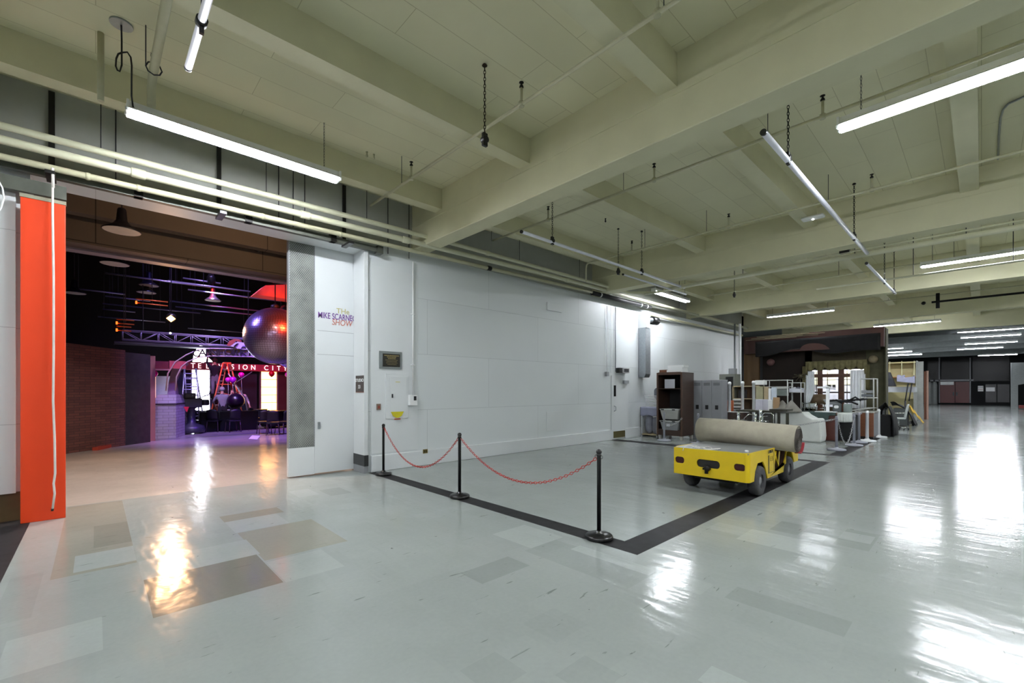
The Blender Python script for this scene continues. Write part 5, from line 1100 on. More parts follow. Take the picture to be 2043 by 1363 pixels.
# yellow cloth and black heap at the end of the row
X = 27.5; m = M(); q = frontal(1776, 803, 1828, 846, X)
m.grid(lambda u, v: (X+0.8*v, q[1]+(q[0]-q[1])*u, max(0.02, q[3]*(1-u**2.5)*(1-0.1*v)+0.05*math.sin(u*11+v*5))), 20, 6); c = m.build('black_cover', P('black cover cloth', '#0e0e10', 0.9)); c.modifiers.new('t', 'SOLIDIFY').thickness = 0.03; tag(c, 'black cloth heap behind the white office chair, right of the larger cover', 'cover')
m = M(); q = frontal(1814, 808, 1842, 838, X+2.5)
m.grid(lambda u, v: (X+2.5+0.7*v, q[1]+(q[0]-q[1])*u, max(0.02, (q[3]-0.10)*(1-0.99*u)+0.08*(1-u)*math.sin(u*17+v*9))), 20, 6); c = m.build('yellow_cloth', P('yellow cloth', '#c9a23c', 0.9, var=0.25, scale=3)); c.modifiers.new('t', 'SOLIDIFY').thickness = 0.02; tag(c, 'crumpled yellow cloth at the right end of the stored furniture', 'cloth')
x, y = FL(1822, 849); m = M(); m.lathe([(0.05, -0.06), (0.13, -0.04), (0.13, 0.04), (0.05, 0.06)], (0, 0, 0), 12); m.v = [(x+v[0], y+v[2], 0.13+v[1]) for v in m.v]; tag(m.build('trolley_wheel', RUB), 'single small wheel on the floor right of the white office chair', 'wheel')
# wall-end odds and ends left of the stage set
x0_ = WY(1441, 700, 8.2)[0]; m = M(); x1_ = WY(1466, 700, 8.2)[0]
t = T('grey_cupboard', 'grey-green cupboard with an open dark recess behind the lockers', 'cupboard', (18.3, 7.2, 0)); q = frontal(1435, 747, 1466, 830, 18.3); m = M(); m.box(18.3, 18.9, q[0], q[1], 0, q[3]); m.build('body', P('grey green paint', '#6d7068', 0.6), t)
q2 = frontal(1448, 752, 1462, 800, 18.28); m = M(); m.box(18.27, 18.3, q2[0], q2[1], q2[2], q2[3]); m.build('recess', BLACK, t)
q3 = frontal(1452, 742, 1462, 746, 18.28); bx('meter_box', 'small grey meter box on the grey-green cupboard', 'box', 18.35, 18.6, q3[0]-0.05, q3[1], q[3], q[3]+0.22, GREY); 
for i, (px, lab) in enumerate(((1466, 'dark vertical conduit at the wall end by the stage set'), (1476, 'pale vertical conduit tight against the stage set side'))):
    y, z = WX(px, 660, 20.5); pipe_run('wall_conduit', lab, 'pipe', [(20.5, y, 0), (20.5, y, z+0.3)], 0.04 if i == 0 else 0.05, GALV if i == 0 else WPL, n=8)

# ================================================================== STAGE SET WITH CURTAINED WINDOW
X = 22.0; SY1, SZ1 = WX(1484, 665, X); SY0 = WX(1766, 655, X)[0]; SZ1 = WX(1640, 662, X)[1]
BRW = P('brown stained plywood', '#5c4222', 0.6, var=0.18, scale=1.2); DBR = P('dark brown hessian', '#1f1712', 0.95, var=0.4, scale=1.1, bump=0.1)
OLV = P('olive damask', '#6b6543', 0.85, var=0.25, scale=9); MAR = P('maroon stained ply', '#3c1b10', 0.6, var=0.3, scale=1.0)
t = T('stage_set', 'large brown theatre set wall with a curtained window', 'stage set', (X, (SY0+SY1)/2, 0))
def fq(px0, py0_, px1, py1_, XX=X): return frontal(px0, py0_, px1, py1_, XX)
q = fq(1484, 685, 1514, 850); m = M(); m.box(X, X+0.15, q[0], SY1, 0, WX(1490, 685, X)[1]); m.build('left_flat', BRW, t)
q = fq(1488, 664, 1766, 692); m = M(); m.box(X-0.3, X+0.1, SY0, SY1-0.1, q[2], SZ1-0.02); m.build('header', MAR, t)
q = fq(1514, 690, 1614, 850); m = M(); m.box(X+0.5, X+0.55, q[0], q[1], 0, q[3]); m.build('dark_flat', DBR, t)
wy1 = WX(1606, 740, X+0.5)[0]; wy0 = WX(1728, 740, X+0.5)[0]; wzt = WX(1660, 738, X+0.5)[1]; wzb = WX(1660, 812, X+0.5)[1]
m = M(); m.box(X+0.5, X+0.55, wy0, wy1, wzt, WX(1660, 690, X+0.5)[1]); m.build('wall_above_window', P('dark brown board', '#3b3322', 0.8, var=0.2), t)  # even dark brown board, used again below the window
m = M(); m.box(X+0.5, X+0.55, SY0, wy0, 0, WX(1660, 690, X+0.5)[1]); m.build('right_flat', P('olive green flat', '#4c4a34', 0.8, var=0.2), t)
m = M(); m.box(X+0.5, X+0.55, wy0, wy1, 0, wzb); m.build('wall_below_window', P('dark brown board', '#3b3322', 0.8), t)
m = M(); m.box(X, X+0.55, SY0-0.03, SY0, 0, SZ1-0.05); m.build('end_flat', P('olive green flat', '#4c4a34', 0.8), t)
m = M(); m.grid(lambda u, v: (X-0.32-0.10*math.sin(u*9)*v*0.5, SY1-0.6-(SY1-SY0-0.7)*u, SZ1-0.25-(0.60+0.10*math.sin(u*7.0+2.2)+0.06*math.sin(u*13))*v), 40, 6); c = m.build('hanging_tarp', P('dark plastic tarp', '#0a090a', 0.95, var=0.6), t); c.modifiers.new('t', 'SOLIDIFY').thickness = 0.02
m = M()
for k in range(7): m.box(X-0.34+0.03*(k % 3), X-0.30+0.03*(k % 3), SY1-0.2-4.2*((k*0.37) % 1)*0.5-2.0, SY1-0.2-4.2*((k*0.37) % 1)*0.5, SZ1-0.05+0.02*k-0.12, SZ1-0.03+0.02*k-0.12)
m.build('top_battens', P('peeling cream edge', '#8d8468', 0.7), t)
# swag valance
m = M(); vy1, vz1 = WX(1607, 722, X+0.4); vy0 = WX(1730, 722, X+0.4)[0]
def val(u, v):
    sc = 0.10*abs(math.sin(u*PI*6.0)); edge = 0.20+sc+(0.18 if (u < 0.04 or u > 0.96) else 0); return (X+0.38+0.03*math.sin(u*70)*(0.3+v), vy1-(vy1-vy0)*u, vz1-(edge)*v*1.35)
m.grid(val, 90, 6); c = m.build('valance', OLV, t); c.modifiers.new('t', 'SOLIDIFY').thickness = 0.015
for s, (pa, pb) in enumerate(((1607, 1625), (1696, 1728))):
    ya_, yb_ = WX(pa, 750, X+0.42)[0], WX(pb, 750, X+0.42)[0]; m = M(); m.grid(lambda u, v: (X+0.44+0.03*math.sin(u*34), ya_+(yb_-ya_)*u, wzt-0.04-(wzt-wzb+0.0)*v), 40, 4); c = m.build('sheer_curtain', P('sheer curtain', '#f2f5f8', 0.8, var=0.04), t); c.modifiers.new('t', 'SOLIDIFY').thickness = 0.008
    yo = ya_ if s == 0 else yb_; m = M(); m.grid(lambda u, v: (X+0.40+0.03*math.sin(u*20), yo+(0.12*u*(1 if s == 0 else -1)), vz1-0.2-(1.0)*v), 10, 4); c = m.build('side_drape', OLV, t); c.modifiers.new('t', 'SOLIDIFY').thickness = 0.015
wf = M()
for px in (1636, 1679): ya_ = WX(px-5, 750, X+0.48)[0]; yb_ = WX(px+5, 750, X+0.48)[0]; wf.box(X+0.46, X+0.56, yb_, ya_, wzb-0.3, wzt)
za_, zb_ = WX(1660, 746, X+0.48)[1], WX(1660, 753, X+0.48)[1]; wf.box(X+0.45, X+0.56, WX(1696, 750, X+0.48)[0], WX(1618, 750, X+0.48)[0], zb_, za_); wf.build('window_frame', P('varnished red wood', '#4c2810', 0.35, var=0.2), t)
m = M()
for px in (1629, 1651, 1673, 1690): ya_ = WX(px, 750, X+0.5)[0]; m.box(X+0.49, X+0.51, ya_-0.012, ya_+0.012, wzb, wzt)
for py in (758, 783): zz = WX(1660, py, X+0.5)[1]; m.box(X+0.49, X+0.51, wy0, wy1, zz-0.012, zz+0.012)
zz = WX(1660, 783, X+0.5)[1]; m.box(X+0.485, X+0.52, wy0, wy1, zz-0.03, zz+0.03); m.build('glazing_bars', P('dark lead bars', '#2c2622', 0.4), t)
# pale board standing in for the bright room beyond the window
bk = T('room_stand_in', 'pale board standing in for the bright room beyond the stage set window', 'backdrop', (X+1.6, (wy0+wy1)/2, 0)); m = M(); m.box(X+1.6, X+1.65, wy0-0.30, wy1+0.9, 0, 3.6); m.build('board', P('pale backdrop', '#dcdde6', 0.8, var=0.03), bk)
m = M()
for k in range(5): yy_ = wy0+0.1+k*0.55; m.box(X+1.58, X+1.6, yy_, yy_+0.35, 1.9, 2.5)
m.build('painted_panels', P('cream backdrop panel', '#e8e4bc', 0.8), bk)
for k in range(2):
    for dy in (0.1, 0.26): pass
m = M()
for px in (1631, 1655, 1664): ya_, za2 = WX(px, 770, X+1.57); m.box(X+1.56, X+1.58, ya_-0.05, ya_+0.05, za2-0.05, za2+0.05)
m.build('dark_hooks', BLACK, bk)
wl = dup(fx0, (X+1.1, (wy0+wy1)/2, 3.3), PI/2, 'added fill fixture behind the stage set window'); wl['group'] = 'fluorescent fixtures'  # made-up light that brightens the board behind the window
m = M(); m.cyl((-1.15, 0, 0.1), (-1.15, 0, -3.3), 0.02, 6); m.cyl((1.15, 0, 0.1), (1.15, 0, -3.3), 0.02, 6); m.build('stand', DARK, wl, local=True)  # stand for the added light
y, z = WX(1593, 750, X); m = M(); rr = random.Random(2)
for k in range(12): q = rr.uniform(0, 6.3); m.tube([(X+0.3, y, z), (X+0.3-rr.uniform(0, .2), y+0.25*math.cos(q), z+0.25*math.sin(q))], 0.012, 5)
m.ball((X+0.3, y, z), 0.10, 8, 6); tag(m.build('wall_sconce', P('tarnished brass', '#6a6452', 0.35, 0.8)), 'tarnished branching sconce on the dark flat of the stage set', 'sconce')
for i, (px, py, lab) in enumerate(((1537, 723, 'pinkish round lamp on the left of the stage set'), (1742, 717, 'tan round lamp at the right end of the valance'))):
    y, z = WX(px, py, X+0.35); t2 = T('globe_lamp', lab, 'lamp', (X+0.45, y, z), group='globe lamps on the set'); m = M(); m.ball((X+0.4, y, z), 0.16, 14, 10); m.build('shade', [P('dusty pink shade', '#6a4a48', 0.7), P('dusty tan shade', '#7d7258', 0.7)][i], t2); m = M(); m.cyl((X+0.4, y, z), (X+0.5, y, z), 0.06, 8); m.build('mount', BLKM, t2)

# ================================================================== THE STUDIO BEHIND THE OPENING
STW = P('black studio wall', '#0b0b0e', 0.8, var=0.2)
sbox('wall_studio_back', -9, 16.2, 33, 33.3, 0, 9, mat=STW)
sbox('wall_studio_left', -9.2, -9, 8.94, 33.3, 0, 9, mat=STW)
sbox('wall_studio_right', 16, 16.2, 8.94, 33.3, 0, 9, mat=STW)
sbox('wall_studio_front', -9, 16, 8.94, 9.1, 5.72, 9, mat=STW)
sbox('wall_studio_front_left', -9, -0.7, 8.945, 9.1, 0, 5.72, mat=STW)
sbox('wall_studio_front_right', 5.3, 16, 8.945, 9.1, 0, 5.72, mat=STW)
YB1 = FL(132, 419, 5.26)[1]; YB2 = FL(132, 445, 5.5)[1]; YB3 = FL(143, 497, 4.71)[1]
STB = brickmat('brown studio soffit', '#5d5248', '#574d44', '#2e2824', 3.2, 1.6, 0.012, 0.8, 'XZ', 0.2, 0.5, 0.1)
sbox('ceiling_studio', -9, 16, 9.1, YB3+0.2, 5.72, 5.82, mat=STB)
sbox('ceiling_studio_high', -9, 16, YB3, 33.3, 8.9, 9.0, mat=STW)
sbox('trim_200', -9, 16, YB1, YB1+0.26, 5.26, 5.72, mat=STB)
sbox('trim_201', -9, 16, YB3-0.5, YB3, 4.75, 5.72, mat=STB)
sbox('trim_202', -9, 16, YB3-0.02, YB3+0.3, 4.71, 4.78, mat=P('lit beam edge', '#8d8590', 0.6))  # light on the beam's bottom edge put into a paler strip
sbox('trim_203', -9, 16, YB3+0.2, YB3+0.3, 5.7, 8.95, mat=STW)
def pend(px, py, Z, label, r=0.30):
    x, y = FL(px, py, Z); t = T('pendant_lamp', label, 'pendant lamp', (x, y, Z), group='studio pendant lamps')
    m = M(); m.lathe([(r, 0), (r*1.02, 0.012), (r*0.5, 0.12), (0.09, 0.2), (0.07, 0.42), (0.05, 0.45)], (x, y, Z), 24); m.build('shade', P('black lamp shade', '#1b1a20', 0.35), t)
    m = M(); m.lathe([(r*0.97, 0.0), (r*0.97, 0.006)], (x, y, Z-0.004), 24); m.build('diffuser', P('pale diffuser', '#c9c2b2', 0.5), t)
    m = M(); m.cyl((x, y, Z+0.44), (x, y, 5.72 if y < YB3 else 8.9), 0.012, 6); m.build('stem', DARK, t)
pend(243, 461, 4.82, 'dark dish lamp with a pale underside, nearest in the studio'); pend(229, 527, 4.87, 'second dark dish lamp just below the nearest one', 0.29)
pend(148, 585, 4.9, 'small faint dish lamp beside the orange panel'); pend(297, 570, 5.1, 'faint dish lamp at the middle of the studio grid', 0.26); pend(425, 600, 5.0, 'faint dish lamp left of the mirror ball', 0.26); pend(292, 584, 4.9, 'faint dish lamp just under the middle one', 0.26)
# lighting grid
GP = P('aluminium grid pipe', '#9a98a8', 0.3, 0.7, var=0.05)
for i, (px0, py0_, px1, Z) in enumerate(((335, 560, 500, 5.3), (365, 555, 440, 5.5), (375, 578, 560, 5.2), (210, 591, 300, 5.2), (340, 601, 560, 5.1), (350, 612, 570, 5.0), (205, 606, 400, 5.1), (195, 632, 330, 4.9), (375, 655, 495, 4.7), (140, 575, 250, 5.2), (210, 545, 420, 5.2), (205, 617, 270, 5.0))):
    x, y = FL(px0, py0_, Z); x1 = x+abs(FL(px1, py0_, Z)[0]-x); x1 = WY(px1, py0_+(px1-px0)*0.13, y)[0]
    t = T('grid_pipe', ['shining grid pipe just under the violet-lit soffit edge', 'short shining grid pipe above the longest one', 'long shining grid pipe reaching towards the orange hood', 'short grid pipe beside the second dish lamp', 'long grid pipe under the faint dish lamp left of the ball', 'grid pipe ending just above the mirror ball', 'dim grid pipe left of the middle faint dish lamp', 'dim grid pipe just above the floodlight', 'lowest shining grid pipe, over the lattice truss', 'faint grid pipe beside the orange panel', 'faint grid pipe between the two nearest dish lamps', 'short faint grid pipe left of the warm-lit double pipe'][i], 'pipe', (x, y, Z), group='studio grid pipes')
    m = M(); m.cyl((x, y, Z), (x1, y, Z), 0.028, 8); m.build('pipe', GP, t); m = M()
    for xx in (x+0.2, x1-0.2): m.cyl((xx, y, Z), (xx, y, 8.9), 0.01, 5)
    m.build('hanger', DARK, t)
ORE = EM('orange glow', '#ff6a20', 1)  # glowing colour for the orange light at the pipe ends
for i, (pa, pb, lab) in enumerate((((271, 604), (335, 612), 'upper warm-lit double pipe left of the orange lamp'), ((232, 645), (268, 651), 'small warm-lit pipe bracket at the left'), ((232, 659), (262, 661), 'lowest warm-lit pipe stub by the truss end'))):
    y = 17.5; a = WY(*pa, y); b = WY(*pb, y); t = T('lit_pipe', lab, 'pipe', (a[0], y, a[1])); m = M(); m.cyl((a[0], y, a[1]), (b[0], y, a[1]), 0.018, 6); m.cyl((a[0], y, a[1]+0.12), (b[0], y, a[1]+0.12), 0.018, 6); m.build('pipe', P('pipe with orange light', '#c8682a', 0.4, 0.5), t)  # warm light on these pipes is put into their orange colour
    m = M(); m.box(a[0]-0.01, a[0]+0.03, y-0.04, y+0.04, a[1]-0.03, a[1]+0.05); m.build('tip_glow', ORE, t)
    m = M(); m.cyl(((a[0]+b[0])/2, y, a[1]), ((a[0]+b[0])/2, y, 8.9), 0.01, 5); m.build('hanger', DARK, t)
# warm floodlight aimed at the doorway
def spot(name, label, pos, target, col, watts, ang=60, lens=None, r=0.13, size=0.1):
    t = T(name, label, 'stage light', pos); p = Vector(pos); d = (Vector(target)-p).normalized()
    m = M(); m.tube([p-d*0.32, p-d*0.2, p-d*0.02], [r*0.6, r, r*1.05], 14); m.build('body', BLACK, t)
    if lens: m = M(); m.tube([p-d*0.018, p-d*0.008], r*0.95, 4 if r > 0.1 else 12, smooth=False); m.build('lens', EM('lens '+lens[0], lens[0], lens[1]), t)
    m = M(); m.cyl(tuple(p-d*0.15), (pos[0]-d.x*0.15, pos[1]-d.y*0.15, 5.72 if pos[1] < YB3 else 8.9), 0.012, 6); m.build('yoke_pipe', DARK, t)
    L = bpy.data.lights.new('beam', 'SPOT'); L.color = lin(col); L.energy = watts; L.spot_size = math.radians(ang); L.spot_blend = 0.8; L.shadow_soft_size = size
    lo = bpy.data.objects.new('beam', L); COL.objects.link(lo); lo.parent = t; lo.location = d*0.02; lo.rotation_euler = d.to_track_quat('-Z', 'Y').to_euler()
p = WY(341, 636, 17.3)
spot('floodlight', 'glowing orange-white floodlight hanging in the dark studio', (p[0], 17.3, p[1]), (0.6, 10.5, 0.3), '#ffc088', 170, 100, ('#ffb45c', 4), 0.12, 0.25)
spot('wash_light', 'added hidden fill light inside the studio header over the entry floor', (1.4, 9.7, 5.3), (0.9, 11.2, 0), '#ffe6d8', 560, 110)  # unseen fill lamp added to brighten the near studio floor
p = WY(340, 665, 18.5)
spot('par_lamp', 'tiny white lamp clipped on the truss', (p[0], 18.5, p[1]), (2, 8, 2), '#ffffff', 10, 50, ('#ffffff', 8), 0.03)
spot('wash_light', 'violet wash light on the grid over the studio floor', (5.4, 16.5, 5.6), (4.6, 18.0, 0), '#7a2cff', 420, 80)
spot('wash_light', 'magenta wash light aimed at the arch and pylon', (6.0, 12.5, 5.35), (2.4, 18.5, 1.2), '#d83cff', 300, 60)
spot('wash_light', 'dim red wash light aimed at the right side of the set', (2.5, 19, 6.4), (7.2, 23, 1.2), '#ff2a1a', 500, 60)
spot('wash_light', 'dim rose wash light aimed at the brick flat', (3.0, 13.0, 5.35), (0.1, 17, 1.5), '#d0806a', 420, 70)
spot('wash_light', 'pale blue light on the people and ladders', (3.0, 18.8, 5.5), (4.0, 23, 1.5), '#b8b0ff', 380, 60)
spot('wash_light', 'added hidden warm light on the soffit beams', (2.6, 9.6, 5.5), (1.6, 13.4, 5.0), '#b09070', 130, 140)  # made-up lamp kept out of view, lifts the dark soffit
spot('wash_light', 'added orange light aimed at the mirror ball', (4.6, 9.8, 5.4), (3.7, 14, 3.2), '#ff4418', 1100, 24, None, 0.13, 0.5)  # lamp added to give the ball its orange reflection
spot('wash_light', 'added violet-white light on the left rim of the mirror ball', (0.6, 14.3, 5.7), (3.4, 14, 3.4), '#a090ff', 600, 26, None, 0.13, 0.6)  # another added lamp, colours the ball's left rim
spot('wash_light', 'added lavender light along the lattice truss and arch', (2.2, 15.2, 7.6), (3.4, 18.0, 3.3), '#d8b8ff', 700, 70)  # lamp added to lift the truss and arch out of the dark
spot('wash_light', 'added violet light along the grid pipes', (3.0, 14.2, 7.8), (3.6, 17.5, 5.2), '#8878ff', 500, 80)  # made-up lamp that puts highlights on the grid pipes
# brick flats
BRK = brickmat('dark red brick', '#6a4038', '#553430', '#3a2c2a', 0.21, 0.07, 0.006, 0.85, 'XZ', 0.5)
A0 = FL(122, 907); A1 = FL(250, 889); A2 = FL(300, 882)
def flat(name, label, a, b, h0, h1, mat, th=0.12, z0=0.0):
    d = Vector((b[0]-a[0], b[1]-a[1], 0)); nrm = Vector((-d.y, d.x, 0)).normalized()*th; m = M()
    vs = [(a[0], a[1], z0), (b[0], b[1], z0), (b[0]+nrm.x, b[1]+nrm.y, z0), (a[0]+nrm.x, a[1]+nrm.y, z0), (a[0], a[1], h0), (b[0], b[1], h1), (b[0]+nrm.x, b[1]+nrm.y, h1), (a[0]+nrm.x, a[1]+nrm.y, h0)]
    m.add(vs, [(0, 3, 2, 1), (4, 5, 6, 7), (0, 1, 5, 4), (1, 2, 6, 5), (2, 3, 7, 6), (3, 0, 4, 7)]); return tag(m.build(name, mat), label, 'scenery flat')
flat('brick_flat', 'wide brick-patterned flat beside the orange panel inside the studio', A0, A1, 2.9, 2.86, BRK)
flat('dark_flat', 'dark narrow flat right of the brick flat', A1, A2, 2.80, 2.80, P('charcoal flat', '#2a2825', 0.8, var=0.3))
a = FL(297, 880); bx('flat_edge', 'pinkish vertical edge post of the dark flat', 'post', a[0]-0.14, a[0]+0.16, a[1]-0.1, a[1], 0, 2.78, P('pinkish timber', '#8a6260', 0.7))
a = FL(195, 899); b = FL(298, 876); m = M(); d = Vector((b[0]-a[0], b[1]-a[1], 0)); nn = Vector((-d.y, d.x, 0)).normalized()*0.12
m.add([(a[0], a[1], 0), (b[0], b[1], 0), (b[0]+nn.x, b[1]+nn.y, 0), (a[0]+nn.x, a[1]+nn.y, 0), (a[0], a[1], 0.09), (b[0], b[1], 0.09), (b[0]+nn.x, b[1]+nn.y, 0.09), (a[0]+nn.x, a[1]+nn.y, 0.09)], [(0, 3, 2, 1), (4, 5, 6, 7), (0, 1, 5, 4), (1, 2, 6, 5), (2, 3, 7, 6), (3, 0, 4, 7)])
tag(m.build('floor_plank', P('red plank', '#a8402c', 0.6)), 'red plank lying on the studio floor before the dark flat', 'plank')
pts = [FL(*p)+(0.03,) for p in ((140, 903), (170, 897), (200, 890), (225, 885), (240, 882))]+[FL(244, 878)+(0.10,), FL(238, 875)+(0.14,), FL(228, 878)+(0.08,)]
m = M(); m.tube(pts, 0.03, 6); tag(m.build('fire_hose', P('dusty hose', '#7c6458', 0.8)), 'dusty hose lying at the foot of the brick flat', 'hose')
# pylon and arch
WBR = brickmat('white painted brick', '#a9a4a4', '#9f9a9c', '#77706e', 0.3, 0.1, 0.006, 0.8, 'XZ', 0.4)
pa, pb, pc = FL(302, 876), FL(351, 874), FL(369, 868)
t = T('arch_pylon', 'white brick pylon with a slanted shoulder left of the arch', 'pylon', (pa[0], pa[1], 0))
dv = Vector((pc[0]-pb[0], pc[1]-pb[1], 0)); dz = WY(325, 808, pa[1])[1]; dz2 = WY(325, 789, pa[1])[1]
base = [Vector((pa[0], pa[1], 0)), Vector((pb[0], pb[1], 0)), Vector((pc[0], pc[1], 0)), Vector((pa[0]+dv.x, pa[1]+dv.y, 0))]; cen = sum(base, Vector())/4
def loft(m, levels, mi=0):
    o = len(m.v); vs = []
    for z, s_, off in levels:
        for b_ in base: q = cen+(b_-cen)*s_+Vector(off); vs.append((q.x, q.y, z))
    fs = [(0, 3, 2, 1), tuple(4*(len(levels)-1)+k for k in range(4))]+[(i*4+k, i*4+(k+1) % 4, (i+1)*4+(k+1) % 4, (i+1)*4+k) for i in range(len(levels)-1) for k in range(4)]
    m.add(vs, fs, mi)
m = M(); loft(m, [(0, 1, (0, 0, 0)), (dz, 1, (0, 0, 0))]); m.build('body', WBR, t); m = M(); loft(m, [(dz, 1.04, (0, 0, 0)), (dz+0.05, 1.04, (0, 0, 0))]); m.build('band', P('dark band', '#3a3434', 0.7), t)
m = M(); loft(m, [(dz+0.05, 1, (0, 0, 0)), (dz2, 0.78, (0.05, 0, 0)), (dz2+0.02, 0.75, (0.05, 0, 0))]); m.build('shoulder', WBR, t)
m = M(); loft(m, [(dz2, 0.36, (0.12, 0, 0)), (dz2+0.5, 0.26, (0.12, 0, 0)), (dz2+0.9, 0.30, (0.22, 0, 0)), (dz2+1.15, 0.42, (0.40, 0, 0))]); m.build('neck', P('violet grey column', '#8c7a92', 0.6), t)
YA = 17.6; q = WY(338, 735, YA); q1 = WY(371, 721, YA); m = M(); m.box(q[0], q1[0], YA, YA+0.2, q[1], q1[1]); m.build('cap', P('dull red cap', '#a04a58', 0.6), t)
t = T('ranch_arch', 'arched sign reading CARNFORK RANCH over the studio set', 'arch sign', (4.0, YA, 0)); ARC = P('pale arch frame', '#b9b0b4', 0.4, 0.3)
up = [(331, 780), (335, 745), (350, 722), (372, 708), (395, 698), (420, 695.5), (450, 696), (500, 697.5), (530, 699), (552, 705), (575, 716)]
dn = [(350, 780), (352, 752), (362, 732), (374, 722), (395, 713), (420, 710.5), (450, 711), (500, 712), (530, 715), (552, 723), (575, 735)]
for lst in (up, dn): m = M(); m.tube([(WY(x, y, YA)[0], YA, WY(x, y, YA)[1]) for x, y in lst], 0.022, 6); m.build('rail', ARC, t)
m = M()
for x, ya_, yb_ in ((412, 696, 711), (450, 696, 711), (496, 697, 712)): m.tube([(WY(x, ya_, YA)[0], YA, WY(x, ya_, YA)[1]), (WY(x, yb_, YA)[0], YA, WY(x, yb_, YA)[1])], 0.014, 5)
m.build('divider', ARC, t)
LET = P('dark arch letters', '#0d0b0e', 0.7); BKG = P('grey arch mesh', '#7c767a', 0.8)
for lst_ in (((416, 696), (450, 696.5), (450, 710.5), (416, 710)), ((450, 696.5), (496, 697.5), (496, 711.5), (450, 710.5)), ((500, 698), (530, 699.5), (552, 705.5), (575, 716.5), (575, 734), (552, 722), (530, 714.5), (500, 711.5))):
    m = M(); m.prism([WY(x, y, YA+0.03) for x, y in lst_], 'Y', YA+0.03, YA+0.04); m.build('backing_mesh', BKG, t)
for ch, px, py in (('C', 392, 706), ('A', 404, 704.5), ('R', 416, 703.5), ('N', 427, 703.5), ('F', 440, 703.5), ('O', 456, 703.5), ('R', 470, 704), ('K', 485, 704.5), ('R', 518, 706), ('A', 528, 707), ('N', 540, 709), ('C', 556, 714), ('H', 567, 719)):
    q = WY(px, py, YA-0.02); text(ch, 0.30, LET, t, (q[0], YA-0.02, q[1]), RX, 'letter', 0.01, bold=0.004, sx=1.1)
def gl2(lst, mat, nm, dy): m = M(); m.prism([WY(x, y, YA-dy) for x, y in lst], 'Y', YA-dy-0.02, YA-dy); m.build(nm, mat, t)
gl2([(454, 686), (458, 680), (467, 676.5), (476, 677), (483, 681), (478, 682), (470, 681), (465, 686), (458, 691), (452, 689)], P('rust red emblem', '#a0483c', 0.5), 'emblem_mane', 0.03)
gl2([(460, 691), (467, 685), (474, 682), (482, 683), (490, 686), (495, 689), (489, 690), (484, 690), (480, 696), (474, 696), (468, 693)], P('pale emblem', '#c9c2c2', 0.5), 'emblem_head', 0.04)
gl2([(466, 691), (471, 686), (476, 685), (473, 689), (469, 693)], LET, 'emblem_line', 0.065)
# big lettered fascia
YF = 24.3; t = T('fascia_sign', 'long red fascia reading TELEVISION CITY behind the arch', 'sign', (5, YF, 2.6)); REDF = P('red fascia', '#b03040', 0.5, var=0.1)
q = WY(372, 740, YF); q1 = WY(600, 722, YF); zt_ = WY(385, 723, YF)[1]; zb_ = WY(385, 737.5, YF)[1]; m = M(); m.box(q[0]-2.5, q1[0]+1, YF, YF+0.2, zb_, zt_); m.build('board', REDF, t)
SERW = EM('lit white letter', '#ffffff', 0.5)
for ch, px in (('T', 385), ('E', 398), ('L', 414), ('E', 427), ('V', 440), ('I', 453), ('S', 464), ('I', 477), ('O', 489), ('N', 505), ('C', 531), ('I', 544), ('T', 556), ('Y', 569)):
    q = WY(px, 731+(px-385)*0.05, YF); text(ch, 0.33, SERW, t, (q[0], YF-0.02, (zb_+zt_)/2), RX, 'letter', 0.01, sx=0.85)
def lightbox(label, px0, px1, py0_, py1_, col, s, rows):
    a = WY(px0, py1_, YF+0.25); b = WY(px1, py0_, YF+0.25); t = T('light_panel', label, 'light panel', (a[0], YF+0.3, 0)); m = M(); m.box(a[0], b[0], YF+0.3, YF+0.34, 0.25, zb_); m.build('diffuser', EM('panel '+col, col, s), t)
    m = M(); m.box(a[0]-0.06, a[0], YF+0.22, YF+0.4, 0, zb_); m.box(b[0], b[0]+0.06, YF+0.22, YF+0.4, 0, zb_)
    for k in range(rows+1): zz = 0.25+(zb_-0.25)*k/rows; m.box(a[0], b[0], YF+0.28, YF+0.3, zz-0.012, zz+0.012)
    m.build('frame', P('warm grey frame', '#7d7470', 0.5), t); return a[0], b[0]
w0, w1 = lightbox('glowing white lit panel with horizontal bars behind the ladders', 383, 418, 738, 820, '#eaf0ff', 5, 6)
o0, o1 = lightbox('glowing orange-white lit panel with horizontal bars at the right of the set', 521, 552, 738, 820, '#ffb060', 3.0, 6)
m = M(); pl = [(384, 722), (387, 705), (392, 697), (398, 690), (406, 691), (412, 702), (413, 712), (418, 717), (424, 722)]; m.prism([WY(x, y, YF+0.6) for x, y in pl], 'Y', YF+0.5, YF+0.6); xq = WY(404, 722, YF+0.6)[0]; m.box(xq-0.05, xq+0.05, YF+0.55, YF+0.6, 0, WY(404, 715, YF+0.6)[1])
tag(m.build('light_burst', EM('light on backing', '#fff6f4', 3)), 'white glowing shape for the light hitting the backing behind the first letters of the arch', 'light panel')  # bright light falling on the backing, built as a glowing shape
for i, (pa_, pb_, c_, lab) in enumerate(((418, 428, '#5a5a78', 'blue grey wall strip right of the white lit panel'), (428, 512, '#241c26', 'dark wall section between the two lit panels'), (553, 600, '#4a1c14', 'wall coloured maroon for the red light right of the orange lit panel'), (340, 382, '#2c2836', 'dark violet wall section left of the white lit panel'))):
    a = WY(pa_, 800, YF+0.3)[0]; b = WY(pb_, 800, YF+0.3)[0]; bx('set_wall', lab, 'set wall', a, b, YF+0.21+0.02*i, YF+0.48, 0, zb_, P('set wall '+c_, c_, 0.7))  # red light on the right-hand wall is put into its maroon
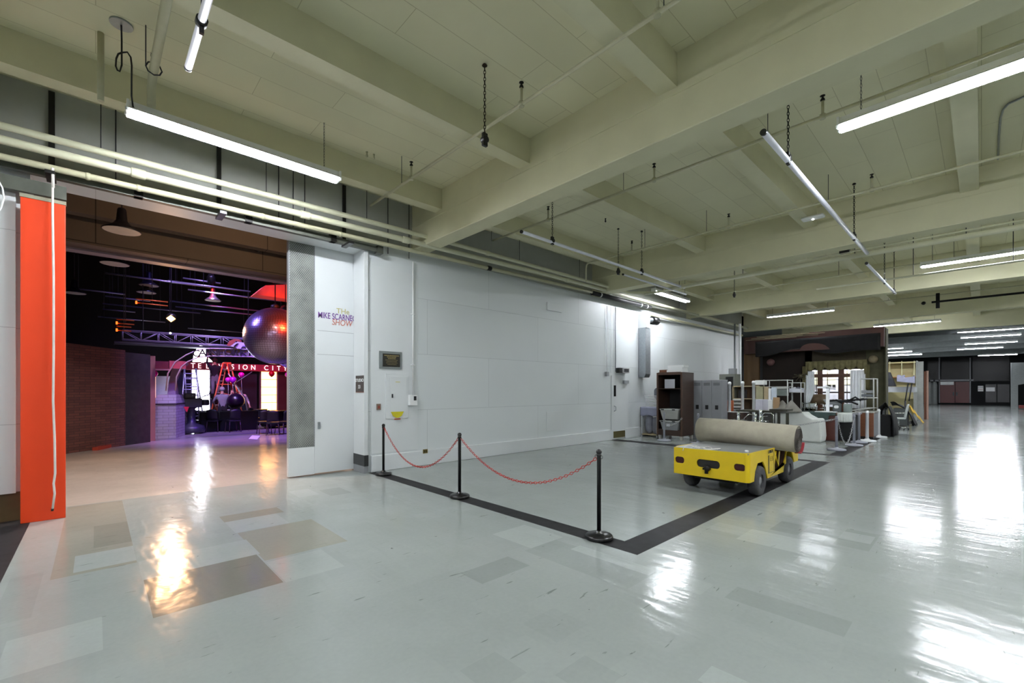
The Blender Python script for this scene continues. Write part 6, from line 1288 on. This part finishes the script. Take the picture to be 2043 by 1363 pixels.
# far left counters seen through the pylon gap
a = WY(303, 780, 25.5); b = WY(385, 722, 25.5); bx('rear_counter', 'violet lit counter seen between the pylon and the white panel', 'counter', a[0], b[0]-0.4, 25.6, 26.2, 0.0, 2.3, P('pale rear wall', '#8a7f96', 0.6)); 
bx('rear_roof', 'long pale band above the rear counter', 'band', a[0], b[0], 25.4, 25.6, 2.55, 2.75, P('rose band', '#a05a70', 0.6))
m = M(); q = WY(303, 780, 19.5); z_ = WY(303, 752, 19.5)[1]; m.cyl((q[0]+0.08, 19.5, 0), (q[0]+0.08, 19.5, z_), 0.025, 8); tag(m.build('light_stick', EM('warm stick', '#ffb890', 0.6)), 'thin glowing upright stick beside the magenta balloon by the pylon', 'light')
# mirror ball
MBX, MBY, MBZ = WY(549, 671, 14)[0], 14.0, WY(549, 671, 14)[1]
t = T('mirror_ball', 'huge mirror ball with orange and violet reflections hanging at the right of the opening', 'mirror ball', (MBX, MBY, MBZ)); mm_ = bpy.data.materials.new('mirror tiles'); mm_.use_nodes = True
nt = mm_.node_tree; b_ = nt.nodes['Principled BSDF']; b_.inputs['Metallic'].default_value = 0.85; b_.inputs['Roughness'].default_value = 0.28; b_.inputs['Base Color'].default_value = lin('#8c84a4')+(1,)  # violet of the reflections put partly into the tile colour
m = M(); rr = random.Random(4); nr = 40; RB = 0.81
for i in range(nr):
    a0, a1 = PI*i/nr, PI*(i+1)/nr; rm = math.sin((a0+a1)/2)*RB; nt_ = max(6, int(2*PI*rm/(PI*RB/nr)))
    for k in range(nt_):
        b0, b1 = 2*PI*(k+0.04)/nt_, 2*PI*(k+0.96)/nt_; e0, e1 = a0+(a1-a0)*0.04, a0+(a1-a0)*0.96; vs = []
        for (e, b2) in ((e0, b0), (e0, b1), (e1, b1), (e1, b0)):
            r2 = RB*(1+rr.uniform(-0.0012, 0.0012)); vs.append((MBX+r2*math.sin(e)*math.cos(b2), MBY+r2*math.sin(e)*math.sin(b2), MBZ+r2*math.cos(e)))
        m.add(vs, [(0, 1, 2, 3)])
m.build('mirror_tiles', mm_, t); m = M(); m.ball((MBX, MBY, MBZ), RB*0.992, 40, 24); m.build('core', BLACK, t)
m = M(); m.lathe([(0.12, RB-0.03), (0.12, RB+0.08), (0.03, RB+0.12)], (MBX, MBY, MBZ), 14); m.cyl((MBX, MBY, MBZ+RB), (MBX, MBY, 8.8), 0.015, 6); m.build('hanger', DARK, t)
# hood at the right, orange light put into its fabric colour
q = WY(505, 589, 15.5); q1 = WY(590, 570, 15.5); m = M(); m.prism([(q[0], q[1]), (q1[0]+0.6, q[1]-0.02), (q1[0]+0.4, q1[1]+0.1), (q[0]+0.30, q[1]+0.32)], 'Y', 15.3, 15.9)
m.cyl((q[0]+0.6, 15.6, q1[1]), (q[0]+0.6, 15.6, 8.9), 0.02, 6); tag(m.build('light_hood', P('hood fabric with orange light', '#e0644a', 0.7)), 'orange-lit fabric hood above the mirror ball', 'hood')
spot('wash_light', 'small orange light inside the fabric hood', (q[0]+0.6, 14.4, q[1]-0.5), (q[0]+0.8, 15.5, q[1]+0.2), '#ff7040', 25, 90)
# truss
YT = 18.6; a = WY(245, 672, YT); b = WY(498, 672, YT); zt_, zb_2 = WY(280, 661, YT)[1], WY(280, 679, YT)[1]; t = T('lighting_truss', 'grey lattice truss stretching across behind the arch', 'truss', (a[0], YT, zb_2)); TR = P('truss aluminium', '#8f8898', 0.4, 0.5)
m = M()
for yy_ in (YT, YT+0.4):
    for zz in (zb_2, zt_): m.cyl((a[0], yy_, zz), (b[0]+2, yy_, zz), 0.025, 6)
m.build('chord', TR, t); m = M(); k = 0; xx = a[0]
while xx < b[0]+1.8:
    for yy_ in (YT, YT+0.4):
        m.cyl((xx, yy_, zb_2), (xx, yy_, zt_), 0.014, 5); m.cyl((xx, yy_, zb_2 if k % 2 else zt_), (xx+0.45, yy_, zt_ if k % 2 else zb_2), 0.012, 5)
    xx += 0.45; k += 1
m.build('lattice', TR, t); m = M(); m.box(a[0]-0.2, b[0]+1.5, YT-0.1, YT+0.5, zb_2-0.14, zb_2-0.08); m.build('tray', DARK, t)
for xx in (a[0]+0.5, b[0]): m = M(); m.cyl((xx, YT+0.2, zt_), (xx, YT+0.2, 8.9), 0.015, 5); m.build('hanger', DARK, t)
# ladders
def ladder(t, a, b, w_, mat, name='rails', rungs=9, side=Vector((0, 1, 0)), r=0.028):
    a, b = Vector(a), Vector(b); m = M()
    for s in (-1, 1): m.tube([a+side*w_*0.5*s, b+side*w_*0.3*s], r, 6)
    m.build(name, mat, t); m = M()
    for k in range(1, rungs+1): u = k/(rungs+1); p_ = a.lerp(b, u); ww = w_*(0.5-0.2*u); m.tube([p_-side*ww, p_+side*ww], 0.018, 5)
    m.build('rungs', P('aluminium rung', '#b0a8c8', 0.4, 0.4), t)
YLd = 22.3; ap = WY(452, 725, YLd); fl_ = WY(408, 845, YLd)[0]; fr_ = WY(490, 845, YLd)[0]
t = T('step_ladder', 'orange A-frame ladder in the middle of the studio set', 'ladder', (ap[0], YLd, 0)); ORL = P('orange fibreglass', '#e0653a', 0.5)
sd_ = Vector((0.55, 0.83, 0)).normalized()
ladder(t, (fl_+0.2, YLd, 0), (ap[0]-0.06, YLd, ap[1]), 0.55, ORL, 'climbing_frame', 10, sd_); ladder(t, (fr_-0.1, YLd, 0), (ap[0]+0.08, YLd, ap[1]), 0.55, ORL, 'rear_frame', 8, sd_)
m = M(); z_ = WY(440, 767, YLd)[1]; m.tube([(WY(431, 767, YLd)[0], YLd, z_), (WY(463, 767, YLd)[0], YLd, z_)], 0.02, 5); m.build('spreader', ORL, t); m = M(); m.box(ap[0]-0.12, ap[0]+0.14, YLd-0.15, YLd+0.15, ap[1]-0.02, ap[1]+0.04); m.build('cap', ORL, t)
q = WY(380, 735, 21.5); t = T('step_ladder', 'violet-lit narrow ladder in front of the white panel', 'ladder', (q[0], 21.5, 0)); sd2 = Vector((1, 0.1, 0)).normalized()
ladder(t, (q[0]-0.05, 21.2, 0), (q[0], 21.5, q[1]), 0.65, GP, 'climbing_frame', 11, sd2); ladder(t, (q[0]+0.3, 22.2, 0), (q[0], 21.6, q[1]), 0.6, GP, 'rear_frame', 6, sd2)
a = WY(468, 765, 22.0); b = WY(503, 742, 22.0); m = M(); m.tube([(a[0], 22.0, a[1]), (b[0], 22.0, b[1])], 0.02, 6); m.tube([(b[0]-0.9, 22.0, b[1]-0.1), (b[0]-0.2, 22.3, 1.3), (b[0]+0.0, 22.4, 0.0)], 0.03, 6); tag(m.build('leaning_pole', GP), 'pale pole held out at an angle right of the orange ladder', 'pole')
# balloons
def balloon(px, py, r, Y, col, lab):
    x, z = WY(px, py, Y); t = T('balloon', lab, 'balloon', (x, Y, z), group='party balloons'); m = M(); m.lathe([(0.001, -1.22*r), (0.25*r, -1.0*r), (0.72*r, -0.62*r), (0.98*r, -0.05*r), (0.9*r, 0.45*r), (0.6*r, 0.8*r), (0.001, r)], (x, Y, z), 16); m.build('skin', P('balloon '+col, col, 0.25), t)
    m = M(); m.tube([(x, Y, z-1.2*r), (x+0.02, Y, z-0.8), (x, Y, 0.01)], 0.004, 4); m.build('string', WPL, t)
for q in ((306, 746, 0.13, 19.6, '#e0109a', 'magenta balloon beside the pylon'), (455, 758, 0.11, 21.9, '#d020c0', 'smaller magenta balloon, left of the pair on the orange ladder'), (464.5, 758, 0.14, 21.8, '#c018c8', 'larger magenta balloon, right of the pair on the orange ladder'),
          (481.5, 748, 0.12, 22.0, '#e010a8', 'pink balloon beside the angled pole'), (542, 746, 0.13, 22.0, '#c01020', 'red balloon in front of the orange-white panel'), (574, 748, 0.12, 22.0, '#b018b0', 'purple balloon cut by the mesh door edge')): balloon(*q)
# people
SKIN = P('skin', '#b98a74', 0.6)
def person(label, loc, joints, edges, reg, mats, rz=0.0, hair=None):
    """one continuous skinned body; joints name -> (x,y,z,r)"""
    names = list(joints); me = bpy.data.meshes.new('p'); me.from_pydata([joints[k][:3] for k in names], [(names.index(a), names.index(b)) for a, b in edges], [])
    o = bpy.data.objects.new('p', me); COL.objects.link(o); sk = o.modifiers.new('s', 'SKIN'); me.update()
    sv = me.skin_vertices[0].data if me.skin_vertices else None
    if sv is None:
        bpy.context.view_layer.objects.active = o
    for i, k in enumerate(names):
        r = joints[k][3]; sv[i].radius = (r, r) if not isinstance(r, tuple) else r; sv[i].use_root = (k == 'pelvis')
    ss = o.modifiers.new('u', 'SUBSURF'); ss.levels = 1; ss.render_levels = 1
    dg = bpy.context.evaluated_depsgraph_get(); new = bpy.data.meshes.new_from_object(o.evaluated_get(dg)); bpy.data.objects.remove(o)
    new.materials.clear()
    for mt in mats: new.materials.append(mt)
    J = {k: Vector(joints[k][:3]) for k in names}
    for p_ in new.polygons:
        c_ = p_.center; best = min(names, key=lambda k: (J[k]-c_).length-(joints[k][3] if not isinstance(joints[k][3], tuple) else joints[k][3][0])*0.5); p_.material_index = reg.get(best, 0); p_.use_smooth = True
    t = T('person', label, 'person', loc, rz); q = bpy.data.objects.new('body', new); COL.objects.link(q); q.parent = t
    h = J['head']; m = M(); m.ball((h.x, h.y, h.z+0.03), 0.105, 12, 8, sx=0.95, sy=1.05); 
    if hair: m.v = [v for v in m.v]; ho = m.build('hair', hair, t, local=True); ho.scale = (1, 1, 1); ho.location = (0, 0.015, 0.02)
    f = joints['face']; dv_ = Vector(f[:3])-h; dv_.z = 0; dv_.normalize(); sdv = Vector((-dv_.y, dv_.x, 0)); m = M()
    for s in (-1, 1): e = h+dv_*0.092+sdv*0.033*s+Vector((0, 0, 0.01)); m.ball(tuple(e), 0.012, 6, 5)
    m.build('eyes', P('eye', '#221a18', 0.3), t, local=True); m = M(); e = h+dv_*0.095+Vector((0, 0, -0.055)); m.box(e.x-0.02, e.x+0.02, e.y-0.008, e.y+0.008, e.z-0.005, e.z+0.005); m.build('mouth', P('lips', '#8a4a44', 0.5), t, local=True)
    return t
def man(arms, lean=(0, 0), legs=None, face=(0, -0.1)):
    lx, ly = lean; J = {'pelvis': (0, 0, 0.95, 0.15), 'waist': (lx*.3, ly*.3, 1.10, 0.13), 'chest': (lx*.7, ly*.7, 1.32, 0.17), 'neckb': (lx, ly, 1.46, 0.08), 'neck': (lx*1.05, ly*1.05, 1.53, 0.055), 'head': (lx*1.15, ly*1.15, 1.65, 0.095), 'top': (lx*1.18, ly*1.18, 1.74, 0.06),
       'face': (lx*1.15+face[0]*0.9, ly*1.15+face[1]*0.9, 1.63, 0.02)}
    E_ = [('pelvis', 'waist'), ('waist', 'chest'), ('chest', 'neckb'), ('neckb', 'neck'), ('neck', 'head'), ('head', 'top'), ('head', 'face')]; reg = {'neck': 1, 'head': 1, 'top': 1, 'face': 1, 'pelvis': 2}
    for s, nm in ((-1, 'l'), (1, 'r')):
        el, ha = arms[0 if s < 0 else 1]; sh = (lx*.85+0.19*s, ly*.85, 1.42, 0.065); J['sh'+nm] = sh; J['el'+nm] = el+(0.045,); J['wr'+nm] = ha+(0.03,); hv = (Vector(ha)-Vector(el)).normalized()
        J['pa'+nm] = tuple(Vector(ha)+hv*0.07)+(0.036,); E_ += [('chest', 'sh'+nm), ('sh'+nm, 'el'+nm), ('el'+nm, 'wr'+nm), ('wr'+nm, 'pa'+nm)]; reg.update({'wr'+nm: 1, 'pa'+nm: 1})
        side_ = hv.cross(Vector((0, 0, 1))); side_ = side_.normalized() if side_.length > 0.1 else Vector((1, 0, 0)); up_ = side_.cross(hv)
        for k in range(4):
            b1 = Vector(ha)+hv*0.13+side_*(k-1.5)*0.022; b2 = b1+hv*[0.045, 0.055, 0.05, 0.035][k]-up_*0.015; J['f%d%s' % (k, nm)] = tuple(b1)+(0.010,); J['g%d%s' % (k, nm)] = tuple(b2)+(0.008,)
            E_ += [('pa'+nm, 'f%d%s' % (k, nm)), ('f%d%s' % (k, nm), 'g%d%s' % (k, nm))]; reg['f%d%s' % (k, nm)] = 1; reg['g%d%s' % (k, nm)] = 1
        tb = Vector(ha)+hv*0.06+side_*0.055; J['th'+nm] = tuple(tb)+(0.011,); E_.append(('pa'+nm, 'th'+nm)); reg['th'+nm] = 1
        kn, ft = (legs or [((-0.10, 0, 0.5), (-0.11, 0.02, 0.09)), ((0.10, 0, 0.5), (0.11, 0.02, 0.09))])[0 if s < 0 else 1]
        J['hi'+nm] = (0.10*s, 0, 0.86, 0.10); J['kn'+nm] = kn+(0.065,); J['an'+nm] = ft+(0.045,); J['to'+nm] = (ft[0], ft[1]+face[1]*1.6, ft[2]-0.045, 0.038); E_ += [('pelvis', 'hi'+nm), ('hi'+nm, 'kn'+nm), ('kn'+nm, 'an'+nm), ('an'+nm, 'to'+nm)]
        reg.update({'hi'+nm: 2, 'kn'+nm: 2, 'an'+nm: 3, 'to'+nm: 3})
    return J, E_, reg
try:
    GSH = P('grey shirt', '#77787e', 0.9); WSH = P('white shirt', '#c8bcc4', 0.9); DJK = P('dark jacket', '#1c1b22', 0.9); GTR = P('grey trousers', '#6c6a72', 0.9); DTR = P('dark trousers', '#1a1a20', 0.9); SHO = P('black shoe', '#0e0e0e', 0.5)
    x, z = WY(428, 722, 22.9); J, E_, R_g = man([((-0.30, 0.0, 1.62), (-0.28, -0.05, 1.86)), ((0.28, -0.12, 1.22), (0.30, -0.35, 1.28))], (-0.02, -0.05), [((-0.10, -0.1, 0.52), (-0.11, 0.02, 0.09)), ((0.10, -0.02, 0.5), (0.11, 0.02, 0.09))], (-0.08, 0.06))
    person('person in a dark jacket and grey trousers standing on the ladder, reaching up left', (x, 22.75, z-1.65), J, E_, R_g, [DJK, SKIN, GTR, SHO], 0, P('dark hair', '#2a2220', 0.8))
    x, z = WY(443, 777, 21.8); J, E_, R_g = man([((-0.30, 0.1, 1.18), (-0.22, 0.25, 1.0)), ((0.30, 0.15, 1.25), (0.38, 0.30, 1.52))], (0, 0.02), None, (0, 0.1))
    person('person in a grey shirt seen from behind, one arm raised to the ladder', (x, 21.75, 0), J, E_, R_g, [GSH, SKIN, DTR, SHO], 0, P('grey hair', '#8c8a8c', 0.8))
    x, z = WY(484, 769, 22.6); J, E_, R_g = man([((-0.42, -0.05, 1.42), (-0.66, -0.08, 1.50)), ((0.28, 0.05, 1.15), (0.30, -0.1, 0.95))], (-0.05, 0), [((-0.02, 0, 0.5), (0.06, 0.02, 0.09)), ((0.20, 0, 0.5), (0.26, 0.02, 0.09))], (-0.1, 0))
    person('person in a white shirt leaning in to steady the right leg of the ladder', (x, 22.8, 0), J, E_, R_g, [WSH, SKIN, DTR, SHO], 0, P('brown hair', '#3c2c24', 0.8))
except Exception as e: print('PERSON FAIL', e)
x, z = WY(470, 795, 21.6); m = M(); m.ball((x, 21.6, 1.2), 0.33, 20, 12); m.cyl((x, 21.6, 0), (x, 21.6, 0.8), 0.05, 8); tag(m.build('purple_globe', P('dark purple gloss', '#1a0622', 0.3)), 'dark purple round globe on a stand under the orange ladder', 'globe')
# studio camera on a pedestal
x, z = WY(382, 800, 20.6); t = T('studio_camera', 'dark studio camera on a pedestal before the white lit panel', 'camera', (x, 20.6, 0)); DG = P('dark camera grey', '#33343e', 0.4)
m = M(); m.lathe([(0.42, 0.05), (0.45, 0.15), (0.40, 0.3), (0.14, 0.4), (0.12, 0.95), (0.2, 1.0)], (x, 20.6, 0), 20); m.build('pedestal', DG, t)
m = M(); m.box(x-0.32, x+0.30, 20.3, 20.9, 1.0, 1.35); m.build('body', DG, t, bevel=0.03); m = M(); m.box(x-0.22, x+0.12, 20.45, 20.8, 1.35, 1.55); m.build('viewfinder', DG, t, bevel=0.02); m = M(); m.cyl((x+0.3, 20.6, 1.18), (x+0.55, 20.6, 1.18), 0.12, 14); m.build('lens', BLACK, t)
m = M(); m.tube([(x-0.3, 20.5, 1.1), (x-0.5, 20.3, 1.3), (x-0.52, 20.25, 1.6)], 0.025, 6); m.tube([(x+0.2, 20.4, 1.35), (x+0.5, 20.2, 1.5), (x+0.55, 20.2, 1.7)], 0.02, 6); m.build('handles', GP, t)
for i_, (pa_, pb_) in enumerate(((400, 436), (438, 474), (476, 514))):
    a = WY(pa_, 840, 21.0)[0]; b = WY(pb_, 840, 21.0)[0]; bx('draped_counter', ['black draped counter before the white lit panel', 'black draped counter under the orange ladder', 'black draped counter right of the orange ladder'][i_], 'counter', a, b, 20.9, 21.25, 0.0, 0.80, P('black drape', '#08080a', 0.95), 0.03, 'black draped counters')
# tables and chairs in front of the set
DT = P('near black table', '#15141a', 0.35); DC = P('near black chair', '#0f0e12', 0.5); 
def make_chair():
    t = T('dining_chair', 'x', 'chair'); m = M(); m.box(-0.21, 0.21, -0.21, 0.21, 0.42, 0.48); m.build('seat', DC, t, local=True, bevel=0.02)
    m = M(); m.grid(lambda u, v: (-0.20+0.40*u, 0.20+0.04*math.sin(PI*u)+0.06*v, 0.52+(0.34+0.05*math.sin(PI*u))*v), 8, 4); m.build('backrest', DC, t, local=True).modifiers.new('t', 'SOLIDIFY').thickness = 0.03
    for sx in (-1, 1):
        for sy in (-1, 1): m = M(); m.tube([(sx*0.18, sy*0.18, 0.44), (sx*0.21, sy*0.22, 0.0)], 0.014, 6); m.build('leg', P('metal chair leg', '#5a4a50', 0.3, 0.7), t, local=True)
    return t
def make_table():
    t = T('round_table', 'x', 'table'); m = M(); m.lathe([(0.40, 0.71), (0.42, 0.72), (0.42, 0.745), (0.40, 0.75)], (0, 0, 0), 28); m.build('tabletop', DT, t, local=True); m = M(); m.lathe([(0.32, 0), (0.30, 0.03), (0.04, 0.06), (0.04, 0.71)], (0, 0, 0), 16); m.build('pedestal', DT, t, local=True)
    m = M(); m.lathe([(0.40+0.02*math.sin(k), 0.08+0.63*k/6) for k in range(7)], (0, 0, 0), 24); m.v = [(v[0]*(1+0.04*math.sin(9*math.atan2(v[1], v[0]))), v[1]*(1+0.04*math.sin(9*math.atan2(v[1], v[0]))), v[2]) for v in m.v]; m.build('table_skirt', P('black table skirt', '#0c0b0e', 0.9), t, local=True); return t
tb0 = make_table(); tspots = [(410, 852, 'round dark table in front of the white lit panel'), (447, 852, 'round dark table under the orange ladder'), (484, 852, 'round dark table right of the orange ladder'), (543, 854, 'round dark table in front of the orange-white panel'), (578, 852, 'round dark table at the edge of the mesh door'), (428, 857, 'round dark table behind the gap of the first two tables'), (466, 849, 'round dark table behind the gap of the second and third tables'), (514, 848, 'round dark table left of the orange-white panel')]
for i, (px, py, lab) in enumerate(tspots):
    x, y = FL(px, py)
    if i == 0: tb0.location = (x, y, 0); tb0['label'] = lab; tb0['group'] = 'dark round tables'
    else: dup(tb0, (x, y, 0), 0, lab, 'dark round tables')
ch0 = make_chair(); cs = [(391, 863, 0.5, 'dark chair at the left end of the table group'), (428, 862, 2.6, 'dark chair between the first and second round tables'), (428, 838, 0.2, 'dark chair behind the first round table'), (465, 862, 3.3, 'dark chair in front of the second round table'), (512, 856, 0.9, 'dark chair with slanted legs left of the table before the orange panel'), (527, 866, 3.1, 'dark rounded chair in front of the orange-white panel'), (545, 868, 2.8, 'dark chair nearest the viewer before the orange-white panel'), (566, 866, 3.6, 'dark chair beside the mesh door edge'), (378, 847, 1.2, 'dark chair right of the pylon')]
for i, (px, py, rz, lab) in enumerate(cs):
    x, y = FL(px, py)
    if i == 0: ch0.location = (x, y, 0); ch0.rotation_euler = (0, 0, rz); ch0['label'] = lab; ch0['group'] = 'dark chairs'
    else: dup(ch0, (x, y, 0), rz, lab, 'dark chairs')
for i, (px, py, lab) in enumerate(((438, 822, 'small bright tray on the second dark table'),)):
    a = FL(447, 852); m = M(); m.box(a[0]-0.2, a[0]+0.2, a[1]-0.12, a[1]+0.12, 0.752, 0.775); tag(m.build('white_tray', ENAM), lab, 'tray')
a = FL(498, 873); b = FL(515, 870); m = M(); m.add([FL(496, 876)+(0.004,), FL(513, 877)+(0.004,), FL(519, 870)+(0.004,), FL(503, 869)+(0.004,)], [(0, 1, 2, 3)]); m.add([FL(496, 876)+(0.002,), FL(513, 877)+(0.002,), FL(519, 870)+(0.002,), FL(503, 869)+(0.002,)], [(3, 2, 1, 0)]); tag(m.build('paper_sheet', PAPER), 'pale sheet lying on the studio floor before the mesh door', 'paper')
q = WY(366, 812, 19.0); m = M(); m.add([(q[0], 19, q[1]), (q[0]+0.16, 19, q[1]), (q[0]+0.1, 19.02, q[1]-0.2), (q[0], 19.04, q[1]+0.002)], [(0, 1, 2), (0, 2, 3), (1, 3, 2), (0, 3, 1)]); tag(m.build('red_pennant', P('red pennant', '#d02040', 0.6)), 'small red pennant at the left of the dark tables', 'pennant')
q = WY(566, 793, 23.5); bx('wall_poster', 'small pinkish poster on the maroon wall', 'poster', q[0]-0.1, q[0]+0.08, YF+0.30, YF+0.32, q[1]-0.12, q[1]+0.14, P('pink poster', '#c06a78', 0.6), 0)
